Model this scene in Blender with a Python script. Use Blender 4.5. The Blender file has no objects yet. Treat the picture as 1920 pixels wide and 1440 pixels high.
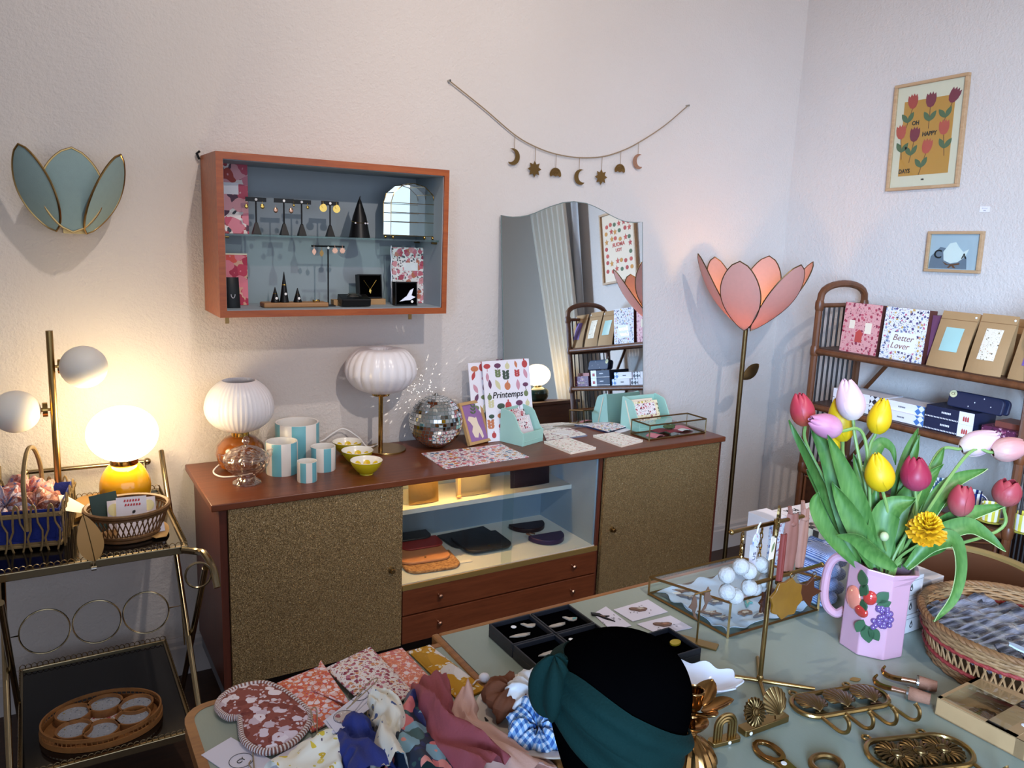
import bpy, math, random
from mathutils import Vector, Matrix, Euler
random.seed(7)
SC = bpy.context.scene
COL = SC.collection
PI = math.pi
# ------------------------------------------------------------------ camera
CAM_H = 1.6
YAW, PITCH, ROLL, FPX = 0.546437634, 0.186368053, 0.0390807519, 1491.21372
_f = Vector((math.sin(YAW)*math.cos(PITCH), math.cos(YAW)*math.cos(PITCH), -math.sin(PITCH)))
_r = Vector((math.cos(YAW), -math.sin(YAW), 0)); _u = _r.cross(_f)
CR = math.cos(ROLL)*_r + math.sin(ROLL)*_u
CU = -math.sin(ROLL)*_r + math.cos(ROLL)*_u
CF = _f
cd = bpy.data.cameras.new('camera'); cam = bpy.data.objects.new('camera', cd); COL.objects.link(cam)
cd.sensor_width = 36; cd.lens = 36*FPX/1920; cd.clip_start = 0.02
mw = Matrix((CR, CU, -CF)).transposed().to_4x4(); mw.translation = (0, 0, CAM_H)
cam.matrix_world = mw
SC.camera = cam
# ------------------------------------------------------------------ world, lights, exposure
SC.view_settings.view_transform = 'Standard'; SC.view_settings.look = 'None'
SC.view_settings.gamma = 1; SC.view_settings.exposure = -0.05
try: SC.view_settings.use_curve_mapping = False
except Exception: pass
w = bpy.data.worlds.new('world'); SC.world = w; w.use_nodes = True
w.node_tree.nodes['Background'].inputs[0].default_value = (.62, .72, .9, 1)
w.node_tree.nodes['Background'].inputs[1].default_value = 0.6
def light(name, kind, loc, target, energy, color, **k):
    l = bpy.data.lights.new(name, kind); o = bpy.data.objects.new(name, l); COL.objects.link(o)
    o.location = loc
    if target is not None: o.rotation_euler = (Vector(target)-Vector(loc)).to_track_quat('-Z', 'Y').to_euler()
    l.energy = energy; l.color = color
    for a, b in k.items(): setattr(l, a, b)
    return o
# the shop window behind the camera, an added fill, and two warm ceiling spots
light('window_and_fill_light', 'AREA', (.9, -1.93, 1.65), (.9, 3, 1.3), 52, (.73, .81, 1.0), shape='RECTANGLE', size=5.4, size_y=1.9)
light('window_and_fill_light', 'AREA', (-1.25, -1.9, 1.75), (3.32, 1.8, .75), 40, (.42, .65, 1.0), shape='RECTANGLE', size=1.1, size_y=1.5, spread=.8)  # narrow blue fill light, added to brighten the right wall
light('ceiling_spot', 'SPOT', (0.75, 1.35, 3.05), (0.9, 2.75, 1.2), 56, (1.0, .90, .83), spot_size=2.5, spot_blend=.9, shadow_soft_size=.022)
light('ceiling_spot', 'SPOT', (0.94, -.4, 3.05), (2.5, 2.5, 1.3), 165, (1.0, .89, .82), spot_size=1.3, spot_blend=.65, shadow_soft_size=.03)
# ------------------------------------------------------------------ helpers
def ray(px, py): return CF*FPX + CR*(px-960) - CU*(py-720)
def on_z(px, py, z): d = ray(px, py); return d*((z-CAM_H)/d.z) + Vector((0, 0, CAM_H))
def on_y(px, py, y): d = ray(px, py); return d*(y/d.y) + Vector((0, 0, CAM_H))
def on_x(px, py, x): d = ray(px, py); return d*(x/d.x) + Vector((0, 0, CAM_H))
def lin(c): return c/12.92 if c <= .04045 else ((c+.055)/1.055)**2.4
def hexc(h):
    if not isinstance(h, str): return tuple(h) if len(h) == 4 else (*h, 1)
    return (lin(int(h[0:2], 16)/255), lin(int(h[2:4], 16)/255), lin(int(h[4:6], 16)/255), 1)
MATS = {}
class NT:
    def __init__(s, name):
        m = bpy.data.materials.new(name); m.use_nodes = True; s.m = m; s.n = m.node_tree.nodes; s.l = m.node_tree.links
        s.b = s.n['Principled BSDF']; s.out = s.n['Material Output']; MATS[name] = m
    def add(s, t, **k):
        n = s.n.new(t)
        for a, b in k.items():
            if a.startswith('i_'): n.inputs[int(a[2:]) if a[2:].isdigit() else a[2:].replace('_', ' ')].default_value = b
            else: setattr(n, a, b)
        return n
    def link(s, a, b): s.l.new(a, b)
    def coord(s, scale=(1, 1, 1), rot=(0, 0, 0), kind='Object'):
        t = s.add('ShaderNodeTexCoord'); mp = s.add('ShaderNodeMapping')
        mp.inputs['Scale'].default_value = scale; mp.inputs['Rotation'].default_value = rot
        s.link(t.outputs[kind], mp.inputs[0]); return mp.outputs[0]
    def ramp(s, fac, stops, interp='LINEAR'):
        r = s.add('ShaderNodeValToRGB'); r.color_ramp.interpolation = interp; e = r.color_ramp.elements
        while len(e) < len(stops): e.new(.5)
        for i, (p_, c) in enumerate(stops): e[i].position = p_; e[i].color = hexc(c)
        s.link(fac, r.inputs[0]); return r.outputs[0]
    def mix(s, fac, a, b):
        m = s.add('ShaderNodeMix', data_type='RGBA')
        if hasattr(fac, 'is_output'): s.link(fac, m.inputs[0])
        else: m.inputs[0].default_value = fac
        for v, i in ((a, 6), (b, 7)):
            if hasattr(v, 'is_output'): s.link(v, m.inputs[i])
            else: m.inputs[i].default_value = hexc(v)
        return m.outputs[2]
    def math(s, op, a, b=0.0, clamp=False):
        m = s.add('ShaderNodeMath', operation=op, use_clamp=clamp)
        for v, i in ((a, 0), (b, 1)):
            if hasattr(v, 'is_output'): s.link(v, m.inputs[i])
            else: m.inputs[i].default_value = v
        return m.outputs[0]
    def noise(s, vec, scale, detail=3, rough=.5, dist=0):
        n = s.add('ShaderNodeTexNoise'); n.inputs['Scale'].default_value = scale; n.inputs['Detail'].default_value = detail
        n.inputs['Roughness'].default_value = rough; n.inputs['Distortion'].default_value = dist
        s.link(vec, n.inputs['Vector']); return n
    def voro(s, vec, scale, feature='F1', rnd=1.0):
        n = s.add('ShaderNodeTexVoronoi', feature=feature); n.inputs['Scale'].default_value = scale; n.inputs['Randomness'].default_value = rnd
        s.link(vec, n.inputs['Vector']); return n
    def bump(s, h, strength=.3, dist=.01):
        b = s.add('ShaderNodeBump'); b.inputs['Strength'].default_value = strength; b.inputs['Distance'].default_value = dist
        s.link(h, b.inputs['Height']); s.link(b.outputs[0], s.b.inputs['Normal'])
    def col(s, v):
        if hasattr(v, 'is_output'): s.link(v, s.b.inputs['Base Color'])
        else: s.b.inputs['Base Color'].default_value = hexc(v)
    def set(s, **k):
        for a, v in k.items(): s.b.inputs[a.replace('_', ' ')].default_value = v
        return s
def plain(name, c, rough=.5, metal=0.0, var=.12, scale=18, bump=0.0, bscale=80, **k):
    """a surface with a faint procedural mottle of its own"""
    t = NT(name); v = t.coord(); n = t.noise(v, scale)
    c = hexc(c); d = tuple(max(0, x*(1-var)) for x in c[:3]) + (1,)
    t.col(t.mix(n.outputs[0], c, d)); t.set(Roughness=rough, Metallic=metal)
    if bump: t.bump(t.noise(v, bscale, 4).outputs[0], bump, .004)
    t.set(**k); return t.m
def wood(name, c1, c2, rough=.4, scale=(1, 14, 14), rot=(0, 0, 0), bump=.08, **k):
    t = NT(name); v = t.coord(scale, rot); n = t.noise(v, 4, 6, .6, .6); n2 = t.noise(v, 30, 3)
    f = t.math('ADD', t.math('MULTIPLY', n.outputs[0], .75), t.math('MULTIPLY', n2.outputs[0], .25))
    t.col(t.ramp(f, [(.3, c1), (.7, c2)])); t.set(Roughness=rough); t.bump(f, bump, .002); t.set(**k); return t.m
def metal(name, c, rough=.25, var=.15):
    return plain(name, c, rough, 1.0, var, 30)
def thin_glass(name, tint=(.93, .97, .96), rough=.02, base=.06):
    t = NT(name); t.n.remove(t.b)
    tr = t.add('ShaderNodeBsdfTransparent'); tr.inputs[0].default_value = (*tint, 1)
    gl = t.add('ShaderNodeBsdfGlossy'); gl.inputs['Roughness'].default_value = rough
    fr = t.add('ShaderNodeLayerWeight'); fr.inputs[0].default_value = .5
    f = t.math('ADD', t.math('MULTIPLY', t.math('POWER', fr.outputs['Facing'], 4.0), .8), base*.5, True)
    mx = t.add('ShaderNodeMixShader'); t.link(f, mx.inputs[0]); t.link(tr.outputs[0], mx.inputs[1]); t.link(gl.outputs[0], mx.inputs[2])
    t.link(mx.outputs[0], t.out.inputs[0]); return t.m
def glow(name, c, strength):
    t = NT(name); t.set(Emission_Strength=strength); t.b.inputs['Emission Color'].default_value = hexc(c); t.col(c); return t.m
def cloth_translucent(name, c, amount=.5, rough=.7):
    t = NT(name); v = t.coord(); n = t.noise(v, 60); c = hexc(c); d = tuple(x*.9 for x in c[:3])+(1,)
    k = t.mix(n.outputs[0], c, d)
    t.col(k); t.set(Roughness=rough)
    tl = t.add('ShaderNodeBsdfTranslucent'); t.link(k, tl.inputs[0])
    mx = t.add('ShaderNodeMixShader'); mx.inputs[0].default_value = amount
    t.link(t.b.outputs[0], mx.inputs[1]); t.link(tl.outputs[0], mx.inputs[2]); t.link(mx.outputs[0], t.out.inputs[0]); return t.m
def floral(name, ground, cols, scale=40, cover=.5, rough=.6, leaf=None, fine=2.3, warp=.25, **k):
    """scattered blossoms and leaves: two layers of voronoi cells with coloured cores"""
    t = NT(name); v = t.coord(); nz = t.noise(v, scale*.8, 2)
    ad = t.add('ShaderNodeVectorMath', operation='MULTIPLY_ADD'); t.link(nz.outputs[1], ad.inputs[0])
    ad.inputs[1].default_value = (warp/scale*4,)*3; t.link(v, ad.inputs[2]); vv = ad.outputs[0]
    a = t.voro(vv, scale); b = t.voro(vv, scale*fine)
    n = len(cols); stops = [(i/n, c) for i, c in enumerate(cols)]
    sa = t.add('ShaderNodeSeparateColor'); t.link(a.outputs['Color'], sa.inputs[0])
    sb = t.add('ShaderNodeSeparateColor'); t.link(b.outputs['Color'], sb.inputs[0])
    ca = t.ramp(sa.outputs[0], stops, 'CONSTANT')
    lf = leaf or cols; cb = t.ramp(sb.outputs[0], [(i/len(lf), c) for i, c in enumerate(lf)], 'CONSTANT')
    g = t.mix(t.math('LESS_THAN', b.outputs['Distance'], .34*cover*2*.8), ground, cb)
    g = t.mix(t.math('LESS_THAN', a.outputs['Distance'], .42*cover*2*.8), g, ca)
    g = t.mix(t.math('LESS_THAN', a.outputs['Distance'], .1), g, cols[-1])
    t.col(g); t.set(Roughness=rough); t.set(**k); return t.m
def stripes(name, c1, c2, freq, axis=0, duty=.5, rough=.5, **k):
    t = NT(name); v = t.coord(); s = t.add('ShaderNodeSeparateXYZ'); t.link(v, s.inputs[0])
    f = t.math('LESS_THAN', t.math('FRACT', t.math('MULTIPLY', s.outputs[axis], freq)), duty)
    t.col(t.mix(f, c1, c2)); t.set(Roughness=rough); t.set(**k); return t.m
def angular(name, c1, c2, n, duty=.5, phase=0.0, rough=.35, **k):
    """vertical stripes around an upright round body"""
    t = NT(name); v = t.coord(); s = t.add('ShaderNodeSeparateXYZ'); t.link(v, s.inputs[0])
    a = t.math('ARCTAN2', s.outputs[1], s.outputs[0])
    f = t.math('LESS_THAN', t.math('FRACT', t.math('ADD', t.math('MULTIPLY', a, n/(2*PI)), 10+phase)), duty)
    t.col(t.mix(f, c1, c2)); t.set(Roughness=rough); t.set(**k); return t.m

class MB:
    """collects shapes into one mesh"""
    def __init__(s): s.v = []; s.f = []; s.mi = []; s.cur = 0
    def mat(s, i): s.cur = i; return s
    def put(s, vs, fs, M=None):
        o = len(s.v)
        for p in vs:
            p = Vector(p); s.v.append(M @ p if M else p)
        for f in fs: s.f.append(tuple(i+o for i in f)); s.mi.append(s.cur)
        return s
    def box(s, lo, hi, M=None):
        x0, y0, z0 = lo; x1, y1, z1 = hi
        return s.put([(x0, y0, z0), (x1, y0, z0), (x1, y1, z0), (x0, y1, z0), (x0, y0, z1), (x1, y0, z1), (x1, y1, z1), (x0, y1, z1)],
                     [(0, 3, 2, 1), (4, 5, 6, 7), (0, 1, 5, 4), (1, 2, 6, 5), (2, 3, 7, 6), (3, 0, 4, 7)], M)
    def cbox(s, c, size, M=None):
        return s.box([c[i]-size[i]/2 for i in range(3)], [c[i]+size[i]/2 for i in range(3)], M)
    def rbox(s, lo, hi, r, seg=3, M=None):
        """box with corners rounded in plan"""
        x0, y0, z0 = lo; x1, y1, z1 = hi; pts = []
        for cx, cy, a0 in ((x1-r, y1-r, 0), (x0+r, y1-r, PI/2), (x0+r, y0+r, PI), (x1-r, y0+r, 1.5*PI)):
            for i in range(seg+1):
                a = a0+PI/2*i/seg; pts.append((cx+r*math.cos(a), cy+r*math.sin(a)))
        return s.prism(pts, z0, z1, M)
    def prism(s, pts, z0, z1, M=None):
        n = len(pts); v = [(x, y, z0) for x, y in pts]+[(x, y, z1) for x, y in pts]
        f = [tuple(range(n-1, -1, -1)), tuple(range(n, 2*n))]+[(i, (i+1) % n, n+(i+1) % n, n+i) for i in range(n)]
        return s.put(v, f, M)
    def lathe(s, prof, seg=32, M=None, cap0=True, cap1=True, fn=None):
        """prof: (radius, z) from bottom up; fn(angle, r, z) -> r"""
        v = []; f = []; n = len(prof)
        for r, z in prof:
            for i in range(seg):
                a = 2*PI*i/seg; rr = fn(a, r, z) if fn else r
                v.append((rr*math.cos(a), rr*math.sin(a), z))
        for j in range(n-1):
            for i in range(seg):
                k = (i+1) % seg; f.append((j*seg+i, j*seg+k, (j+1)*seg+k, (j+1)*seg+i))
        if cap0: f.append(tuple(range(seg-1, -1, -1)))
        if cap1: f.append(tuple((n-1)*seg+i for i in range(seg)))
        return s.put(v, f, M)
    def ball(s, c, r, seg=20, rings=12, M=None):
        rx, ry, rz = r if hasattr(r, '__len__') else (r, r, r)
        T = Matrix.Translation(c) @ Matrix.Diagonal((rx, ry, rz, 1))
        if M: T = M @ T
        return s.lathe([(max(.02, math.sin(PI*i/rings)), -math.cos(PI*i/rings)) for i in range(rings+1)], seg, T)
    def cyl(s, a, b, r0, r1=None, seg=14, M=None):
        r1 = r0 if r1 is None else r1
        a = Vector(a); b = Vector(b); T = Matrix.Translation(a) @ (b-a).to_track_quat('Z', 'Y').to_matrix().to_4x4()
        if M: T = M @ T
        return s.lathe([(r0, 0), (r1, (b-a).length)], seg, T)
    def tube(s, path, r, seg=8, closed=False, M=None):
        """round tube along points; r a number or one per point"""
        P = [Vector(p) for p in path]; n = len(P)
        rs = r if hasattr(r, '__len__') else [r]*n
        v = []; f = []; up = None
        for i in range(n):
            if closed: t = P[(i+1) % n]-P[i-1]
            else: t = P[min(i+1, n-1)]-P[max(i-1, 0)]
            t = t.normalized() if t.length > 1e-9 else Vector((0, 0, 1))
            if up is None:
                up = Vector((0, 0, 1)) if abs(t.z) < .9 else Vector((1, 0, 0))
            up = (up-t*up.dot(t)); up = up.normalized() if up.length > 1e-6 else t.orthogonal().normalized()
            w_ = t.cross(up)
            for k in range(seg):
                a = 2*PI*k/seg; v.append(P[i]+(up*math.cos(a)+w_*math.sin(a))*rs[i])
        m = n if closed else n-1
        for i in range(m):
            j = (i+1) % n
            for k in range(seg):
                q = (k+1) % seg; f.append((i*seg+k, i*seg+q, j*seg+q, j*seg+k))
        if not closed: f.append(tuple(range(seg-1, -1, -1))); f.append(tuple((n-1)*seg+k for k in range(seg)))
        return s.put(v, f, M)
    def grid(s, nu, nv, fn, M=None, thick=0.0):
        """surface fn(u, v) in 0..1; thick > 0 gives it a back"""
        P = [[Vector(fn(i/nu, j/nv)) for j in range(nv+1)] for i in range(nu+1)]
        v = [p for row in P for p in row]; k = nv+1
        f = [(i*k+j, (i+1)*k+j, (i+1)*k+j+1, i*k+j+1) for i in range(nu) for j in range(nv)]
        if thick:
            N = []
            for i in range(nu+1):
                for j in range(nv+1):
                    a = P[min(i+1, nu)][j]-P[max(i-1, 0)][j]; b = P[i][min(j+1, nv)]-P[i][max(j-1, 0)]
                    c = a.cross(b); N.append(c.normalized() if c.length > 1e-12 else Vector((0, 0, 1)))
            o = len(v); v += [v[i]-N[i]*thick for i in range(o)]
            f += [tuple(o+i for i in reversed(q)) for q in list(f)]
            for i in range(nu):
                f.append((i*k, o+i*k, o+(i+1)*k, (i+1)*k)); f.append(((i+1)*k+nv, o+(i+1)*k+nv, o+i*k+nv, i*k+nv))
            for j in range(nv):
                f.append((j+1, o+j+1, o+j, j)); f.append((nu*k+j, o+nu*k+j, o+nu*k+j+1, nu*k+j+1))
        return s.put(v, f, M)
    def outline(s, pts, t, M=None):
        """flat closed outline in x-z standing on y, thickness t centred on y = 0"""
        R_ = Matrix.Rotation(PI/2, 4, 'X')
        return s.prism(pts, -t/2, t/2, (M @ R_) if M else R_)
    def build(s, name, mat, parent=None, smooth=35, bevel=0.0, sub=0, loc=None, rot=None):
        me = bpy.data.meshes.new(name); me.from_pydata([tuple(p) for p in s.v], [], s.f)
        mats = mat if isinstance(mat, (list, tuple)) else [mat]
        for m in mats: me.materials.append(MATS[m] if isinstance(m, str) else m)
        if len(mats) > 1:
            for p_, i in zip(me.polygons, s.mi): p_.material_index = min(i, len(mats)-1)
        me.update()
        if smooth:
            me.polygons.foreach_set('use_smooth', [True]*len(me.polygons))
            try: me.set_sharp_from_angle(angle=math.radians(smooth))
            except Exception: pass
        o = bpy.data.objects.new(name, me); COL.objects.link(o)
        if parent: o.parent = parent
        if loc is not None: o.location = loc
        if rot is not None: o.rotation_euler = rot if hasattr(rot, '__len__') else (0, 0, rot)
        if bevel:
            b = o.modifiers.new('bevel', 'BEVEL'); b.width = bevel; b.segments = 2; b.limit_method = 'ANGLE'; b.angle_limit = math.radians(40)
        if sub:
            b = o.modifiers.new('smooth', 'SUBSURF'); b.levels = sub; b.render_levels = sub
        return o
def tag(o, label, cat, group=None, kind=None):
    if label: o['label'] = label
    if cat: o['category'] = cat
    if group: o['group'] = group
    if kind: o['kind'] = kind
    return o
def thing(name, label, cat, loc=(0, 0, 0), rot=0.0, group=None):
    o = bpy.data.objects.new(name, None); COL.objects.link(o); o.empty_display_size = .05
    o.location = loc; o.rotation_euler = rot if hasattr(rot, '__len__') else (0, 0, rot)
    return tag(o, label, cat, group)
def struct(o): o['kind'] = 'structure'; return o
def dup(root, loc=None, rot=None, label=None, group=None, scale=None):
    r = root.copy(); COL.objects.link(r)
    if loc is not None: r.location = loc
    if rot is not None: r.rotation_euler = rot if hasattr(rot, '__len__') else (0, 0, rot)
    if scale is not None: r.scale = (scale,)*3 if not hasattr(scale, '__len__') else scale
    if label: r['label'] = label
    if group: r['group'] = group
    for ch in list(root.children):
        c = ch.copy(); COL.objects.link(c); c.parent = r
        for g in list(ch.children):
            d = g.copy(); COL.objects.link(d); d.parent = c
    return r
def lettering(text, size, mat, parent, loc, rot=(0, 0, 0), depth=.0004, name='lettering', align='CENTER', squash=1.0, shear=0.0, bold=0.0, spacing=1.0):
    cu = bpy.data.curves.new(name, 'FONT'); cu.body = text; cu.size = size; cu.align_x = align; cu.align_y = 'CENTER'
    cu.extrude = depth; cu.shear = shear; cu.offset = bold; cu.resolution_u = 3; cu.space_character = spacing
    tmp = bpy.data.objects.new(name, cu); COL.objects.link(tmp)
    dg = bpy.context.evaluated_depsgraph_get(); dg.update()
    me = bpy.data.meshes.new_from_object(tmp.evaluated_get(dg)); bpy.data.objects.remove(tmp); bpy.data.curves.remove(cu)
    if squash != 1.0:
        for v_ in me.vertices: v_.co.x *= squash
    me.materials.clear(); me.materials.append(MATS[mat]); me.name = name
    o = bpy.data.objects.new(name, me); COL.objects.link(o); o.parent = parent; o.location = loc; o.rotation_euler = rot
    return o
def arc(cx, cy, r, a0, a1, n, ry=None):
    ry = r if ry is None else ry
    return [(cx+r*math.cos(a0+(a1-a0)*i/n), cy+ry*math.sin(a0+(a1-a0)*i/n)) for i in range(n+1)]
def ellipse(rx, ry, n=32): return [(rx*math.cos(2*PI*i/n), ry*math.sin(2*PI*i/n)) for i in range(n)]
def smooth_path(P, n=6):
    """Catmull-Rom through points"""
    P = [Vector(p) for p in P]; Q = [P[0]*2-P[1]]+P+[P[-1]*2-P[-2]]; out = []
    for i in range(1, len(Q)-2):
        a, b, c, d = Q[i-1], Q[i], Q[i+1], Q[i+2]
        for k in range(n):
            t = k/n; out.append(.5*((2*b)+(c-a)*t+(2*a-5*b+4*c-d)*t*t+(3*b-a-3*c+d)*t**3))
    return out+[P[-1]]
# ------------------------------------------------------------------ materials used in many places
metal('brass', 'a88a58', .28); metal('polished_brass', 'c09a58', .16); metal('dark_brass', '7c6440', .35); metal('old_brass', '98784a', .32)
metal('steel', 'b8b6b0', .2); metal('rose_gold', 'c99a80', .25)
plain('white_card', 'eeeaf0', .6, var=.04); plain('white_paint', 'e8e6e4', .45, var=.03); plain('white_ceramic', 'f0ece6', .18, var=.03)
plain('black_velvet', '040405', 1.0, var=.3, Specular_IOR_Level=0.0); plain('black_plastic', '0c0c0e', .4, var=.1, Specular_IOR_Level=.3); plain('black_ink', '17171a', .6, var=.05)
plain('grey_ink', '6a6870', .6, var=.05); plain('price_dot', 'f2f0ee', .5, var=.02); plain('kraft', 'b08a5e', .75, var=.15, bump=.1); plain('kraft_dark', '8e6740', .75, var=.15)
thin_glass('clear_glass'); thin_glass('shelf_glass', (.80, .92, .89), .02, .08)
plain('red_ink', 'c43a40', .6); plain('navy', '1b2140', .55, var=.1); plain('mint', 'a5cfc0', .5, var=.06)
# ------------------------------------------------------------------ the room
WY, WX = 2.835, 3.326          # back wall, right wall
CEIL = 3.1
t = NT('plaster_wall'); v = t.coord(); n1 = t.noise(v, 55, 5, .65); n2 = t.noise(v, 3, 2); n3 = t.noise(v, 140, 2)
t.col(t.mix(n2.outputs[0], 'd9d1cb', 'd2c9c3')); t.set(Roughness=.85)
t.bump(t.math('ADD', n1.outputs[0], t.math('MULTIPLY', n3.outputs[0], .4)), .4, .012)
plain('grey_wall', 'b4aa9e', .85, var=.06, scale=3, bump=.2)
wood('floor_wood', '2a1a12', '4a3020', .45, (3, 20, 20))
plain('ceiling_paint', 'd8d4d0', .9, var=.04)
plain('skirting_paint', 'c9c2c0', .5, var=.05)
def slab(name, lo, hi, mat): return struct(MB().box(lo, hi).build(name, mat, smooth=0))
slab('floor', (-2.2, -2.2, -.1), (5.2, WY, 0), 'floor_wood')
slab('ceiling', (-2.2, -2.2, CEIL), (5.2, WY, CEIL+.1), 'ceiling_paint')
slab('wall_back', (-2.2, WY, 0), (5.2, WY+.12, CEIL), 'plaster_wall')
slab('wall_right', (WX, 1.0, 0), (WX+.12, WY, CEIL), 'plaster_wall')
slab('wall_right', (WX+.14, -2.2, 0), (WX+.26, 1.05, CEIL), 'grey_wall')
slab('wall_left', (-2.2, -2.2, 0), (-2.08, WY, CEIL), 'plaster_wall')
m = MB()
for lo, hi in (((-2.2, -2.12, 0), (5.2, -2.0, .62)), ((-2.2, -2.12, 2.7), (5.2, -2.0, CEIL)), ((-2.2, -2.12, .62), (-1.85, -2.0, 2.7)), ((3.65, -2.12, .62), (5.2, -2.0, 2.7))): m.box(lo, hi)
struct(m.build('wall_front', 'plaster_wall', smooth=0))
wf = MB()
for x in (-1.85, -.02, 1.79, 3.61): wf.box((x, -2.11, .62), (x+.04, -2.04, 2.7))
for z in (.62, 2.2, 2.66): wf.box((-1.85, -2.11, z), (3.65, -2.04, z+.04))
wo = struct(wf.build('window_1', 'white_paint', smooth=0))
MB().box((-1.81, -2.085, .66), (3.61, -2.08, 2.66)).build('pane', 'clear_glass', wo, smooth=0)
def skirting(name, a, b, axis):
    m = MB(); prof = [(0, 0), (.018, 0), (.018, .105), (.012, .112), (.012, .128), (.006, .14), (0, .14)]
    for i in range(len(prof)-1):
        pass
    if axis == 'x': V = [(a, WY-d, z) for d, z in prof]+[(b, WY-d, z) for d, z in prof]
    else: V = [(WX-d, a, z) for d, z in prof]+[(WX-d, b, z) for d, z in prof]
    k = len(prof); F = [(i, i+1, k+i+1, k+i) for i in range(k-1)]+[tuple(range(k)), tuple(range(2*k-1, k-1, -1))]
    return struct(m.put(V, F).build(name, 'skirting_paint', smooth=0))
skirting('baseboard_back', -2.08, WX, 'x'); skirting('baseboard_right', 1.0, WY-.02, 'y')
# curtain that the mirror shows, hung beside the near end of the right wall and swept aside
plain('curtain_cloth', 'e6e2d8', .9, var=.06, bump=.1, bscale=300)
cloth_translucent('voile', 'e4e6ea', .3)
def cur(u, v):
    z = .03+2.7*u; sw = .42*(1-u)**1.0
    return (WX-.1+.022*math.sin(v*PI*14), .50+sw+v*.5*(.6+.4*u)-.03, z)
tag(MB().grid(18, 84, cur, thick=.004).build('curtain', 'curtain_cloth'), 'long off-white curtain hanging in folds, seen in the mirror', 'curtain')
def voi(u, v): return (WX-.06+.012*math.sin(v*PI*9), .74+.36*v, .02+2.75*u)
tag(MB().grid(10, 50, voi, thick=.002).build('voile_curtain', 'voile'), 'plain white voile panel beside the swept curtain, in the mirror', 'curtain')
# ------------------------------------------------------------------ sideboard
wood('teak', '5c2c16', '7c4226', .34, (1.2, 16, 16)); wood('teak_dark', '4a2216', '6a3322', .4, (16, 16, 1.2))
plain('niche_paint', '93a3b4', .6, var=.05); plain('niche_white', 'd2d4d4', .5, var=.04)
t = NT('gold_glitter'); v = t.coord(); a = t.voro(v, 620); n = t.noise(v, 7, 3)
sx = t.add('ShaderNodeSeparateColor'); t.link(a.outputs['Color'], sx.inputs[0])
c0 = t.ramp(sx.outputs[0], [(0, '7e6642'), (.4, '957a54'), (.75, 'a88c5c'), (.95, 'e8c890')])
k_ = t.voro(v, 130); sk = t.add('ShaderNodeSeparateColor'); t.link(k_.outputs['Color'], sk.inputs[0])
fk = t.math('MULTIPLY', t.math('LESS_THAN', k_.outputs['Distance'], .13), t.math('GREATER_THAN', sk.outputs[0], .80))
t.col(t.mix(fk, t.mix(t.math('MULTIPLY', n.outputs[0], .35), c0, '806a48'), 'fff0c8')); t.set(Metallic=.5, Roughness=.36)
nm = t.add('ShaderNodeNormalMap') if False else None
vm = t.add('ShaderNodeVectorMath', operation='SUBTRACT'); t.link(a.outputs['Color'], vm.inputs[0]); vm.inputs[1].default_value = (.5, .5, .5)
vs = t.add('ShaderNodeVectorMath', operation='SCALE'); t.link(vm.outputs[0], vs.inputs[0]); vs.inputs['Scale'].default_value = .8
ge = t.add('ShaderNodeNewGeometry'); va = t.add('ShaderNodeVectorMath', operation='ADD'); t.link(ge.outputs['Normal'], va.inputs[0]); t.link(vs.outputs[0], va.inputs[1])
vn = t.add('ShaderNodeVectorMath', operation='NORMALIZE'); t.link(va.outputs[0], vn.inputs[0]); t.link(vn.outputs[0], t.b.inputs['Normal'])
SBT = .778                    # sideboard top
sb = thing('sideboard', 'long teak sideboard with gold glitter doors, open lit niche and two drawers', 'sideboard', (0, 0, 0))
MB().box((.415, 2.362, SBT-.022), (2.525, 2.826, SBT)).build('top', 'teak', sb, bevel=.003)
m = MB(); m.box((.44, 2.385, .16), (.462, 2.815, SBT-.022)); m.box((2.503, 2.385, .16), (2.525, 2.815, SBT-.022))
m.box((.462, 2.79, .165), (2.503, 2.815, SBT-.024)); m.box((.462, 2.4, .162), (2.503, 2.79, .182))
m.box((1.018, 2.39, .182), (1.034, 2.79, SBT-.024)); m.box((1.872, 2.39, .182), (1.886, 2.79, SBT-.024))
m.build('body', 'teak_dark', sb, smooth=0)
MB().box((1.034, 2.395, .375), (1.872, 2.79, .387)).build('niche_floor', 'niche_white', sb, smooth=0)
m = MB(); m.box((1.034, 2.782, .387), (1.872, 2.79, SBT-.024)); m.box((1.034, 2.4, .387), (1.04, 2.782, SBT-.024))
m.box((1.864, 2.4, .387), (1.872, 2.782, SBT-.024))
m.build('niche_lining', 'niche_paint', sb, smooth=0)
MB().box((1.04, 2.56, .575), (1.864, 2.782, .593)).build('niche_shelf', 'niche_white', sb, smooth=0)
d = MB().box((.464, 2.372, .17), (1.03, 2.39, SBT-.024)).build('door', 'gold_glitter', sb, smooth=0)
k = on_y(739, 1068, 2.37)
MB().lathe([(.011, 0), (.011, .003), (.004, .005), (.004, .012), (.009, .016), (.007, .02)], 16, Matrix.Translation((k.x-.01, 2.372, k.z)) @ Matrix.Rotation(PI/2, 4, 'X')).build('knob', 'brass', d)
d = MB().box((1.89, 2.372, .17), (2.5, 2.39, SBT-.024)).build('door', 'gold_glitter', sb, smooth=0)
k = on_y(1148, 993, 2.37)
MB().lathe([(.012, 0), (.012, .003), (.004, .005), (.004, .012), (.009, .016), (.007, .02)], 16, Matrix.Translation((k.x, 2.372, k.z)) @ Matrix.Rotation(PI/2, 4, 'X')).build('knob', 'brass', d)
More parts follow.
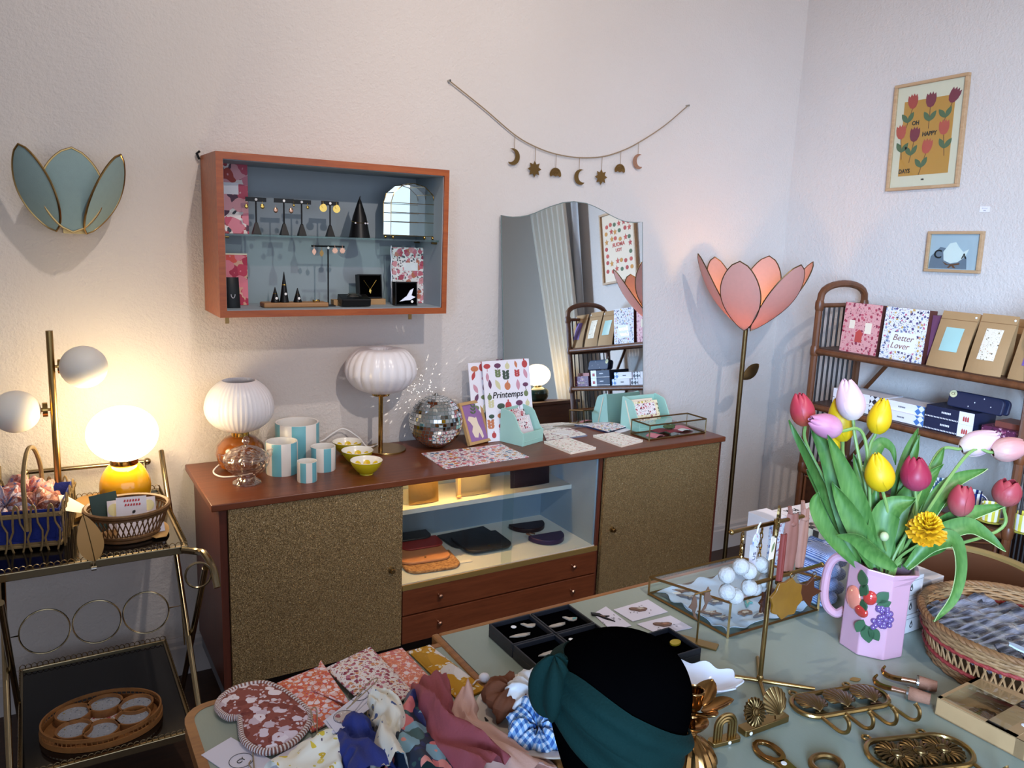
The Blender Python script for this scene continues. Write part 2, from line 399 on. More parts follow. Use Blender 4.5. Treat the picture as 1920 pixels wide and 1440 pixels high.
for z0, z1 in ((.277, .371), (.17, .272)):
    d = MB().box((1.036, 2.376, z0), (1.87, 2.4, z1)).build('drawer', 'teak', sb, smooth=0, bevel=.002)
    for px in (1.175, 1.755):
        MB().lathe([(.006, 0), (.004, .006), (.008, .014), (.009, .019), (.005, .023)], 14, Matrix.Translation((px, 2.376, (z0+z1)/2+.005)) @ Matrix.Rotation(PI/2, 4, 'X')).build('knob', 'rose_gold', d)
plain('rail_gold', 'd8b46c', .3, .75)
MB().box((1.034, 2.374, .372), (1.872, 2.4, .382)).box((1.034, 2.374, .382), (1.872, 2.379, .391)).build('rail', 'rail_gold', sb, smooth=0)
MB().box((1.036, 2.389, .388), (1.48, 2.392, SBT-.024)).build('glass_door', 'clear_glass', sb, smooth=0)
MB().box((1.44, 2.396, .388), (1.87, 2.399, SBT-.024)).build('glass_door', 'clear_glass', sb, smooth=0)
plain('plinth_grey', '8a8f9c', .5)
for x in (.446, 2.500): MB().box((x, 2.40, .105), (x+.018, 2.80, .1595)).build('plinth_rail', 'plinth_grey', sb, smooth=0)
MB().box((.464, 2.78, .105), (2.5, 2.8, .16)).build('plinth_rail', 'plinth_grey', sb, smooth=0)
for x in (.5, 2.45):
    for y in (2.43, 2.77): MB().cyl((x, y, 0), (x, y, .162), .014, .021).build('leg', 'teak_dark', sb)
glow('led_warm', 'ffc878', 75)
MB().box((1.1, 2.57, SBT-.034), (1.5, 2.585, SBT-.026)).build('light_strip', 'led_warm', sb, smooth=0)
# ------------------------------------------------------------------ wall cabinet
wood('orange_wood', '8a3a0a', 'b05a1c', .35, (1.4, 14, 14)); plain('cabinet_blue', '97a2aa', .6, var=.05)
CX0, CX1, CZ0, CZ1, CYF = .499, 1.282, 1.308, 1.811, 2.585
wc = thing('wall_cabinet', 'open teak-framed wall cabinet with pale blue lining and glass shelf', 'cabinet', (0, 0, 0))
m = MB(); f_ = .021
m.box((CX0, CYF, CZ0), (CX1, WY-.003, CZ0+f_)); m.box((CX0, CYF, CZ1-f_), (CX1, WY-.003, CZ1)); m.box((CX0, CYF, CZ0+f_), (CX0+f_, WY-.003, CZ1-f_)); m.box((CX1-.018, CYF, CZ0+f_), (CX1, WY-.003, CZ1-f_))
m.build('case', 'orange_wood', wc, smooth=0)
m = MB(); e = .002
x0, x1, z0, z1 = CX0+f_, CX1-.018, CZ0+f_, CZ1-f_
m.box((x0, WY-.012, z0), (x1, WY-.005, z1)); m.box((x0, CYF+.008, z0), (x0+e, WY-.012, z1)); m.box((x1-e, CYF+.008, z0), (x1, WY-.012, z1)); m.box((x0, CYF+.008, z1-e), (x1, WY-.012, z1)); m.box((x0, CYF+.008, z0), (x1, WY-.012, z0+e))
m.build('lining', 'cabinet_blue', wc, smooth=0)
GS = 1.567
MB().box((x0+.003, CYF+.03, GS-.006), (x1-.003, WY-.014, GS)).build('glass_shelf', 'shelf_glass', wc, smooth=0)
for y in (CYF+.05, WY-.05):
    for x in (x0+.012, x1-.012): MB().cyl((x-.01, y, GS-.011), (x+.01, y, GS-.011), .004).build('shelf_peg', 'dark_brass', wc)
for x in (.53, 1.17): MB().box((x, CYF+.08, CZ0-.028), (x+.012, CYF+.084, CZ0)).box((x, CYF+.03, CZ0-.003), (x+.012, CYF+.084, CZ0)).build('bracket', 'old_brass', wc, smooth=0)
MB().tube([(CX0-.004, WY-.012, CZ1-.012), (CX0-.012, WY-.012, CZ1+.006), (CX0-.002, WY-.012, CZ1+.014)], .004).build('hook', 'black_plastic', wc)
# ------------------------------------------------------------------ table
t = NT('mint_vinyl'); v = t.coord(); n1 = t.noise(v, 5, 4); n2 = t.noise(t.coord((30, 4, 4)), 12, 3)
t.col(t.mix(n1.outputs[0], t.mix(n2.outputs[0], '98a294', '8c978a'), '868e82')); t.set(Roughness=.32)
wood('table_edge', '7a4a22', 'a06a34', .45, (2, 18, 18))
TZ = .75
tb = thing('dining_table', 'pale mint laminate table with wooden edge and pulled-out leaf', 'table', (0, 0, 0))
MB().box((.705, .3, TZ-.028), (1.93, 1.41, TZ-.0005)).build('table_top', 'mint_vinyl', tb, smooth=0)
m = MB(); m.box((.689, .285, TZ-.03), (.705, 1.425, TZ)); m.box((.705, 1.41, TZ-.03), (1.945, 1.425, TZ)); m.box((.705, .285, TZ-.03), (1.945, .3, TZ)); m.box((1.93, .3, TZ-.03), (1.945, 1.41, TZ))
m.build('edge_band', 'table_edge', tb, smooth=0, bevel=.004)
def rr(x0, y0, x1, y1, r): return [p for c in ((x1, y1, 0, 0), (x0+r, y1-r, PI/2, r), (x0+r, y0+r, PI, r), (x1, y0, 1.5*PI, 0)) for p in (arc(c[0], c[1], c[3], c[2], c[2]+PI/2, 5) if c[3] else [(c[0], c[1])])]
lf = MB().prism(rr(.196, .3, .689, 1.375, .035), TZ-.03, TZ-.004).build('leaf', 'mint_vinyl', tb, smooth=0)
o_, i_ = rr(.18, .285, .689, 1.39, .05), rr(.196, .3, .689, 1.375, .035)
n = len(o_); V = [(x, y, z) for z in (TZ-.032, TZ-.003) for x, y in o_]+[(x, y, z) for z in (TZ-.032, TZ-.003) for x, y in i_]
F = []
for i in range(n-1): F += [(i, i+1, n+i+1, n+i), (2*n+i+1, 2*n+i, 3*n+i, 3*n+i+1), (n+i, n+i+1, 3*n+i+1, 3*n+i), (i+1, i, 2*n+i, 2*n+i+1)]
MB().put(V, F).build('leaf_edge', 'table_edge', lf, smooth=30)
MB().box((.78, .36, TZ-.11), (1.87, 1.35, TZ-.03)).build('apron', 'table_edge', tb, smooth=0)
for x in (.8, 1.85):
    for y in (.38, 1.33): MB().cyl((x, y, 0), (x, y, TZ-.11), .016, .026).build('leg', 'table_edge', tb)
# ------------------------------------------------------------------ things on the walls
def depth_of(P): return (Vector(P)-Vector((0, 0, CAM_H))).dot(CF)
def mm(n, P): return n*depth_of(P)/FPX
def petal_pts(top, bot, width, nrm, nu=14, nv=8, bulge=.12, power=.75, peak=.0):
    top = Vector(top); bot = Vector(bot); ax = top-bot; L = ax.length; ax.normalize(); nrm = Vector(nrm); nrm = (nrm-ax*nrm.dot(ax)).normalized(); sd = ax.cross(nrm)
    def fn(u, v):
        t = u**(1+peak); h = width/2*max(.0, math.sin(PI*min(1, max(0, t))))**power; s_ = (v*2-1)*h
        q = (v*2-1)
        return bot+ax*(u*L)+sd*s_+nrm*(bulge*width*(1-q*q)*math.sin(PI*u)*.5+bulge*L*.35*math.sin(PI*u))
    return fn
def petal(parent, top, bot, width, nrm, cloth, rim, r=.0035, **k):
    fn = petal_pts(top, bot, width, nrm, **k)
    p_ = MB().grid(16, 10, fn, thick=.0012).build('petal', cloth, parent, smooth=60)
    ring = [fn(i/20, 0) for i in range(21)]+[fn(1-i/20, 1) for i in range(1, 20)]
    MB().tube(ring, r, 6, True).build('rim', rim, p_)
    return p_
plain('teal_linen', '8fa6a4', .8, var=.1, scale=60, bump=.15, bscale=500)
sc = thing('wall_sconce', 'three-petal teal fabric wall light with brass rims', 'wall lamp', (0, 0, 0))
y_ = 2.715
petal(sc, on_y(134, 277, y_), on_y(137, 435, y_), mm(105, on_y(137, 350, y_)), (0, -1, 0), 'teal_linen', 'brass', power=.62)
petal(sc, on_y(34, 270, 2.70), on_y(106, 433, 2.73), .108, (-.62, -.8, 0), 'teal_linen', 'brass', power=.62)
petal(sc, on_y(226, 290, 2.70), on_y(162, 438, 2.73), .115, (.75, -.65, 0), 'teal_linen', 'brass', power=.62)
b = on_y(137, 400, 2.8)
MB().cbox((b.x, 2.80, b.z-.01), (.06, .06, .1)).build('wall_mount', 'brass', sc)
# garland
def gp(x, y, yy=WY-.012): return on_y(820+x/4, 130+y/4, yy)
ga = thing('garland', 'thin cord garland strung across the wall above the arched mirror', 'garland', (0, 0, 0))
plain('jute', '9a8468', .85)
MB().tube(smooth_path([gp(*q) for q in ((90, 85), (345, 290), (580, 490), (735, 580), (890, 635), (1065, 662), (1235, 655), (1375, 615), (1508, 550), (1700, 425), (1880, 272))], 6), .0024, 6).build('cord', 'jute', ga)
for q in ((90, 85), (1880, 272)): c = gp(*q); MB().cyl((c.x, WY, c.z), (c.x, WY-.02, c.z), .004).build('nail', 'steel', ga)
def moon(R_=.031, flip=1):
    a = arc(0, 0, R_, math.radians(-125), math.radians(100), 18); b = arc(-R_*.42, R_*.12, R_*.80, math.radians(95), math.radians(-105), 14)
    return [(flip*x, y) for x, y in a+b]
def star(n, R_, r_): return [((R_ if i % 2 == 0 else r_)*math.sin(PI*i/n), (R_ if i % 2 == 0 else r_)*math.cos(PI*i/n)) for i in range(2*n)]
def fan(R_): return [(x, y-.012) for x, y in arc(0, 0, R_, -.15, PI+.15, 18)]+[(-R_*.8, -.02), (-R_*.4, -.014), (0, -.019), (R_*.4, -.014), (R_*.8, -.02)]
for hx, hy, cx, cy, kind, lab in ((580, 490, 565, 655, 'm1', 'brass crescent moon charm first from the cabinet end of the garland'), (735, 580, 727, 748, 's', 'brass star charm hanging between two charms, nearer the cabinet'), (890, 635, 885, 768, 'f', 'brass fan shell charm left of the middle crescent'),
        (1065, 662, 1072, 808, 'm2', 'brass crescent moon charm hanging lowest, at the garland middle'), (1235, 655, 1226, 808, 's', 'brass star charm right of the middle crescent moon'), (1375, 615, 1368, 738, 'f', 'brass fan shell charm beside the last crescent'), (1508, 550, 1508, 692, 'm2', 'coppery crescent moon charm nearest the floor lamp end')):
    a = gp(hx, hy); c = gp(cx, cy); o = thing('garland_charm', lab, 'charm', (c.x, WY-.014, c.z), 0, 'brass charms on the garland')
    m = MB()
    if kind[0] == 'm': m.outline(moon(.032, 1 if kind == 'm1' else -1), .002)
    elif kind == 's': m.outline(star(8, .033, .02), .002)
    else:
        m.outline(fan(.028), .002)
        for rr_ in (.022, .014, .007): m.tube([(x, -.002, y-.012) for x, y in arc(0, 0, rr_, 0, PI, 10)], .0012, 5)
    m.build('plate', 'old_brass' if cx < 1500 else 'rose_gold', o)
    MB().tube([(a.x-c.x, 0, a.z-c.z), (a.x-c.x, -.001, .028 if kind != 'f' else .014)], .0012, 5).build('thread', 'jute', o)
# mirror leaning on the wall, standing on the sideboard
TH = math.radians(5.6)
t = NT('mirror_silver'); t.col('e4e8e8'); t.set(Metallic=1.0, Roughness=.012)
plain('mirror_edge', '6f7f7c', .25); plain('mirror_bevel', 'b8bdbc', .12, 1.0)
Mp = Vector((1.98, WY-.006-(1.742-SBT)*math.tan(TH), SBT)); Mup = Vector((0, math.sin(TH), math.cos(TH))); Mn = Vector((0, -math.cos(TH), math.sin(TH)))
def on_mirror(px, py):
    d = ray(px, py); c = Vector((0, 0, CAM_H)); P = c+d*((Mp-c).dot(Mn)/d.dot(Mn)); return (P-Mp).x, (P-Mp).dot(Mup)
top = [on_mirror(920+x/3.35, 370+y/3.35) for x, y in ((62, 112), (95, 122), (135, 126), (180, 124), (230, 115), (275, 100), (320, 80), (370, 60), (450, 35), (520, 28), (600, 40), (650, 60), (700, 85), (740, 109), (780, 130), (815, 145), (850, 155), (900, 160), (947, 155))]
mi = thing('mirror', 'large frameless mirror with arched top leaning on the wall above the sideboard', 'mirror', Mp, (-TH, 0, 0))
xl, xr = on_mirror(944, 675)[0], on_mirror(1205, 700)[0]
pts = [(xl, .001)]+top+[(xr, .001)]
MB().outline(pts[::-1], .004).build('glass', 'mirror_silver', mi, smooth=0, loc=(0, -.004, 0))
MB().outline([(x*.995, y*.997+.0005) for x, y in pts[::-1]], .003).build('backing', 'mirror_edge', mi, smooth=0, loc=(0, .0002, 0))
MB().tube([(x, -.0045, z) for x, z in pts], .0022, 6, True).build('edge', 'mirror_edge', mi)
# framed prints on the right wall (local x runs along -y, local y points into the wall)
wood('pale_oak', 'b08c66', 'c8a680', .5, (2, 20, 20))
plain('art_cream', 'efdcc4', .7, var=.03); plain('art_ochre', 'd2923f', .7, var=.06); plain('art_red', 'c0473f', .7); plain('art_plum', '8a2f44', .7); plain('art_coral', 'd0594a', .7)
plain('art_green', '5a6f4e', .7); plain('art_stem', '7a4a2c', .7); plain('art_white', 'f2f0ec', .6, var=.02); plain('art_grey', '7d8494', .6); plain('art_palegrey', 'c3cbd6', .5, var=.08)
def wall_frame(name, label, cat, cy, cz, w_, h_, bar, depth, roll=0.0, x=WX, rz=-PI/2):
    o = thing(name, label, cat, (x-.001, cy, cz), (0, 0, rz))
    if roll: o.rotation_euler = (Matrix.Rotation(rz, 4, 'Z') @ Matrix.Rotation(roll, 4, 'Y')).to_euler()
    m = MB(); X, Z = w_/2, h_/2
    m.box((-X, -depth, -Z), (X, 0, -Z+bar)).box((-X, -depth, Z-bar), (X, 0, Z)).box((-X, -depth, -Z+bar), (-X+bar, 0, Z-bar)).box((X-bar, -depth, -Z+bar), (X, 0, Z-bar))
    m.build('frame', 'pale_oak', o, smooth=0, bevel=.0015); return o
def flat(parent, name, mat, polys, y, t_=.0008):
    m = MB()
    for p_ in polys: m.outline(p_, t_)
    return m.build(name, mat, parent, smooth=0, loc=(0, y, 0))
def leafp(x, y, a, L, W_, n=8):
    pts = []
    for i in range(n+1): u = i/n; pts.append((u*L, W_*math.sin(PI*u)**.9))
    for i in range(1, n): u = 1-i/n; pts.append((u*L, -W_*math.sin(PI*u)**.9))
    return [(x+px_*math.cos(a)-py_*math.sin(a), y+px_*math.sin(a)+py_*math.cos(a)) for px_, py_ in pts]
def tulip_poly(x, y, a, s):
    p_ = [(-.5, .55), (-.42, .9), (-.25, .72), (-.12, 1.0), (.02, .76), (.16, 1.0), (.28, .72), (.44, .9), (.52, .5), (.48, .1), (.3, -.28), (0, -.42), (-.3, -.28), (-.48, .1)]
    return [(x+s*(u*math.cos(a)-v_*math.sin(a)), y+s*(u*math.sin(a)+v_*math.cos(a))) for u, v_ in p_]
po = wall_frame('framed_print', 'pale oak frame holding a tulip print on ochre, high on the wall', 'picture', 2.131, 2.083, .325, .452, .013, .02, -.035)
MB().box((-.15, -.008, -.213), (.15, -.004, .213)).build('mount', 'art_cream', po, smooth=0)
flat(po, 'colour_field', 'art_ochre', [[(-.115, -.165), (.11, -.165), (.11, .15), (-.115, .15)]], -.0086)
heads = [(-.075, .135, .1, 'art_red', -.35), (.005, .13, 0, 'art_plum', 0), (.10, .135, -.45, 'art_plum', -.5), (-.118, .012, .1, 'art_coral', .15), (-.055, -.005, -.05, 'art_plum', -.2), (.075, .01, .05, 'art_coral', .15), (.005, -.06, -.15, 'art_coral', -.35)]
for x, y, a, m_, l_ in heads:
    flat(po, 'tulip_head', m_, [tulip_poly(x, y, a, .045)], -.0094)
    ex, ey = x+.075*math.sin(l_), y-.105; flat(po, 'stem', 'art_stem', [[(x-.0015, y-.015), (ex-.0015, ey), (ex+.0015, ey), (x+.0015, y-.015)]], -.009)
    mx, my = x+.05*math.sin(l_), y-.075; flat(po, 'leaf', 'art_green', [leafp(mx, my, PI/2+.55-l_*.3, .05, .011)], -.0093); flat(po, 'leaf', 'art_green', [leafp(mx, my, PI/2-.6-l_*.3, .05, .011)], -.0093)
for tx, x, z in (('OH', -.055, .055), ('HAPPY', .012, .004), ('DAYS', -.088, -.145)): lettering(tx, .025, 'black_ink', po, (x, -.0094, z), (PI/2, 0, 0), bold=.0008, squash=.85)
lettering('MR', .009, 'black_ink', po, (.0, -.0088, -.185), (PI/2, 0, 0), bold=.0006)
MB().box((-.152, -.0135, -.216), (.152, -.012, .216)).build('glazing', 'clear_glass', po, smooth=0)
sf = wall_frame('framed_picture', 'small landscape oak frame with a white bird picture and painted-in window reflection behind glass', 'picture', 1.942, 1.597, .234, .17, .012, .02, -.02)
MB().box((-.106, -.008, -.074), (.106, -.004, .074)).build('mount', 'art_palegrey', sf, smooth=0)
flat(sf, 'painted_reflection', 'art_grey', [[(-.104, -.07), (-.098, -.02), (-.06, .02), (-.01, .01), (.03, -.01), (.055, -.02), (.06, -.07)]], -.0085)  # shop-window reflection in the glass, painted as grey shapes and letters
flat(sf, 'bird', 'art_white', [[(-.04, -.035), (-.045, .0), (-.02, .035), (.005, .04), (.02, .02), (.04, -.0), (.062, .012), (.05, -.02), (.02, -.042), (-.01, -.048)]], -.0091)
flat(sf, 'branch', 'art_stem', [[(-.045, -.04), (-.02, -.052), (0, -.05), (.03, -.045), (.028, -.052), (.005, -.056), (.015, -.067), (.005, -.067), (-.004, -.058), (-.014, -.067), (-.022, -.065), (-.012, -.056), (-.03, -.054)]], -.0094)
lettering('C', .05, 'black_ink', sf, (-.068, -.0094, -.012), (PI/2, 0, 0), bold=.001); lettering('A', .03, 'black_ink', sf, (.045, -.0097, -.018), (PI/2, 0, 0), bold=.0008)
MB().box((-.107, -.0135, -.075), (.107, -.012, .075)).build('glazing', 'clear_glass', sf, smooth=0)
pl = thing('price_label', 'tiny white handwritten price label stuck on the right wall', 'label', (WX-.001, 1.845, 1.771), (0, 0, -PI/2))
MB().box((-.02, -.001, -.011), (.02, 0, .011)).build('paper', 'white_card', pl, smooth=0)
flat(pl, 'lettering', 'grey_ink', [[(-.012+i*.006, .002), (-.009+i*.006, .006), (-.007+i*.006, .002), (-.009+i*.006, .004)] for i in range(4)]+[[(-.004, -.006), (.006, -.006), (.006, -.004), (-.004, -.004)]], -.0014, .0004)
# the second flower print, seen only in the mirror
p2 = wall_frame('framed_print', 'oak framed floral print on cream seen reflected in the mirror', 'picture', 1.455, 1.815, .36, .47, .014, .02, 0)
MB().box((-.166, -.008, -.221), (.166, -.004, .221)).build('mount', 'art_cream', p2, smooth=0)
rnd = random.Random(3)
G = {'art_coral': [], 'art_green': [], 'art_ochre': [], 'art_red': []}
for i in range(6):
    for j in range(7):
        if 2 <= j <= 3 and 1 <= i <= 4: continue
        x, z = -.12+i*.048+rnd.uniform(-.008, .008), -.15+j*.05+rnd.uniform(-.008, .008); k = rnd.choice(list(G))
        G[k].append([(x+a_, z+b_) for a_, b_ in star(5, .022, .01)] if rnd.random() < .6 else [(x+a_, z+b_) for a_, b_ in ellipse(.016, .014, 10)])
for k, v_ in G.items(): flat(p2, 'blossoms', k, v_, -.0086)
lettering('AMOUR', .036, 'art_coral', p2, (0, -.0086, .012), (PI/2, 0, 0), bold=.001); lettering('YOU', .03, 'art_coral', p2, (0, -.0086, -.024), (PI/2, 0, 0), bold=.001)
# ------------------------------------------------------------------ contents of the wall cabinet
floral('print_pink', 'e6d8d6', ['c2546a', 'b0483f', '5a3a4e', 'd58090', 'e0a0a8'], 24, .95, .7, ['3a3f48', 'e9e2e0', 'b0505a'])
floral('print_red', 'd8a08a', ['c43a55', 'd85048', 'b02c4a', 'e07a8a'], 28, .95, .7, ['6a4a3c', 'e0b09a', 'c84860'])
floral('print_rose', 'efe4e6', ['c95f74', 'd98a94', 'b5405a', 'c06a50'], 46, .7, .5, ['474a58', '6a5a62', 'd99aa4'])
plain('foil', 'e8e6ee', .12, .3); plain('gold_leafy', 'd9b45e', .2, 1.0)
FZ = CZ0+.0235
def upright(name, label, cat, pxl, pxr, zb, h_, y, mat, t_=.012, tilt=.06, turn=0.0, part='cover'):
    a = on_y(pxl, 500, y); b = on_y(pxr, 500, y); w_ = b.x-a.x
    o = thing(name, label, cat, ((a.x+b.x)/2, y, zb), (-tilt, 0, turn))
    MB().box((-w_/2, 0, .0), (w_/2, t_, h_)).build(part, mat, o, smooth=0, bevel=.001)
    return o, w_
o, w_ = upright('notebook', 'tall floral notebook standing on the glass shelf beside the frame', 'notebook', 412, 468, GS, .222, 2.745, 'print_pink', .012, .05, -.12)
MB().box((-.03, -.0012, .125), (.018, 0, .162)).build('title_label', 'white_card', o, smooth=0)
o, w_ = upright('notebook', 'red floral notebook standing on the cabinet floor behind a black pouch', 'notebook', 414, 464, FZ, .166, 2.745, 'print_red', .014, .05, -.1)
MB().box((-w_/2, .001, .166), (w_/2, .012, .1705)).build('page_edge', 'art_cream', o, smooth=0)
o, w_ = upright('wrapped_notebook', 'rose floral notebook wrapped in clear foil behind the bird box', 'notebook', 737, 808, FZ, .205, 2.74, 'print_rose', .012, .05, 0)
MB().box((-.03, -.0012, .12), (.025, 0, .15)).build('title_label', 'white_card', o, smooth=0)
def crinkle(u, v): return ((u-.5)*(w_+.018), -.006-.003*math.sin(u*23)*math.sin(v*19+u*5), v*.212)
MB().grid(24, 24, crinkle).build('wrapper', 'clear_glass', o)
for sx in (-1, 1): MB().tube([(sx*(w_/2+.006+.0015*math.sin(i*1.9)), -.004, i*.0175) for i in range(13)], .0022, 5).build('wrapper_seam', 'foil', o)
def t_stand(label, px, y, h_, bar_w, zb, group='black earring stands', plate=True, slim=False):
    c = on_y(px, 440, y); o = thing('earring_stand', label, 'jewellery stand', (c.x, y, zb), 0, group)
    if not slim:
        MB().lathe([(.0185, 0), (.0175, .004), (.006, .036), (.0025, .04)], 4, Matrix.Rotation(PI/4, 4, 'Z')).build('base', 'black_plastic', o, smooth=0)
        MB().cyl((0, 0, .036), (0, 0, h_-.012), .0026).build('stem', 'black_plastic', o)
        MB().box((-bar_w/2, -.002, h_-.014), (bar_w/2, .002, h_)).build('bar', 'black_plastic', o, smooth=0)
    else:
        MB().box((-.02, -.02, 0), (.02, .02, .004)).build('base', 'black_plastic', o, smooth=0)
        MB().cyl((0, 0, .004), (0, 0, h_), .0026).build('stem', 'black_plastic', o)
        MB().cyl((-bar_w/2, 0, h_-.002), (bar_w/2, 0, h_-.002), .0032).build('bar', 'black_plastic', o)
    MB().cyl((0, -.0022, h_-.007), (0, -.0032, h_-.007), .0042).build('price_dot', 'price_dot', o)
    return o
for lab, px, y, bw in (('black earring stand next to the tall floral notebook', 481, 2.70, .066), ('black earring stand, near one of the pair with touching bars', 533, 2.68, .064), ('black earring stand, right one of the pair with touching bars', 566, 2.715, .064), ('black earring stand with large gold discs, beside the tall cone', 619, 2.69, .06)):
    t_stand(lab, px, y, .118, bw, GS)
tallT = t_stand('tall slim black earring stand on the cabinet floor', 615, 2.68, .205, .115, FZ, None, slim=True)
def earring(label, px, py, y, shape, size, mat='gold_leafy', group='gold earrings on the stands'):
    c = on_y(px, py, y); o = thing('earring', label, 'earring', c, 0, group)
    m = MB()
    if shape == 'drop': m.ball((0, 0, 0), (size, .002, size*1.2), 12, 8)
    elif shape == 'disc':
        m.cyl((0, -.001, 0), (0, .001, 0), size); m.cyl((size*.1, -.003, size*.55), (size*.1, -.001, size*.55), size*.55)
    elif shape == 'leaf': m.outline(leafp(0, size, -PI/2, size*2.3, size*.7), .0015)
    else: m.outline(star(9, size, size*.72), .0018)
    m.build('charm', mat, o); MB().tube([(0, 0, size*.8), (0, .001, size+.009)], .0007, 5).build('hook', mat, o)
for lab, px, py, y, sh, s_, mt in (('gold drop earring hanging over the notebook cover', 462, 387, 2.695, 'drop', .006, 'gold_leafy'), ('round gold drop earring right of the first stand', 492, 387, 2.695, 'drop', .007, 'gold_leafy'),
        ('pale drop earring at the outer end of the paired bars', 517, 394, 2.675, 'drop', .0075, 'rose_gold'), ('pale drop earring where the paired bars meet', 546, 395, 2.675, 'drop', .0075, 'rose_gold'), ('thin gold stud behind the pale drop, where the bars meet', 551, 385, 2.71, 'drop', .004, 'gold_leafy'), ('small gold stud at the far end of the paired bars', 577, 389, 2.71, 'drop', .005, 'gold_leafy'),
        ('large gold disc earring, left one of the disc pair', 606, 390, 2.685, 'disc', .013, 'gold_leafy'), ('large gold disc earring, right one of the disc pair', 631, 392, 2.685, 'disc', .013, 'gold_leafy'),
        ('gold leaf earring at the outer end of the tall stand', 589, 471, 2.675, 'leaf', .010, 'rose_gold'), ('olive leaf earring beside the tall stand post', 603, 474, 2.675, 'leaf', .010, 'old_brass'), ('copper flower earring just right of the tall stand post', 628, 470, 2.675, 'flower', .011, 'rose_gold'), ('copper flower earring at the right tip of the tall stand', 642, 470, 2.675, 'flower', .011, 'rose_gold')):
    earring(lab, px, py, y, sh, s_, mt)
c = on_y(674, 440, 2.70); o = thing('necklace_cone', 'tall black cone display with a gold necklace on the glass shelf', 'display cone', (c.x, 2.70, GS))
MB().lathe([(.037, 0), (.035, .01), (.024, .07), (.006, .125), (.002, .133)], 28).build('cone', 'black_plastic', o)
MB().tube([(0, 0, .13), (.001, 0, .137), (.003, 0, .142)], [.003, .002, .001], 6).build('tip', 'black_plastic', o)
ch = thing('necklace', 'thin gold chain draped round the tall black cone', 'necklace', (c.x, 2.70, GS))
MB().tube([(.0285*math.cos(a), .0285*math.sin(a), .055+.005*math.sin(a)) for a in [2*PI*i/24 for i in range(24)]], .001, 5, True).build('chain', 'gold_leafy', ch)
for a in (-2.4, -1.2, -.75): MB().ball((.03*math.cos(a), .03*math.sin(a), .049), .0035, 8, 6).build('pendant', 'foil', ch)
# arched glass house
gl, gr = on_y(726, 400, 2.70), on_y(808, 400, 2.70); W2 = (gr.x-gl.x)/2
gh = thing('glass_display_case', 'arched brass and glass display house on the glass shelf', 'display case', ((gl.x+gr.x)/2, 2.70, GS))
D2 = .035
arch = [(-W2, .012), (-W2, .125)]+[(W2*math.cos(a), .125+.07*math.sin(a)) for a in [PI-PI*i/6 for i in range(1, 6)]]+[(W2, .125), (W2, .012)]
MB().outline(arch[::-1], .002).build('mirror_back', 'mirror_silver', gh, smooth=0, loc=(0, D2, 0))
MB().outline(arch[::-1], .0015).build('front_pane', 'clear_glass', gh, smooth=0, loc=(0, -D2, 0))
m = MB()
for y in (-D2, D2): m.tube([(x, y, z) for x, z in arch], .0016, 5, True)
for x, z in arch: m.tube([(x, -D2, z), (x, D2, z)], .0014, 5)
for z in (.06, .092, .125): m.tube([(-W2, -D2-.001, z), (W2, -D2-.001, z)], .0013, 5)
m.build('frame', 'polished_brass', gh)
for x in (-W2+.008, W2-.008):
    for y in (-D2, D2): MB().ball((x, y, .006), .006, 8, 6).build('foot', 'polished_brass', gh)
# boxes on the cabinet floor
def jewel_box(label, px, y, w_, h_, d_, tilt, zb, turn=0, group=None):
    c = on_y(px, 540, y); o = thing('jewellery_box', label, 'box', (c.x, y, zb), (-tilt, 0, turn), group)
    m = MB(); e = .004
    m.box((-w_/2, 0, 0), (w_/2, d_, h_)); m.box((-w_/2, -.008, 0), (w_/2, 0, e)).box((-w_/2, -.008, h_-e), (w_/2, 0, h_)).box((-w_/2, -.008, e), (-w_/2+e, 0, h_-e)).box((w_/2-e, -.008, e), (w_/2, 0, h_-e))
    m.build('case', 'black_plastic', o, smooth=0)
    MB().box((-w_/2+e, -.002, e), (w_/2-e, 0, h_-e)).build('cushion', 'black_velvet', o, smooth=0)
    return o
bo = jewel_box('black open box with a silver bird brooch before the wrapped notebook', 761, 2.66, .085, .085, .02, .06, FZ, 0)
MB().cyl((.024, -.004, .014), (.024, -.003, .014), .005).build('price_dot', 'price_dot', bo)
c = on_y(763, 556, 2.652); br = thing('bird_brooch', 'pale flying bird brooch in the black box', 'brooch', (c.x, 2.6535, c.z))
MB().outline([(-.028, -.018), (-.012, -.006), (.0, .002), (.012, .022), (.026, .03), (.018, .004), (.034, -.002), (.012, -.013), (-.006, -.014)], .002).build('bird', 'foil', br, smooth=0)
kb = on_y(704, 572, 2.72); o = thing('kraft_box', 'low kraft box under the necklace box in the cabinet', 'box', (kb.x-.012, 2.735, FZ))
MB().box((-.055, -.03, 0), (.045, .03, .02)).build('box', 'kraft', o, smooth=0)
nb = jewel_box('black box with a gold necklace standing on a kraft box', 694, 2.725, .09, .085, .02, .12, FZ+.0215, .05)
c = on_y(694, 540, 2.716); o = thing('necklace', 'fine gold chain with hummingbird pendant in a black box', 'necklace', (c.x, 2.714, c.z))
MB().tube([(-.024, .004, .028), (-.002, 0, -.002), (0, 0, -.004), (.002, 0, -.002), (.024, .004, .028)], .0008, 5).build('chain', 'gold_leafy', o)
MB().outline([(-.002, -.002), (.004, -.008), (.001, -.02), (-.005, -.012)], .0015).build('pendant', 'gold_leafy', o, smooth=0)
c = on_y(667, 566, 2.645); o = thing('bracelet_box', 'low black tray with silver bracelets leaning on a kraft box', 'box', (c.x, 2.65, FZ), (.22, 0, -.05))
MB().box((-.052, -.02, .0), (.05, .045, .026)).build('tray', 'black_plastic', o, smooth=0, bevel=.003)
o.location.z += .006
o2 = thing('bracelet', 'set of fine silver bracelets on the black tray', 'bracelet', (c.x, 2.652, FZ+.037), (.22, 0, -.05))
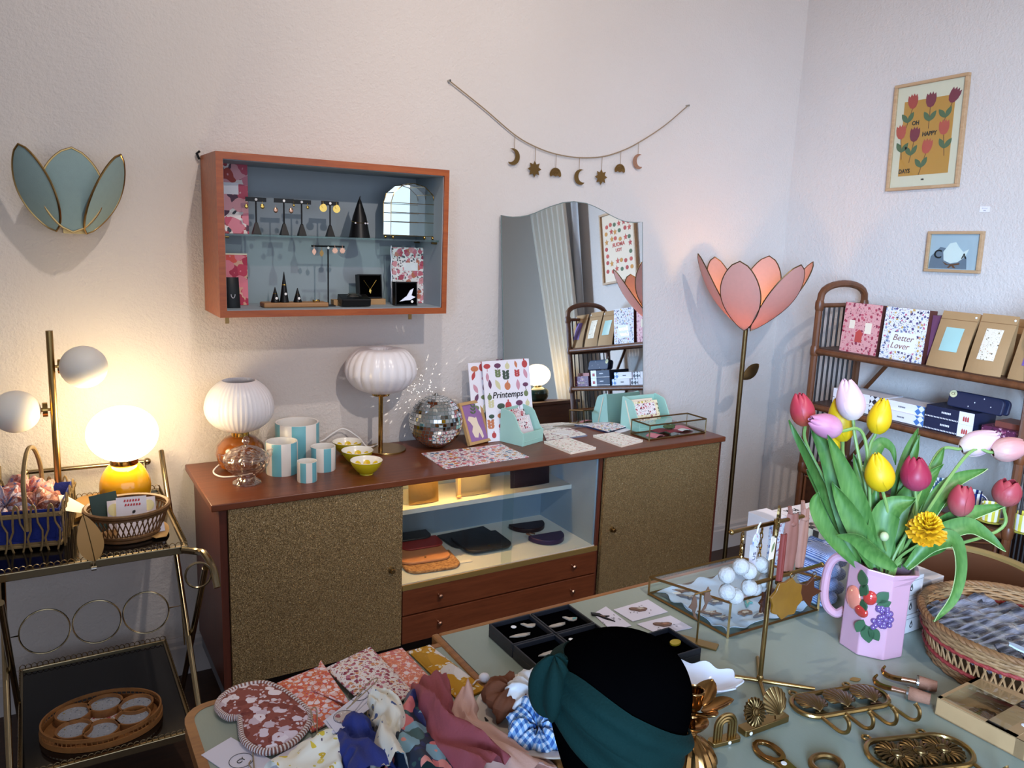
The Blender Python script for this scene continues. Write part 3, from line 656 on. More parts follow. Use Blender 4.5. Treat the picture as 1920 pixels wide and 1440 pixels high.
for i in range(4): MB().tube([(-.004+.026*math.cos(a)*(1-.1*i), -.002+.011*math.sin(a)+.004*i, .001*i) for a in [2*PI*k/20 for k in range(20)]], .0007, 5, True).build('bangle', 'steel', o2)
kb2 = thing('kraft_box', 'kraft box propping the bracelet tray in the cabinet', 'box', (c.x-.035, 2.705, FZ))
MB().box((-.03, -.02, 0), (.03, .012, .02)).build('box', 'kraft', kb2, smooth=0)
c = on_y(432, 578, 2.66); o = thing('earring_pouch', 'curved black display block with a hoop earring before the red notebook', 'display block', (c.x, 2.66, FZ), (0, 0, -.25))
MB().grid(10, 8, lambda u, v: ((u-.5)*.062-.004*v, -.012*math.sin(PI*v*.6)-.01*(1-(2*u-1)**2)+.02*v, v*.098), thick=.025).build('block', 'black_plastic', o)
MB().tube([(.010+.006*math.cos(a), -.018, .045+.012*math.sin(a)) for a in [PI+PI*i/10 for i in range(11)]], .0012, 5).build('hoop', 'foil', o)
wood('tray_wood', '8a6038', 'a87a4c', .5, (2, 20, 20))
a, b = on_y(493, 573, 2.655), on_y(614, 574, 2.655); o = thing('wooden_tray', 'slim pale wooden tray under three small black cones', 'tray', ((a.x+b.x)/2, 2.67, FZ))
hw = (b.x-a.x)/2
MB().box((-hw, -.03, 0), (hw, .03, .016)).build('slab', 'tray_wood', o, smooth=0, bevel=.004)
for lab, px, h_, r_ in (('small black ring cone, outermost on the wooden tray', 516, .05, .0145), ('tallest black ring cone on the wooden tray', 533, .10, .0155), ('small black ring cone right of the tallest cone', 558, .047, .0145)):
    c = on_y(px, 566, 2.66); k = thing('ring_cone', lab, 'display cone', (c.x, 2.66, FZ+.0165), 0, 'black ring cones on the tray')
    MB().lathe([(r_, 0), (r_*.95, .003), (.001, h_)], 20).build('cone', 'black_plastic', k)
    MB().lathe([(r_*.42, h_*.55), (r_*.44+.0012, h_*.565), (r_*.42, h_*.60)], 16).build('ring', 'gold_leafy', k)
    MB().cyl((.002, -r_*.75, h_*.28), (.002, -r_*.75-.001, h_*.28), .0042).build('price_dot', 'price_dot', k)
c = on_y(593, 566, 2.655); o = thing('ring', 'gold wave ring lying at the end of the wooden tray', 'ring', (c.x, 2.655, FZ+.0185))
MB().tube([(.011*math.cos(a), .009*math.sin(a), .003*math.sin(3*a)+.002) for a in [2*PI*i/20 for i in range(20)]], .0018, 6, True).build('band', 'gold_leafy', o)
# ------------------------------------------------------------------ things on the sideboard
def S(px, py): return on_z(px, py, SBT)
plain('amber_glass', '86480f', .08, var=.12, Coat_Weight=.5); plain('opal_white', 'ece8ea', .28, var=.02, Subsurface_Weight=.15, Subsurface_Radius=(.02, .02, .02))
def solve_y(px, py, z):
    d = ray(px, py); return d.y*((z-CAM_H)/d.z)
# amber lamp
c = on_y(449, 764, 2.70); rg = mm(61, c); hz = mm(52, c); x, zc = c.x, c.z
la = thing('table_lamp', 'unlit table lamp with amber glass base and ribbed white globe', 'lamp', (x, 2.70, SBT))
zb = zc-SBT; rb = mm(45, c); zcol = on_y(449, 813, 2.70).z-SBT
MB().lathe([(rb*.55, 0), (rb*.86, zcol*.12), (rb, zcol*.45), (rb*.92, zcol*.7), (rb*.62, zcol*.9), (rb*.32, zcol*.96)], 40).build('base', 'amber_glass', la)
MB().lathe([(.027, zcol-.01), (.029, zcol-.008), (.029, zcol+.012), (.026, zcol+.014)], 28).build('collar', 'polished_brass', la)
gt = zb+hz; gb_ = zcol+.01
hb = zb-gb_
prof = [(rg*math.cos(a_), zb+(hz*1.14 if a_ > 0 else hb*1.06)*math.sin(a_)) for a_ in [math.radians(k) for k in (-71, -60, -48, -34, -18, 0, 16, 30, 42, 52, 60)]]+[(rg*.47, gt-.001), (rg*.5, gt-.015), (rg*.7, zb+hz*.6)]
def sm(prof, k=5): return [(max(p_.x, .0005), p_.y) for p_ in smooth_path([(a, b, 0) for a, b in prof], k)]
MB().lathe(sm(prof, 4), 144, cap1=False, fn=lambda a, r, z: r*(1+.034*abs(math.cos(a*22)))).build('globe', 'opal_white', la, smooth=60)
cb = MB().tube(smooth_path([(-.05, .02, .03), (-.095, -.03, .012), (-.08, -.075, .004), (-.03, -.09, .004), (.02, -.08, .004)], 6), .0028, 6).build('cord', 'white_paint', la)
# sugar bowl
c = S(463, 906); sb_ = thing('sugar_bowl', 'cut-crystal lidded sugar bowl on a foot, at the sideboard corner', 'bowl', c)
t = NT('cut_crystal'); t.n.remove(t.b); v = t.coord(); vo = t.voro(v, 60)
tr = t.add('ShaderNodeBsdfTransparent'); tr.inputs[0].default_value = (.94, .9, .88, 1); g = t.add('ShaderNodeBsdfGlossy'); g.inputs['Roughness'].default_value = .06
bp = t.add('ShaderNodeBump'); bp.inputs['Strength'].default_value = .5; bp.inputs['Distance'].default_value = .01; t.link(vo.outputs['Distance'], bp.inputs['Height']); t.link(bp.outputs[0], g.inputs['Normal'])
lw = t.add('ShaderNodeLayerWeight'); lw.inputs[0].default_value = .5; t.link(bp.outputs[0], lw.inputs['Normal'])
mx = t.add('ShaderNodeMixShader'); t.link(t.math('ADD', t.math('MULTIPLY', lw.outputs['Facing'], .5), .10, True), mx.inputs[0]); t.link(tr.outputs[0], mx.inputs[1]); t.link(g.outputs[0], mx.inputs[2]); t.link(mx.outputs[0], t.out.inputs[0])
R_ = mm(41, c)
fl = lambda a, r, z: r*(1+.035*math.cos(a*16))
MB().lathe(sm([(R_*.62, 0), (R_*.6, .006), (R_*.42, .016), (R_*.36, .026), (R_*.6, .034), (R_*.9, .058), (R_, .08), (R_*.97, .086)], 4), 64, fn=fl).build('bowl', 'cut_crystal', sb_, smooth=25)
ld = MB().lathe(sm([(R_*.99, .087), (R_*.9, .098), (R_*.62, .113), (R_*.3, .122), (R_*.13, .126)], 4), 64, fn=fl).build('lid', 'cut_crystal', sb_, smooth=25)
MB().lathe([(.007, .124), (.006, .13), (.012, .139), (.011, .148), (.004, .156), (.001, .158)], 10).build('knob', 'cut_crystal', ld, smooth=0)
for s_ in (-1, 1): MB().tube([(s_*R_*.95, 0, .1), (s_*R_*1.18, 0, .106), (s_*R_*1.12, 0, .086), (s_*R_*.95, 0, .076)], .004, 6).build('handle', 'cut_crystal', sb_)
# striped pots
def pot(label, cpx, cpy, wpx, hpx, phase, n=8):
    c = S(cpx, cpy); r = mm(wpx/2, c); h = mm(hpx, c)*1.0
    o = thing('striped_pot', label, 'pot', c, 0, 'blue and white striped pots')
    nm = 'pot_stripe_%d' % len([k for k in MATS if k.startswith('pot_stripe')])
    angular(nm, '6fb3c0', 'ebe4dd', 5, .5, phase, .3)
    MB().lathe([(r*.97, 0), (r, .004), (r, h-.002), (r*.985, h)], 48, cap1=False).build('body', nm, o)
    MB().lathe([(r*.985, h-.001), (r*.98, h+.001), (r*.9, h), (r*.89, h-.01), (r*.88, h*.2), (.001, h*.18)], 48, cap0=False, cap1=False).build('rim', 'white_ceramic', o)
pot('largest blue and white striped pot, standing behind the smaller ones', 558, 861, 80, 72, .167)
pot('medium striped pot directly beside the crystal sugar bowl', 529, 886, 58, 61, .486)
pot('striped pot in front of the largest pot, near the yellow bowls', 606, 880, 46, 45, .954)
pot('smallest blue and white striped pot at the front', 576, 901, 37, 38, .564)
# bowls
t = NT('bowl_yellow'); plain('bowl_outside', 'cdbb1c', .3); MATS.pop('bowl_yellow', None)
t = NT('bowl_petals'); v = t.coord(); s_ = t.add('ShaderNodeSeparateXYZ'); t.link(v, s_.inputs[0])
a_ = t.math('ARCTAN2', s_.outputs[1], s_.outputs[0]); f_ = t.math('ABSOLUTE', t.math('SUBTRACT', t.math('FRACT', t.math('MULTIPLY', a_, 8/(2*PI))), .5))
zz = t.math('ABSOLUTE', t.math('SUBTRACT', s_.outputs[2], .021)); k = t.math('ADD', t.math('POWER', t.math('MULTIPLY', f_, 2.6), 2), t.math('POWER', t.math('MULTIPLY', zz, 70), 2))
t.col(t.mix(t.math('LESS_THAN', k, 1.0), 'f0ece2', t.mix(t.math('LESS_THAN', k, .25), 'e0c21c', 'e8b418'))); t.set(Roughness=.25)
for lab, cx, cy, wp, hp in (('yellow flower bowl at the front of the row of three', 687, 888, 60, 28), ('yellow flower bowl in the middle of the row of three', 670, 869, 59, 29), ('yellow flower bowl nearest the wall, by the lamp cord', 651, 851, 55, 27)):
    c = S(cx, cy); r = mm(wp/2, c); h = r*.88
    o = thing('bowl', lab, 'bowl', c, 0, 'yellow flower bowls')
    MB().lathe(sm([(r*.42, 0), (r*.42, .004), (r*.62, h*.25), (r*.88, h*.65), (r, h)], 4), 40, cap1=False).build('outside', 'bowl_outside', o)
    MB().lathe(sm([(r, h), (r*.97, h), (r*.84, h*.66), (r*.6, h*.3), (r*.3, h*.14), (.001, h*.12)], 4), 40, cap0=False, cap1=False).build('inside', 'bowl_petals', o)
# pleated lamp
c = S(722, 843); o = thing('table_lamp', 'unlit brass table lamp with pumpkin-shaped white glass shade', 'lamp', c)
rd = mm(39, c); st = S(717, 850); zs = on_y(716, 738, c.y).z-SBT
MB().lathe([(rd, 0), (rd, .004), (rd*.98, .006)], 48).build('base', 'brass', o)
dx, dy = st.x-c.x, (st.y-c.y)*.55
MB().cyl((dx, dy, .006), (dx, dy, zs), .0085).build('stem', 'polished_brass', o)
MB().lathe([(.012, zs-.004), (.032, zs), (.034, zs+.004), (.034, zs+.014), (.03, zs+.016)], 32, Matrix.Translation((dx, dy, 0))).build('collar', 'polished_brass', o)
z0 = on_y(717, 732, c.y).z-SBT; z1 = on_y(717, 651, c.y).z-SBT; R_ = mm(65, c)
prof = [(R_*.4, z0), (R_*.72, z0+.018), (R_*.95, z0+(z1-z0)*.33), (R_, z0+(z1-z0)*.52), (R_*.93, z0+(z1-z0)*.75), (R_*.7, z1-.006), (R_*.42, z1), (R_*.3, z1-.003), (R_*.26, z1-.012), (R_*.24, z1-.03)]
MB().lathe(sm(prof, 5), 120, Matrix.Translation((dx, dy, 0)), cap1=False, fn=lambda a, r, z: r*(.94+.06*abs(math.sin(a*11))**.6)).build('shade', 'opal_white', o, smooth=50)
pts = [S(716, 832), on_y(690, 838, 2.74), on_y(672, 820, 2.78), on_y(645, 804, 2.80), on_y(625, 812, 2.80), on_y(605, 826, 2.79), on_y(585, 830, 2.78)]
MB().tube(smooth_path([(p_.x-c.x, p_.y-c.y, max(.004, p_.z-SBT)) for p_ in pts], 6), .0028, 6).build('cord', 'white_paint', o)
# mirror ball
P = None
for i in range(200):
    y = 2.5+i*.0015; q = on_y(817, 790, y); r = mm(50, q)
    if q.z-r <= SBT: P = q; break
P = P or q; r = mm(50, P)
o = thing('mirror_ball', 'silver mirrored disco ball resting on the sideboard', 'disco ball', (P.x, P.y, SBT+.0005))
m = MB(); m2 = MB(); nr = 22
rng = random.Random(5)
for i in range(nr):
    th0, th1 = PI*i/nr, PI*(i+1)/nr; thm = (th0+th1)/2; n = max(4, int(2*nr*math.sin(thm)))
    for j in range(n):
        p0, p1 = 2*PI*j/n, 2*PI*(j+1)/n; g_ = .06
        jx, jy = rng.uniform(-.02, .02), rng.uniform(-.02, .02)
        q = []
        cen = Vector((math.sin(thm)*math.cos((p0+p1)/2), math.sin(thm)*math.sin((p0+p1)/2), math.cos(thm)))
        e1 = Vector((-math.sin((p0+p1)/2), math.cos((p0+p1)/2), 0)); e2 = cen.cross(e1); nn = (cen+e1*jx+e2*jy).normalized()
        for th_, ph in ((th0, p0), (th1, p0), (th1, p1), (th0, p1)):
            u = Vector((math.sin(th_)*math.cos(ph), math.sin(th_)*math.sin(ph), math.cos(th_)))
            d_ = (u-cen)*(1-g_*2); d_ = d_-nn*d_.dot(nn); q.append((cen*1.004+d_)*r+Vector((0, 0, r)))
        m.put(q, [(0, 1, 2, 3)])
m2.ball((0, 0, r), r*.99, 48, 32)
m2.build('core', 'mirror_edge', o); tl = m.build('mirror_tiles', 'mirror_silver', o, smooth=0)
MB().cyl((0, 0, 2*r-.002), (0, 0, 2*r+.008), .009, .006).build('cap', 'steel', o)
# added point light with a dot pattern, imitating the ball's flecks on the wall
lo = light('added_fleck_light', 'POINT', (P.x-.01, P.y+r*.78, SBT+r*1.9), None, 1.7, (1, .95, .88), shadow_soft_size=.001); ld_ = lo.data; ld_.use_nodes = True; nt = ld_.node_tree
em = nt.nodes['Emission']; tc = nt.nodes.new('ShaderNodeTexCoord'); vo = nt.nodes.new('ShaderNodeTexVoronoi'); vo.inputs['Scale'].default_value = 9.0; lt = nt.nodes.new('ShaderNodeMath'); lt.operation = 'LESS_THAN'; lt.inputs[1].default_value = .165
nt.links.new(tc.outputs['Normal'], vo.inputs['Vector']); nt.links.new(vo.outputs['Distance'], lt.inputs[0]); nt.links.new(lt.outputs[0], em.inputs['Strength'])
# things leaning: fit tilt and height of an upright card from its pixel corners
def proj(P):
    v_ = Vector(P)-Vector((0, 0, CAM_H)); k = v_.dot(CF); return 960+FPX*v_.dot(CR)/k, 720-FPX*v_.dot(CU)/k
def lean(pBL, pBR, pTL, pTR, zb=None, th_=.0045):
    zb = SBT if zb is None else zb
    A, B = on_z(*pBL, zb), on_z(*pBR, zb); X = (B-A); w_ = X.length; X.normalize(); N = Vector((-X.y, X.x, 0)); best = None
    for ti in range(0, 60):
        ti_ = ti*.012; up = N*math.sin(ti_)+Vector((0, 0, math.cos(ti_)))
        for hi in range(20, 160):
            h = hi*.004; a = proj(A+up*h); b = proj(B+up*h)
            e = (a[0]-pTL[0])**2+(a[1]-pTL[1])**2+(b[0]-pTR[0])**2+(b[1]-pTR[1])**2
            if best is None or e < best[0]: best = (e, ti_, h)
    e, ti_, h = best
    M = Matrix((X, N*math.cos(ti_)-Vector((0, 0, math.sin(ti_))), N*math.sin(ti_)+Vector((0, 0, math.cos(ti_))))).transposed()
    return (A+B)/2+Vector((0, 0, th_*math.sin(ti_)+.0003)), M.to_euler(), w_, h
plain('lilac_print', '9a6fa6', .6); plain('light_oak', 'c79d68', .5, var=.12)
loc, rot, w_, h = lean((882, 839), (922, 829), (861, 759), (901, 753), None, .0165)
o = thing('framed_card', 'small light wood frame with a pale bird on lilac, leaning by the disco ball', 'picture', loc, rot)
b_ = .012; m = MB(); m.box((-w_/2, 0, 0), (w_/2, .016, b_)).box((-w_/2, 0, h-b_), (w_/2, .016, h)).box((-w_/2, 0, b_), (-w_/2+b_, .016, h-b_)).box((w_/2-b_, 0, b_), (w_/2, .016, h-b_))
m.build('frame', 'light_oak', o, smooth=0, bevel=.001)
MB().box((-w_/2+b_, .006, b_), (w_/2-b_, .012, h-b_)).build('print', 'lilac_print', o, smooth=0)
ip = lambda P_, sx, sz: [(x*sx*w_, z*sz*h) for x, z in P_]
flat(o, 'bird', 'art_cream', [ip([(-.28, .58), (-.2, .66), (-.08, .64), (.06, .6), (.12, .62), (.14, .45), (.22, .28), (.24, .14), (.16, .1), (.08, .26), (-.02, .14), (-.16, .16), (-.22, .3), (-.12, .42), (-.2, .52)], 1, 1)], .005)
flat(o, 'sprig', 'art_green', [leafp(.05*w_+i*.004, h*.70+.012*i, a, .02, .004) for i, a in ((0, .6), (0, 2.5), (1, .7), (1, 2.4), (2, .8), (2, 2.3))], .005)
# vegetable posters
plain('veg_green', '77865a', .6); plain('veg_dark', '46584a', .6); plain('veg_red', 'c14848', .6); plain('veg_plum', '70405e', .6); plain('veg_cream', 'd8d2a4', .6); plain('veg_orange', 'd08058', .6); plain('veg_pink', 'd49aa8', .6)
def veg_poster(label, q, word=None, seed=1):
    loc, rot, w_, h = lean(*q); o = thing('vegetable_poster', label, 'poster', loc, rot)
    MB().box((-w_/2, 0, 0), (w_/2, .004, h)).build('sheet', 'white_card', o, smooth=0)
    rnd = random.Random(seed); cols = ['veg_green', 'veg_dark', 'veg_red', 'veg_plum', 'veg_cream', 'veg_orange', 'veg_pink']
    k = 0
    for i in range(5):
        for j in range(8):
            x, z = (-.40+i*.2+rnd.uniform(-.03, .03))*w_, (.06+j*.125+rnd.uniform(-.02, .02))*h
            if word and .50 < z/h < .62 and -.35 < x/w_ < .3: continue
            m_ = cols[(k*3+seed+i) % 7]; k += 1; s_ = rnd.uniform(.028, .045)*w_*2; kind = rnd.randrange(4); a = rnd.uniform(-.6, .6)
            if kind == 0: P_ = [[(x+u, z+v_) for u, v_ in ellipse(s_*.8, s_*.9, 14)], leafp(x, z+s_*.8, PI/2+a, s_*.6, s_*.18)]
            elif kind == 1: P_ = [leafp(x-s_*math.cos(PI/2+a), z-s_, PI/2+a, s_*2.4, s_*.5)]
            elif kind == 2: P_ = [leafp(x, z+v_*s_*.6, b_, s_*1.1, s_*.32) for v_ in (-1, 0, 1) for b_ in (.7, 2.4)]
            else: P_ = [[(x+u, z+v_) for u, v_ in ellipse(s_*.95, s_*.6, 14)], [(x-.001, z-s_*1.3), (x+.001, z-s_*1.3), (x+.001, z), (x-.001, z)]]
            flat(o, 'illustration', m_, P_, -.0004, .0006)
    if word: lettering(word, w_*.16, 'black_ink', o, (-.02*w_, -.0009, .565*h), (PI/2, 0, 0), shear=.25, bold=.0004)
    return o
def row(px, y):
    lo, hi = 600, 1100
    for _ in range(40):
        mid = (lo+hi)/2
        if S(px, mid).y > y: lo = mid
        else: hi = mid
    return (px, lo)
veg_poster('white vegetable poster lettered Printemps, leaning on the mirror', (row(916, 2.672), row(1003, 2.682), (903, 678), (991, 673)), 'Printemps', 2)
veg_poster('white vegetable poster half hidden behind the Printemps one', (row(889, 2.695), row(973, 2.70), (877, 682), (962, 677)), None, 5)
# mint card boxes
plain('card_pack', 'e6dade', .35, .0); floral('card_floral', 'efe6e4', ['c05a66', 'd08088', 'a8404c', '5a4a50'], 90, .55, .3, ['4a5048', 'd8a0a0'])
def mint_box(label, F0, F1, B0, hback, hfront, cards, lab_cards):
    """F0, F1 front corners, B0 the corner behind F0; open-fronted holder"""
    A, B, C_ = S(*F0), S(*F1), S(*B0); X = B-A; w_ = X.length; X.normalize(); N = Vector((-X.y, X.x, 0)); d_ = (C_-A).dot(N)
    rz = math.atan2(X.y, X.x); o = thing('card_box', label, 'box', (A+B)/2, (0, 0, rz))
    e = .005; m = MB(); R90 = Matrix.Rotation(PI/2, 4, 'Z')
    side = [(0, 0), (d_, 0), (d_, hback*.97), (d_*.93, hback), (d_*.5, hback*.93), (d_*.4, hback*.86), (d_*.12, hfront*1.15), (0, hfront)]
    for x in (-w_/2+e/2, w_/2-e/2): m.outline([(-p_, z) for p_, z in side][::-1], e, Matrix.Translation((x, 0, 0)) @ Matrix.Rotation(-PI/2, 4, 'Z'))
    m.box((-w_/2+e, 0, 0), (w_/2-e, e, hfront)).box((-w_/2+e, d_-e, 0), (w_/2-e, d_, hback*.97)).box((-w_/2+e, e, 0), (w_/2-e, d_-e, e))
    m.box((-w_/2-.001, -.001, hfront*.30), (w_/2+.001, .002, hfront*.36))
    m.build('holder', 'mint', o, smooth=0, bevel=.0015)
    for i, (mt, lb, hh, sc) in enumerate(cards):
        k = thing('greeting_card', lb, 'card', o.location+Vector(Matrix.Rotation(rz, 3, 'Z') @ Vector((sc, d_*(.2+.16*i), .006))), (-.42, 0, rz), lab_cards)
        MB().box((-w_*.40, 0, 0), (w_*.40, .006, hh)).build('sheet', mt, k, smooth=0)
        if i == 0: flat(k, 'picture', 'card_floral', [[(-w_*.3, hh*.5), (w_*.3, hh*.5), (w_*.3, hh*.92), (-w_*.3, hh*.92)]], -.0004, .0006)
    return o
floral('card_veg', 'f0e4c0', ['7a4a2e', 'a0506a', 'c8b040', '6a7a48', 'd8d0a0'], 70, .5, .1)
floral('card_black', 'e8dcdc', ['a83a44', '3a3238', 'c06a70', 'e0c8c8'], 60, .75, .3)
mint_box('mint card box full of wrapped cards before the Printemps poster', (980, 838), (1018, 827), (930, 829), mm(66, S(980, 838)), mm(25, S(980, 838)), [('card_pack', 'white printed card at the front of the full mint box', .105, 0), ('card_black', 'red floral wrapped card behind the white one in the mint box', .125, 0), ('card_black', 'dark floral wrapped card at the back of the mint box', .138, .002)], 'cards in the full mint box')
mint_box('mint card box in front of the mirror edge behind the glass case', (1198, 812), (1259, 804), (1186, 797), mm(60, S(1196, 806)), mm(22, S(1196, 806)), [('card_veg', 'cream vegetable card in the mint box by the mirror edge', .125, -.01), ('art_cream', 'plain cream card behind the vegetable card', .13, -.02)], 'cards in the mint box by the mirror')
# flat papers
floral('sheet_floral', 'efe8ea', ['c84a58', 'd87a88', '4a78a0', 'd89040', '8a4a70'], 55, .66, .28, ['5a7a58', '7a94b4', 'e0a8b0'])
floral('sheet_floral_pale', 'efeae0', ['d8b0a8', 'c89a8c', 'a8b090', 'e0c8b8'], 70, .5, .6, ['c8c8b0', 'd8b8b0'])
floral('sheet_navy_floral', 'ece6ea', ['d07a70', 'd8a858', '7a6aa0', '4a7a88'], 60, .6, .5, ['6a8a60', 'c890a0'])
plain('star_white', 'e6e2de', .5, var=.08); floral('sheet_leaves', 'e8e4dc', ['b07a80', '8a5a64', 'c8b0a8'], 45, .5, .5, ['6a7068', 'c8b0a8'])
def sheet(name, label, cat, corners, mat, t_=.003, zb=None, base_z=0.0, group=None, edge=None, cover=None, onto=None):
    P = [(onto or S)(*q) for q in corners]; c = sum(P, Vector())/4
    o = thing(name, label, cat, (c.x, c.y, (zb if zb is not None else P[0].z)+base_z), 0, group)
    poly = [((p_-c).x, (p_-c).y) for p_ in P]
    if edge:
        MB().prism(poly, 0, t_*.8).build('pages', edge, o, smooth=0); MB().prism([(x*1.01, y*1.01) for x, y in poly], t_*.8, t_).build('cover', mat, o, smooth=0)
    else: MB().prism(poly, 0, t_).build(cover or 'paper', mat, o, smooth=0)
    return o
sheet('floral_leaflet', 'colourful floral leaflet flat at the sideboard front edge, near one of two', 'leaflet', ((834, 880), (964, 858), (918, 836), (790, 851)), 'sheet_floral', .0025, group=None)
sheet('floral_leaflet', 'colourful floral leaflet tucked under the other towards the mint box', 'leaflet', ((880, 874), (992, 857), (940, 833), (830, 846)), 'sheet_floral', .0015)
sheet('notebook', 'pale floral notebook lying before the star leaflet', 'notebook', ((1070, 852), (1117, 843), (1067, 825), (1020, 832)), 'sheet_floral_pale', .010, edge='art_cream')
sheet('notebook', 'pale floral notebook lying beside the glass case corner', 'notebook', ((1165, 839), (1205, 829), (1153, 814), (1112, 820)), 'sheet_floral_pale', .010, edge='art_cream')
sheet('leaflet', 'leaf-print booklet with a white star shape behind the pale notebook', 'leaflet', ((1025, 829), (1101, 818), (1058, 802), (1016, 808)), 'sheet_leaves', .008, edge='art_grey')
c = S(1055, 815); o = tag(MB().prism([(x*.9, y*.8) for x, y in star(4, .06, .03)], 0, .002).build('paper_star', 'star_white', None, smooth=0, loc=(c.x, c.y, SBT+.0085)), 'white paper star shape lying on the leaf-print booklet', 'paper star')
sheet('card_pack', 'floral booklet with navy edge in front of the mint box near the mirror', 'booklet', ((1140, 813), (1178, 802), (1134, 793), (1094, 800)), 'sheet_navy_floral', .010, edge='navy')
sheet('card', 'white card poking out under the navy-edged floral booklet', 'card', ((1162, 812), (1190, 804), (1165, 797), (1135, 804)), 'white_card', .002)
# glass case with pink cards
def glass_case(label, A, B, D, h, mat_frame, onto=S, zb=None, lid=True, e=.003, name='glass_case'):
    a, b, d = onto(*A), onto(*B), onto(*D); X = b-a; w_ = X.length; X.normalize(); N = Vector((-X.y, X.x, 0)); dp = (d-a).dot(N); rz = math.atan2(X.y, X.x)
    o = thing(name, label, 'display case', a+X*w_/2+N*dp/2, (0, 0, rz)); hw, hd = w_/2, dp/2
    cs = [(-hw, -hd), (hw, -hd), (hw, hd), (-hw, hd)]; m = MB()
    for i in range(4):
        (x0, y0), (x1, y1) = cs[i], cs[(i+1) % 4]
        for z in (e, h-e): m.tube([(x0, y0, z), (x1, y1, z)], e*1.15, 4)
        m.tube([(x0, y0, 0), (x0, y0, h)], e*1.15, 4)
    m.build('frame', mat_frame, o, smooth=0)
    for i in range(4):
        (x0, y0), (x1, y1) = cs[i], cs[(i+1) % 4]
        MB().put([(x0, y0, e), (x1, y1, e), (x1, y1, h-e), (x0, y0, h-e)], [(0, 1, 2, 3)]).build('pane', 'clear_glass', o, smooth=0)
    if lid: MB().put([(x, y, h-e) for x, y in cs], [(0, 1, 2, 3)]).build('lid', 'clear_glass', o, smooth=0)
    MB().box((-hw, -hd, .001), (hw, hd, .003)).build('bottom', 'clear_glass', o, smooth=0)
    return o, w_, dp, rz
gc, gw, gd, grz = glass_case('low glass case with dark copper frame holding pink cards', (1217, 826), (1322, 812), (1182, 814), mm(30, S(1217, 826)), 'dark_brass')
plain('pink_card', 'd9808c', .6); plain('crimson', '8a2432', .6); plain('moss', '4c5a34', .8, bump=.3)
for i, (x, y, w2, d2, mt, lb, rz_) in enumerate(((-.09, -.02, .07, .05, 'pink_card', 'pink card nearest the front corner of the copper glass case', .3), (.10, .03, .08, .06, 'pink_card', 'pink card at the far end of the copper glass case', -.3), (-.02, .03, .08, .045, 'crimson', 'crimson card at the back inside the copper glass case', .1), (.015, -.025, .07, .035, 'crimson', 'crimson card in the middle of the copper glass case', -.1), (.06, -.035, .045, .025, 'star_white', 'small white label card inside the copper glass case', .1))):
    P = gc.location+Matrix.Rotation(grz, 3, 'Z') @ Vector((x*gw/.32, y*gd/.15, .004+.0035*i))
    tag(MB().grid(8, 4, lambda u, v: ((u-.5)*w2, (v-.5)*d2, .008*math.sin(PI*u)*(.4 if mt != 'pink_card' else 1)), thick=.002).build('gift_card', mt, None, loc=P, rot=(0, 0, grz+rz_)), lb, 'card', 'cards in the copper glass case')
P = gc.location+Matrix.Rotation(grz, 3, 'Z') @ Vector((.03, .015, .026)); m = MB()
for i in range(9): m.ball((random.uniform(-.03, .03), random.uniform(-.012, .012), random.uniform(-.002, .004)), (.014, .008, .006), 8, 5)
tag(m.build('moss_sprig', 'moss', None, loc=P), 'moss green sprig lying on the cards in the copper glass case', 'sprig')
# ------------------------------------------------------------------ inside the niche
NZ, NS = .3885, .594
plain('gold_leather', 'b08a4c', .32, .6, var=.25, bump=.2); plain('pale_gold_leather', 'b8a888', .35, .5, var=.2, bump=.15); plain('cream_leather', 'd8b070', .5); plain('dark_glitter', '2e1420', .5, .4, var=.4, bump=.4, bscale=300)
plain('black_leather', '15151a', .45, bump=.15); plain('red_leather', '8e2420', .5); plain('tan_leather', 'cc8a5e', .5); t = NT('cork'); v = t.coord(); n = t.noise(v, 90, 4); t.col(t.ramp(n.outputs[0], [(.35, '8a5a34'), (.6, 'b98a5c')])); t.set(Roughness=.8)
plain('plum_glitter', '3c2c58', .3, .5, var=.3, bump=.3, bscale=300); plain('maroon_glitter', '2a1018', .4, .4, var=.3)
def clutch(label, pL, pR, y, h, mat, d_=.03, tassel=False):
    a, b = on_z(*pL, NS), on_z(*pR, NS); a = Vector((a.x, y, NS)); b = Vector((b.x, y, NS)); w_ = (b-a).length
    o = thing('clutch_bag', label, 'bag', ((a.x+b.x)/2, y, NS), (-.1, 0, math.atan2(b.y-a.y, b.x-a.x)))
    def fn(u, v):
        return ((u-.5)*w_, -d_*.5*math.sin(PI*u)**.5*(1-.75*v)*(1 if v > .01 else .6), v*h)
    m = MB().grid(12, 10, fn); m.grid(12, 10, lambda u, v: ((.5-u)*w_, d_*.5*math.sin(PI*u)**.5*(1-.75*v)*(1 if v > .01 else .6), v*h)); m.build('body', mat, o, smooth=60)
    MB().tube([(-w_/2, 0, h), (w_/2, 0, h)], .003, 6).build('zip', 'cream_leather' if mat != 'dark_glitter' else mat, o)
    if tassel:
        tt = MB(); 
        for k in range(3): tt.tube([(-w_*.40-.004*k, -d_*.4, h*.9), (-w_*.42-.004*k, -d_*.5, h*.4), (-w_*.44-.004*k, -d_*.62, .006)], .0028, 5)
        tt.ball((-w_*.48, -d_*.7, .006), (.012, .008, .006), 8, 6); tt.build('tassel', 'cream_leather', o)
        MB().tube([(.03*math.cos(a_), -d_*.34, h*.95+.045*math.sin(a_)) for a_ in [PI+PI*i/12 for i in range(13)]], .0018, 5).build('stitched_arc', 'dark_brass', o)
    return o
clutch('bronze gold zip pouch at the far left of the niche shelf', (758, 941), (818, 936), 2.60, .125, 'gold_leather')
clutch('pale gold pouch with hanging tassel on the niche shelf', (853, 931), (917, 921), 2.61, .128, 'pale_gold_leather', tassel=True)
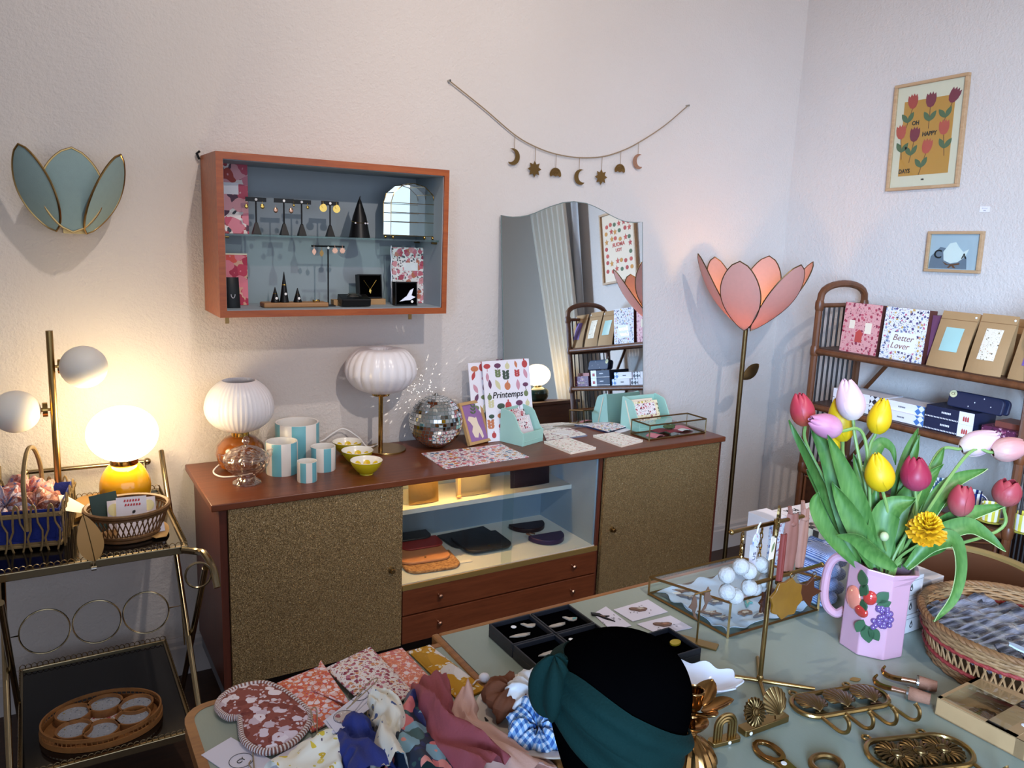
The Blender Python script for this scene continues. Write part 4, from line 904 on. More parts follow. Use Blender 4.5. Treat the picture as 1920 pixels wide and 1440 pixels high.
clutch('dark glittery pouch on the niche shelf behind the glass doors', (957, 916), (1030, 905), 2.615, .13, 'dark_glitter')
def pouch(label, C_, w_, d_, rz, mat, z, round_front=True, t_=.010, snap=True, cat='pouch', full=False):
    c = on_z(*C_, NZ); o = thing('pouch', label, cat, (c.x, c.y, z), (0, 0, rz)); hw, hd = w_/2, d_/2; r = min(hw*.45, hd)
    if full: pts = arc(0, hd*.6, hw, PI, 2*PI, 24, d_*1.0)
    else: pts = [(hw, hd), (-hw, hd)]+arc(-hw+r, -hd+r, r, PI, 1.5*PI, 8)+arc(hw-r, -hd+r, r, 1.5*PI, 2*PI, 8)
    MB().prism(pts, 0, t_).build('body', mat, o, smooth=40, bevel=.003)
    if snap: MB().cyl((0, -hd+.03, t_), (0, -hd+.03, t_+.002), .004).build('snap', 'dark_brass', o)
    return o
pouch('cork flap pouch lowest of the stack at the niche left', (805, 1056), .21, .16, -.12, 'cork', NZ, snap=False)
pouch('tan leather pouch lying on the cork one in the niche', (790, 1046), .20, .15, -.10, 'tan_leather', NZ+.0105)
pouch('red leather pouch under black felt in the niche stack', (788, 1030), .17, .10, -.05, 'red_leather', NZ+.021, snap=False, t_=.008)
pouch('small black leather pouch on top of the red one in the niche', (772, 1020), .15, .08, -.05, 'black_leather', NZ+.0295, snap=False, t_=.008)
pouch('large black flap pouch in the middle of the niche floor', (905, 1022), .20, .17, -.05, 'black_leather', NZ+.009)
pouch('second black pouch beneath the large black one, showing behind', (882, 1010), .22, .16, .05, 'black_leather', NZ, snap=False, t_=.0085)
pouch('dark maroon half-moon purse at the back of the niche floor', (990, 990), .16, .085, -.1, 'maroon_glitter', NZ, full=True, t_=.018, snap=False)
o = pouch('shiny plum half-moon purse near the brass rail', (1027, 1012), .155, .085, -.05, 'plum_glitter', NZ, full=True, t_=.02, snap=False)
MB().tube([(-.06, .03, .016), (-.075, .045, .02), (-.055, .05, .018), (-.04, .035, .018)], .003, 6).build('zip_pull', 'rose_gold', o)
c = on_z(872, 1053, NZ); tag(MB().box((-.025, -.01, 0), (.025, .01, .0015)).build('price_card', 'star_white', None, smooth=0, loc=(c.x, c.y, NZ), rot=-.1), 'small white price card before the black pouch in the niche', 'label')
# ------------------------------------------------------------------ serving trolley and what stands on it
TRZ = .722
def TR(px, py): return on_z(px, py, TRZ)
plain('smoked_glass', '0b0a0c', .08, var=.1); metal('trolley_brass', 'a39272', .22)
tr = thing('serving_trolley', 'brass two-tier serving trolley with smoked glass shelves', 'trolley', (0, 0, 0))
TX0, TX1, TY0, TY1 = -.27, .325, 2.205, 2.755
def gallery(x0, x1, y0, y1, z, h, step, mat, parent, r=.0012):
    m = MB()
    for (ax, ay, bx, by) in ((x0, y0, x1, y0), (x1, y0, x1, y1), (x1, y1, x0, y1), (x0, y1, x0, y0)):
        L = math.hypot(bx-ax, by-ay); n = int(L/step)
        for i in range(n):
            c = (i+.5)/n; cx, cy = ax+(bx-ax)*c, ay+(by-ay)*c; ux, uy = (bx-ax)/L*step*.55, (by-ay)/L*step*.55
            m.tube([(cx+ux*math.cos(a), cy+uy*math.cos(a), z+h*math.sin(a)) for a in [PI*k/6 for k in range(7)]], r, 4)
    return m.build('gallery', mat, parent, smooth=0)
def tray(x0, x1, y0, y1, z, nm):
    e = .012; m = MB()
    m.box((x0, y0, z-.022), (x1, y0+e, z)).box((x0, y1-e, z-.022), (x1, y1, z)).box((x0, y0+e, z-.022), (x0+e, y1-e, z)).box((x1-e, y0+e, z-.022), (x1, y1-e, z))
    f = m.build('tray_frame', 'trolley_brass', tr, smooth=0, bevel=.002)
    MB().box((x0+e, y0+e, z-.014), (x1-e, y1-e, z-.007)).build('glass', 'smoked_glass', f, smooth=0)
    gallery(x0+.003, x1-.003, y0+.003, y1-.003, z, .012, .015, 'trolley_brass', f)
tray(TX0, TX1, TY0, TY1, TRZ+.006, 'upper')
L0, L1, LY0, LY1, LZ = -.108, .315, 2.13, 2.70, .215
tray(L0, L1, LY0, LY1, LZ, 'lower')
for x, nm in ((TX1+.008, 1), (-.125, 0)):
    MB().cyl((x+.004, TY1+.03, .845), (x-.0, 2.0, .04), .0085).build('leg', 'trolley_brass', tr)
    MB().cyl((x+.016, 2.10, .70), (x+.016, 2.64, .04), .0085).build('leg', 'trolley_brass', tr)
    for y in (2.03, 2.62): MB().lathe([(.004, -.008), (.02, -.008), (.022, 0), (.02, .008), (.004, .008)], 16, Matrix.Translation((x+.01, y-.012, .0225)) @ Matrix.Rotation(PI/2, 4, 'Y')).build('castor', 'black_plastic', tr)
# curved cane handle with ring at the near corner
h0 = on_y(350, 1030, 2.20)
hd = MB().tube(smooth_path([(h0.x-.01, 2.20, h0.z), (h0.x+.024, 2.17, h0.z+.0), (h0.x+.032, 2.12, h0.z+.012), (h0.x+.042, 2.06, h0.z-.01), (h0.x+.046, 2.03, h0.z-.05)], 6), .0095, 10).build('handle', 'trolley_brass', tr)
r0 = on_y(371, 1077, 2.06); MB().tube([(r0.x+.031*math.cos(a), 2.055-.004*math.cos(a), r0.z+.034*math.sin(a)) for a in [2*PI*i/28 for i in range(28)]], .003, 6, True).build('ring', 'trolley_brass', tr)
# back rail with ball ends
a, b = on_y(47, 886, 2.79), on_y(276, 865, 2.79)
MB().cyl(a, b, .007).ball(a, .012, 12, 8).ball(b, .012, 12, 8).build('back_rail', 'trolley_brass', tr)
MB().cyl(a+Vector((.005, 0, 0)), (a.x+.005, a.y-.03, TRZ), .006).build('rail_post', 'trolley_brass', tr)
MB().cyl(b-Vector((.01, 0, 0)), (b.x-.01, b.y-.03, TRZ), .006).build('rail_post', 'trolley_brass', tr)
# three bottle rings hung between the legs
m = MB(); cs = [(84, 1183), (182, 1165), (274, 1148)]; C3 = [on_y(px, py, 2.42) for px, py in cs]
for i, c in enumerate(C3):
    rr_ = .0622; m.tube([(c.x+rr_*math.cos(a), c.y+rr_*.70*math.sin(a), c.z+rr_*.72*math.sin(a)) for a in [2*PI*k/36 for k in range(36)]], .0024, 6, True)
m.tube([(C3[0].x-.0622, C3[0].y, C3[0].z), (C3[0].x-.1, C3[0].y, C3[0].z), (C3[0].x-.103, C3[0].y-.02, C3[0].z-.12)], .0024, 6)
m.tube([(C3[2].x+.0622, C3[2].y, C3[2].z), (C3[2].x+.098, C3[2].y, C3[2].z), (C3[2].x+.10, C3[2].y-.02, C3[2].z-.12)], .0024, 6)
m.build('bottle_rings', 'trolley_brass', tr)
TT = TRZ-.001
# double globe lamp
pb, pt = on_y(109, 905, 2.60), on_y(92, 620, 2.60)
o = thing('globe_lamp', 'tall brass lamp with two unlit frosted globes on a slim pole', 'lamp', (pb.x, 2.60, TT))
plain('frosted_globe', 'f4ece0', .5, var=.02, Subsurface_Weight=.7, Subsurface_Radius=(.09, .08, .06))
MB().lathe([(.07, 0), (.07, .008), (.068, .012), (.014, .016)], 32).build('base', 'brass', o)
MB().cyl((0, 0, .01), (pt.x-pb.x, 0, pt.z-TT), .0095, seg=18).build('pole', 'brass', o)
for (gx, gy, jx, jy, rp, yy, sgn) in ((157, 688, 110, 687, 41, 2.57, 1), (30, 772, 88, 768, 41, 2.60, -1)):
    g = on_y(gx, gy, yy); j = on_y(jx, jy, 2.60); r = mm(rp, g)
    gl_ = MB().ball((g.x-pb.x, yy-2.60, g.z-TT), (r, r, r*.97), 32, 20).build('globe', 'frosted_globe', o)
    q = Vector((j.x-pb.x, 0, j.z-TT)); d_ = Vector((sgn, (yy-2.6)*3, 0)).normalized()
    MB().cyl(q-d_*.026, q, .004).cyl(q-d_*.002, q+d_*.011, .021, seg=24).cyl(q+d_*.011, q+d_*.02, .006).build('fitting', 'polished_brass', gl_)
# lit lamp
glow('lit_globe', 'ffe6b4', 23)
plain('yellow_glass', 'e0a012', .1, var=.06, Coat_Weight=.6)
gc_ = on_y(230, 813, 2.56); rg = mm(62, gc_); hz = mm(52, gc_)
o = thing('table_lamp', 'lit table lamp with glowing white globe and glossy yellow base', 'lamp', (gc_.x, 2.56, TT))
zc = gc_.z-TT; rb = mm(45, gc_); zt = zc-hz*.96
MB().lathe(sm([(rb*.5, 0), (rb*.8, zt*.10), (rb, zt*.45), (rb*.93, zt*.68), (rb*.66, zt*.88), (rb*.36, zt*.955)], 4), 48).build('base', 'yellow_glass', o)
MB().lathe([(.037, zt-.016), (.039, zt-.012), (.039, zt+.012), (.036, zt+.014)], 28).build('collar', 'polished_brass', o)
MB().ball((0, 0, zc), (rg, rg, hz), 40, 24).build('globe', 'lit_globe', o)
# willow basket with blue lining
wood('willow', '6a5434', '8e7448', .6, (8, 8, 8)); plain('blue_cloth', '16287e', .85, var=.25, scale=30, bump=.3, bscale=200)
bl, br_ = TR(-70, 1046), TR(142, 1026); bk = TR(-20, 915)
o = thing('willow_basket', 'arched-handle willow basket lined with royal blue cloth', 'basket', ((bl.x+br_.x)/2, (bl.y+br_.y)/2+.13, TT), (0, 0, math.atan2(br_.y-bl.y, br_.x-bl.x)))
bw, bd, bh = (br_-bl).length*.94, .25, .115; X, Y = bw/2, bd/2
MB().box((-X*.95, -Y*.93, .016), (X*.95, Y*.93, .02)).build('floor', 'willow', o, smooth=0)
m = MB(); e = .9
for s_ in (-1, 1):
    m.grid(8, 4, lambda u, v: ((u-.5)*2*X*.96, s_*Y*(.86+.1*v), .02+v*bh*.8), thick=.003)
    m.grid(6, 4, lambda u, v: (s_*X*(.88+.08*v), (u-.5)*2*Y*.94, .02+v*bh*.8), thick=.003)
m.box((-X*.9, -Y*.9, .02), (X*.9, Y*.9, .026)); m.build('lining', 'blue_cloth', o, smooth=0)
m = MB()
for z, k in ((.012, .95), (bh*.84, 1.0), (bh*.88, 1.0)):
    m.tube([(X*k*sx, Y*k*sy, z) for sx, sy in ((-1, -1), (1, -1), (1, 1), (-1, 1))], .0045, 6, True)
n = 6
for s_ in (-1, 1):
    for i in range(n):
        cx = -X+(i+.5)*2*X/n; w2 = X/n
        m.tube([(cx-w2*.15+w2*1.0*math.sin(a)*(.45 if math.cos(a) < 0 else .9), s_*Y*(1.01), bh*.5-bh*.62*math.cos(a)) for a in [2*PI*k/20 for k in range(20)]], .0028, 5, True)
for s_ in (-1, 1):
    for i in range(4):
        cy = -Y+(i+.5)*2*Y/4; m.tube([(s_*X*1.01, cy+.02*math.sin(a), bh*.5-bh*.6*math.cos(a)) for a in [2*PI*k/16 for k in range(16)]], .0028, 5, True)
for i in range(9): m.tube([(X*.97, -Y+i*2*Y/8-.006, bh*.86), (X*1.02, -Y+i*2*Y/8, bh*.92), (X*.99, -Y+i*2*Y/8+.006, bh*.8)], .004, 5)
m.build('weave', 'willow', o)
hx = TR(70, 1000).x-o.location.x
MB().tube(smooth_path([(hx, -Y*1.0, bh*.5), (hx, -Y*1.02, bh*1.15), (hx-.002, -Y*.9, bh*1.65), (hx-.004, -Y*.45, bh*2.05), (hx-.004, 0, bh*2.18), (hx-.002, Y*.5, bh*2.0), (hx, Y*.95, bh*1.4), (hx, Y*1.0, bh*.6)], 5), .0062, 8).build('handle', 'willow', o)
floral('scrunch_pink', 'c08880', ['b0605c', 'd8a8a0', '7a78a0', 'a05448'], 70, .6, .9, ['d8b4a8', '8a5048', '9a90b4']); floral('scrunch_brown', 'a8705c', ['8a4a40', 'c89080', 'd8c0b8'], 60, .6, .9)
floral('scrunch_lilac', 'b8acbc', ['8890c0', 'd8c8d0', '9a5c58', 'c08078'], 65, .6, .9)
def scrunchie(label, P, R_, r_, mat, rot, seed, name='scrunchie', group=None, squash=1.0):
    """ring of gathered cloth"""
    rnd = random.Random(seed); ph = [rnd.uniform(0, 6.28) for _ in range(6)]
    def fn(u, v):
        a, b = 2*PI*u, 2*PI*v
        rr_ = r_*(1+.22*math.sin(9*a+ph[0]+2*math.sin(b))+.14*math.sin(17*a+ph[1])+.10*math.sin(3*b+ph[2]+5*a))
        q = R_*(1+.06*math.sin(3*a+ph[3]))
        return ((q+rr_*math.cos(b))*math.cos(a), (q+rr_*math.cos(b))*math.sin(a)*squash, rr_*math.sin(b)*(1+.2*math.sin(5*a+ph[4])))
    o = MB().grid(72, 14, fn).build(name, mat, None, smooth=80, loc=P, rot=rot); return tag(o, label, 'scrunchie', group)
B = Matrix.Translation(o.location) @ Matrix.Rotation(o.rotation_euler.z, 4, 'Z')
scrunchie('lilac-patterned scrunchie at the front left of the blue-lined basket', B @ Vector((-.03, -.018, .088)), .04, .03, 'scrunch_lilac', (.6, .25, 0), 1)
scrunchie('brown-pink scrunchie beneath the basket handle', B @ Vector((.045, -.022, .078)), .038, .028, 'scrunch_brown', (.5, -.35, .4), 2)
scrunchie('pink floral scrunchie at the back of the blue-lined basket', B @ Vector((.02, .045, .095)), .045, .03, 'scrunch_pink', (.5, .2, .2), 3)
tg = B @ Vector((.125, -.035, .095)); o = thing('paper_tag', 'cream paper tag sticking out of the blue-lined basket', 'tag', tg, (.5, .35, .3))
MB().prism([(-.02, -.03), (.05, -.035), (.045, .0), (.0, .035), (-.02, .03)], 0, .001).build('paper', 'art_cream', o, smooth=0)
# leaf tags
plain('kraft_leaf', 'b58a50', .6, var=.12)
def big_leaf(label, P, L, W_, rot, name='leaf_dish'):
    o = thing(name, label, 'leaf', P, rot)
    def fn(u, v): h = W_/2*math.sin(PI*u**.8)**.8; q = v*2-1; return (q*h, -u*L, .010*q*q*math.sin(PI*u)+.012*math.sin(PI*u*1.2))
    MB().grid(16, 10, fn, thick=.0015).build('blade', 'kraft_leaf', o)
    MB().tube([(0, -u*L, .012*math.sin(PI*u*1.2)+.0015) for u in [i/12 for i in range(11)]], .0016, 5).build('midrib', 'dark_brass', o)
    return o
lt_, lb_ = on_y(156, 966, 2.20), on_y(178, 1052, 2.19); o = thing('leaf_ornament', 'upright tan leaf ornament over the tray edge between the baskets', 'leaf', lb_)
fl_ = petal_pts((lt_.x-lb_.x, .015, lt_.z-lb_.z), (0, 0, 0), .062, (.25, -1, .1), bulge=.06, power=.8, peak=-.25); MB().grid(18, 8, fl_, thick=.0015).build('blade', 'kraft_leaf', o); MB().tube([Vector(fl_(i/12, .5))+Vector((0, -.001, 0)) for i in range(13)], .0014, 5).build('midrib', 'dark_brass', o)
q = on_y(176, 1066, 2.19); t0 = on_y(176, 1046, 2.19)
o = thing('hanging_bead', 'small metal bead hanging on a thread below the tray edge', 'bead', q)
MB().cyl((-.006, 0, 0), (.006, 0, 0), .0055).build('bead', 'steel', o); MB().cyl((0, 0, 0), (0, .004, t0.z-q.z+.012), .0007, seg=5).build('thread', 'jute', o)
P = TR(325, 1010); o = tag(MB().grid(10, 6, lambda u, v: ((v-.5)*.075*math.sin(PI*(.12+.8*u)), u*.17, .004+.004*math.sin(PI*u)), thick=.0015).build('leaf_ornament', 'kraft_leaf', None, loc=(P.x-.03, P.y+.01, TT+.002), rot=.1), 'tan leaf ornament at the trolley tray corner, behind the rattan bowl', 'leaf')
P = TR(150, 955); o = tag(MB().grid(10, 6, lambda u, v: ((v-.5)*.08*math.sin(PI*(.1+.8*u)), u*.14, .006*math.sin(PI*u)+.002), thick=.0015).build('leaf_ornament', 'kraft_leaf', None, loc=(P.x, P.y, TT+.002), rot=-.5), 'tan leaf ornament half hidden behind the blue-lined basket', 'leaf')
# rattan oval basket with cards
wood('rattan_dark', '54381c', '7a5430', .5, (8, 8, 8))
fb = TR(247, 1018); o = thing('rattan_basket', 'oval openwork rattan basket holding cards beside the lit lamp', 'basket', (fb.x, fb.y+.078, TT))
RX, RY, RH = mm(71, o.location), .10, .082
m = MB(); m.prism(ellipse(RX*.78, RY*.78, 36), 0, .006); m.build('floor', 'rattan_dark', o)
m = MB()
for k, z, r in ((.80, .006, .006), (.82, .016, .005), (1.0, RH, .0065), (.985, RH-.010, .004)): m.tube([(x*k, y*k, z) for x, y in ellipse(RX, RY, 48)], r, 6, True)
n = 44
for i in range(n):
    for s_ in (-1, 1):
        pts = []
        for j in range(5):
            u = j/4; a = 2*PI*(i+s_*u*1.3)/n; k = .81+.18*u; pts.append((RX*k*math.cos(a), RY*k*math.sin(a), .014+u*(RH-.022)))
        m.tube(pts, .0017, 4)
m.build('weave', 'rattan_dark', o)
plain('green_card', '1e3a3a', .6); plain('pale_print', 'd8d2dc', .6, var=.15, scale=60)
b_ = o.location
def stand_card(label, x, y, w_, h, mat, rz, tilt, z=.02, name='card', grp='cards in the rattan basket'):
    k = thing(name, label, 'card', (b_.x+x, b_.y+y, TT+z), (-tilt, 0, rz), grp); MB().box((-w_/2, 0, 0), (w_/2, .0015, h)).build('sheet', mat, k, smooth=0); return k
stand_card('dark green card at the back left in the rattan basket', -.045, .02, .075, .105, 'green_card', .35, .35, .012)
k = stand_card('white and gold dotted card behind the red lettered one', .012, -.005, .125, .082, 'pale_print', -.05, .5)
flat(k, 'gold_dot', 'veg_cream', [[(x-.045, z+.055) for x, z in ellipse(.016, .018, 14)]], -.0005, .0006); flat(k, 'gold_dot', 'veg_cream', [[(x+.045, z+.058) for x, z in ellipse(.014, .016, 14)]], -.0005, .0006)
k = stand_card('white card with red lettering standing in the rattan basket', .008, -.022, .078, .092, 'white_card', -.12, .42)
flat(k, 'bee', 'black_ink', [[(x+.002, z+.044) for x, z in leafp(0, 0, .9, .012, .004)]], -.0005, .0006)
for zz, ww in ((.078, .02), (.066, .018)): flat(k, 'red_lettering', 'red_ink', [[(-ww+i*.0072, zz), (-ww+i*.0072+.0022, zz+.007), (-ww+i*.0072+.006, zz+.006), (-ww+i*.0072+.005, zz)] for i in range(6)], -.0005, .0006)
flat(k, 'bee_body', 'veg_orange', [[(x+.002, z+.034) for x, z in ellipse(.004, .007, 10)]], -.0005, .0006)
stand_card('pale card lying low against the rattan basket weave', .03, -.05, .12, .06, 'pale_print', .02, .7, .012)
# oval tray with six round dishes on the lower shelf
def LT(px, py): return on_z(px, py, LZ-.006)
wood('rattan_light', '8a5a32', 'a8723e', .5, (8, 8, 8))
c = LT(193, 1358); ll, rl = LT(78, 1385), LT(306, 1335); Lx = (rl-ll).length/2; rz = math.atan2(rl.y-ll.y, rl.x-ll.x)
o = thing('oval_tray', 'oval bamboo tray holding round dishes on the lower trolley shelf', 'tray', (c.x, c.y, LZ-.006), (0, 0, rz))
ex, ey = Lx*1.02, Lx*.80
m = MB(); n = 56
m.prism(ellipse(ex*.95, ey*.94, n), 0, .004); m.build('floor', 'rattan_light', o)
m = MB()
for k0, k1, z0, z1 in ((.97, 1.0, 0, .016), (.955, .985, .026, .036)):
    E0, E1 = ellipse(ex*k0, ey*k0, n), ellipse(ex*k1, ey*k1, n)
    V = [(x, y, z) for z in (z0, z1) for E_ in (E1, E0) for x, y in E_]
    F = []
    for i in range(n): j = (i+1) % n; F += [(i, j, 2*n+j, 2*n+i), (n+j, n+i, 3*n+i, 3*n+j), (2*n+i, 2*n+j, 3*n+j, 3*n+i), (j, i, n+i, n+j)]
    m.put(V, F)
for i in range(72):
    a = 2*PI*i/72; m.cyl((ex*.97*math.cos(a), ey*.97*math.sin(a), .015), (ex*.965*math.cos(a), ey*.965*math.sin(a), .028), .0016, seg=4)
m.build('rim', 'rattan_light', o)
plain('shell_white', 'b8bcc6', .3, var=.2, scale=60); floral('dish_flowers', 'aab0bc', ['8a90a0', '9a8a40', '5a6478', 'c0c4cc'], 90, .4, .7)
for i, (px, py, lab) in enumerate(((131, 1338, 'round wooden dish at the left edge of the oval tray'), (133, 1372, 'round wooden dish at the front left of the oval tray'), (198, 1317, 'round wooden dish at the back of the oval tray'), (262, 1318, 'round wooden dish at the back right of the oval tray'), (256, 1344, 'round wooden dish at the right end of the oval tray'), (190, 1372, 'round wooden dish front and centre of the oval tray'))):
    c = on_z(px, py-2, LZ+.02); c = o.location+(c-o.location)*.9; k = thing('round_dish', lab, 'dish', (c.x, c.y, LZ-.0015), 0, 'round dishes on the oval tray')
    r = .046
    MB().lathe([(r*.97, 0), (r, .003), (r, .024), (r*.9, .024), (r*.88, .012)], 36, cap1=False).build('rim', 'rattan_light', k)
    MB().lathe([(r*.89, .010), (r*.89, .014)], 36).build('inlay', 'dish_flowers', k)
c = LT(200, 1348); tag(MB().prism([(-.05, -.03), (.045, -.025), (.05, .03), (-.04, .03)], 0, .0015).build('greeting_card', 'card_floral', None, smooth=0, loc=(c.x, c.y, LZ-.0015), rot=.3), 'flower-printed card lying between the round dishes', 'card')
# the small green lamp and its cabinet, seen in the mirror
wood('cabinet_brown', '4a2818', '6a3c26', .4)
o = thing('low_cabinet', 'low brown wooden cabinet by the curtain, seen in the mirror', 'cabinet', (2.97, .72, 0))
MB().box((-.2, -.45, .1), (.2, .38, .8)).build('body', 'cabinet_brown', o, smooth=0, bevel=.004); MB().box((-.21, -.46, .8), (.21, .39, .82)).build('top', 'cabinet_brown', o, smooth=0)
for y in (-.4, .34):
    for x in (-.17, .17): MB().cyl((x, y, 0), (x, y, .1), .015, .02).build('leg', 'cabinet_brown', o)
plain('green_glass', '0f3326', .1, Coat_Weight=.6); glow('lit_globe_small', 'ffd9a0', 9)
o = thing('table_lamp', 'small lit lamp with dark green base, reflected in the mirror', 'lamp', (2.99, .88, .82))
MB().lathe(sm([(.04, 0), (.062, .015), (.075, .05), (.068, .08), (.03, .1)], 4), 36).build('base', 'green_glass', o)
MB().cyl((0, 0, .098), (0, 0, .112), .028, seg=24).build('collar', 'polished_brass', o); MB().ball((0, 0, .182), (.094, .094, .076), 32, 18).build('globe', 'lit_globe_small', o)
# ------------------------------------------------------------------ tulip floor lamp
cloth_translucent('pink_linen', 'e0b2a8', .36); metal('lamp_brass', '7a6240', .38, .2)
fx, fy = 2.735, 2.5
o = thing('floor_lamp', 'tall floor lamp shaped like a pink flower with glowing petals', 'lamp', (fx, fy, 0))
zt = on_y(1396, 614, fy).z
MB().lathe([(.14, 0), (.14, .012), (.13, .016), (.012, .02)], 40).build('base', 'lamp_brass', o)
MB().cyl((0, 0, .015), (0, 0, zt+.02), .0105, seg=16).build('stem', 'lamp_brass', o)
lfp, lft = on_y(1391, 711, fy)-Vector((fx, fy, 0)), on_y(1423, 683, fy)-Vector((fx, fy, 0))
petal(o, lft, lfp, .055, (.2, -1, .3), 'lamp_brass', 'lamp_brass', r=.0015).name = 'leaf'
camaz = math.atan2(-fy, -fx); tips = ((-14, 1.525), (46, 1.52), (106, 1.53), (166, 1.545), (226, 1.53), (286, 1.545))
for deg, tz in tips:
    a = camaz+math.radians(deg); c, s_ = math.cos(a), math.sin(a); R_ = .255
    pt = petal(o, (R_*c+.02, R_*s_, tz), (.028*c, .028*s_, zt-.012 if deg < 90 else zt), 0.172, (c, s_, -.25), 'pink_linen', 'lamp_brass', r=.0026, bulge=.16, power=.6, peak=.25)
MB().lathe([(.03, zt), (.034, zt+.004), (.03, zt+.03), (.02, zt+.04)], 24).build('cup', 'lamp_brass', o)
glow('bulb_warm', 'ffc268', 62)
MB().ball((0, 0, zt+.10), (.03, .03, .036), 20, 12).build('bulb', 'bulb_warm', o)
# ------------------------------------------------------------------ rattan etagere
wood('bamboo', '55301a', '764628', .4, (10, 10, 3)); wood('bamboo_dark', '381e14', '50301e', .45, (3, 10, 10)); plain('cane_dark', '221612', .5)
EX0, EX1, EY0, EY1 = 2.93, 3.235, 1.38, 2.275
Z1, Z2, Z3, ZB = 1.163, .918, .62, .62
et = thing('etagere', 'brown bamboo shelf unit with arched ends and a low cabinet', 'shelf', (0, 0, 0))
ztop = on_x(1540, 560, EX0).z
for y in (EY0, EY1):
    pts = [(EX0, y, 0), (EX0, y, ztop-.02)]+[((EX0+EX1)/2-(EX1-EX0)/2*math.cos(a), y, ztop-.02+.085*math.sin(a)**.6) for a in [PI*i/12 for i in range(1, 12)]]+[(EX1, y, ztop-.02), (EX1, y, 0)]
    MB().tube(pts, .0155, 10).build('end_frame', 'bamboo', et)
    for z in (ztop-.03, Z1-.03, Z2-.02, Z3-.0, .3, .12): MB().cyl((EX0, y, z), (EX1, y, z), .010).build('end_rail', 'bamboo', et)
    for z in (ztop-.03, Z1-.015, Z2-.02, Z3, .3):
        for x in (EX0, EX1): MB().lathe([(.0165, -.022), (.0195, -.012), (.0195, .012), (.0165, .022)], 10, Matrix.Translation((x, y, z))).build('cane_binding', 'bamboo', et)
    m = MB(); n = 9
    for i in range(1, n): x = EX0+(EX1-EX0)*i/n; m.cyl((x, y, Z3-.30), (x, y, ztop-.03), .0045, seg=6)
    m.build('cane_panel', 'cane_dark', et)
for z, d0 in ((Z1, 0), (Z2, 0), (Z3, 0)):
    m = MB(); m.box((EX0+.006, EY0, z-.014), (EX1-.006, EY1, z))
    m.build('shelf_board', 'bamboo_dark', et, smooth=0, bevel=.003)
    m = MB()
    for x in (EX0, EX1): m.cyl((x, EY0, z-.016), (x, EY1, z-.016), .013)
    m.build('shelf_rail', 'bamboo', et)
for y0, y1 in ((EY1-.02, EY1-.16), (EY0+.02, EY0+.16)):
    for za, zb_ in ((Z2, Z1-.03), (Z3, Z2-.03)): MB().cyl((EX1, y0+(y1-y0)*1.15, zb_), (EX1, y0+(y1-y0)*.0, za), .009).build('brace', 'bamboo', et)
cb = MB().box((EX0+.01, EY0+.02, .30), (EX1-.01, EY1-.02, Z3-.016)).build('cabinet', 'bamboo_dark', et, smooth=0)
ym = (EY0+EY1)/2
for y0, y1 in ((EY0+.03, ym-.006), (ym+.006, EY1-.03)):
    dr = MB().box((EX0-.004, y0, .315), (EX0+.012, y1, Z3-.035)).build('door', 'bamboo_dark', et, smooth=0)
    m = MB(); zc = (.315+Z3-.035)/2; x = EX0-.005
    for a, b in (((y0, .315), (y1, .315)), ((y0, Z3-.035), (y1, Z3-.035)), ((y0, .315), (y0, Z3-.035)), ((y1, .315), (y1, Z3-.035))): m.cyl((x, a[0], a[1]), (x, b[0], b[1]), .006, seg=6)
    yc = (y0+y1)/2
    for ty, tz in ((y0, .33), (y0, zc), (y0, Z3-.05), (y0+.13, Z3-.04), (y0+.13, .32)): m.cyl((x, yc+.12, zc+.02), (x, ty, tz), .0035, seg=6)
    m.build('cane_sunburst', 'bamboo', dr)
# boxes and pouches on the top shelf (local x along -y, facing the room)
RZR = -PI/2
floral('box_pink', 'd99a98', ['b03c50', 'c85a6a', 'a02c44', '8a3048'], 62, .5, .5, ['7a2c3c', 'c0606c', 'e0b0a8']); floral('box_white', 'e6e0e2', ['5a4a78', 'c86a80', '7a88a8', 'd0a860', '4a4060'], 75, .55, .6, ['5a5a78', '9a6a80', '8a9a88'])
plain('box_brown', '5a2c26', .5)
def on_shelf(px, py, z, dx=.04):
    P = on_x(px, py, EX0+dx); return P
def rbox_thing(name, label, cat, pl, pr, h, d_, z, mats, dx=.03, tilt=0.0, group=None, side='box_brown', bevel=.001, part='box'):
    a, b = on_x(pl, 650, EX0+dx), on_x(pr, 650, EX0+dx); w_ = a.y-b.y
    o = thing(name, label, cat, (EX0+dx, (a.y+b.y)/2, z), (Matrix.Rotation(RZR, 4, 'Z') @ Matrix.Rotation(-tilt, 4, 'X')).to_euler(), group)
    m = MB(); m.box((-w_/2, .001, 0), (w_/2, d_, h)); m.build(part, side, o, smooth=0, bevel=bevel)
    MB().box((-w_/2, 0, 0), (w_/2, .0012, h)).build('front', mats, o, smooth=0)
    return o, w_
o, w_ = rbox_thing('book_box', 'pink floral box standing first on the top shelf of the etagere', 'box', 1574, 1643, .208, .05, Z1, 'box_pink', .035, .06)
flat(o, 'window_print', 'art_cream', [[(-.055, .1), (-.03, .1), (-.03, .135), (-.055, .135)], [(.02, .085), (.05, .085), (.05, .13), (.02, .13)]], -.0005, .0006); flat(o, 'door_print', 'art_red', [[(-.02, .045), (.012, .045), (.012, .085), (-.004, .1), (-.02, .085)]], -.0005, .0006)
o, w_ = rbox_thing('book_box', 'white floral box with lettered panel on the top shelf', 'box', 1650, 1731, .208, .055, Z1, 'box_white', .03, .06)
flat(o, 'panel', 'white_card', [[(-w_*.3, .035), (w_*.3, .035), (w_*.3, .11), (-w_*.3, .11)]], -.0005, .0006)
lettering('Better', .034, 'rose_gold', o, (0, -.0012, .088), (PI/2, 0, 0), shear=.3); lettering('Lover', .034, 'rose_gold', o, (-.01, -.0012, .056), (PI/2, 0, 0), shear=.3)
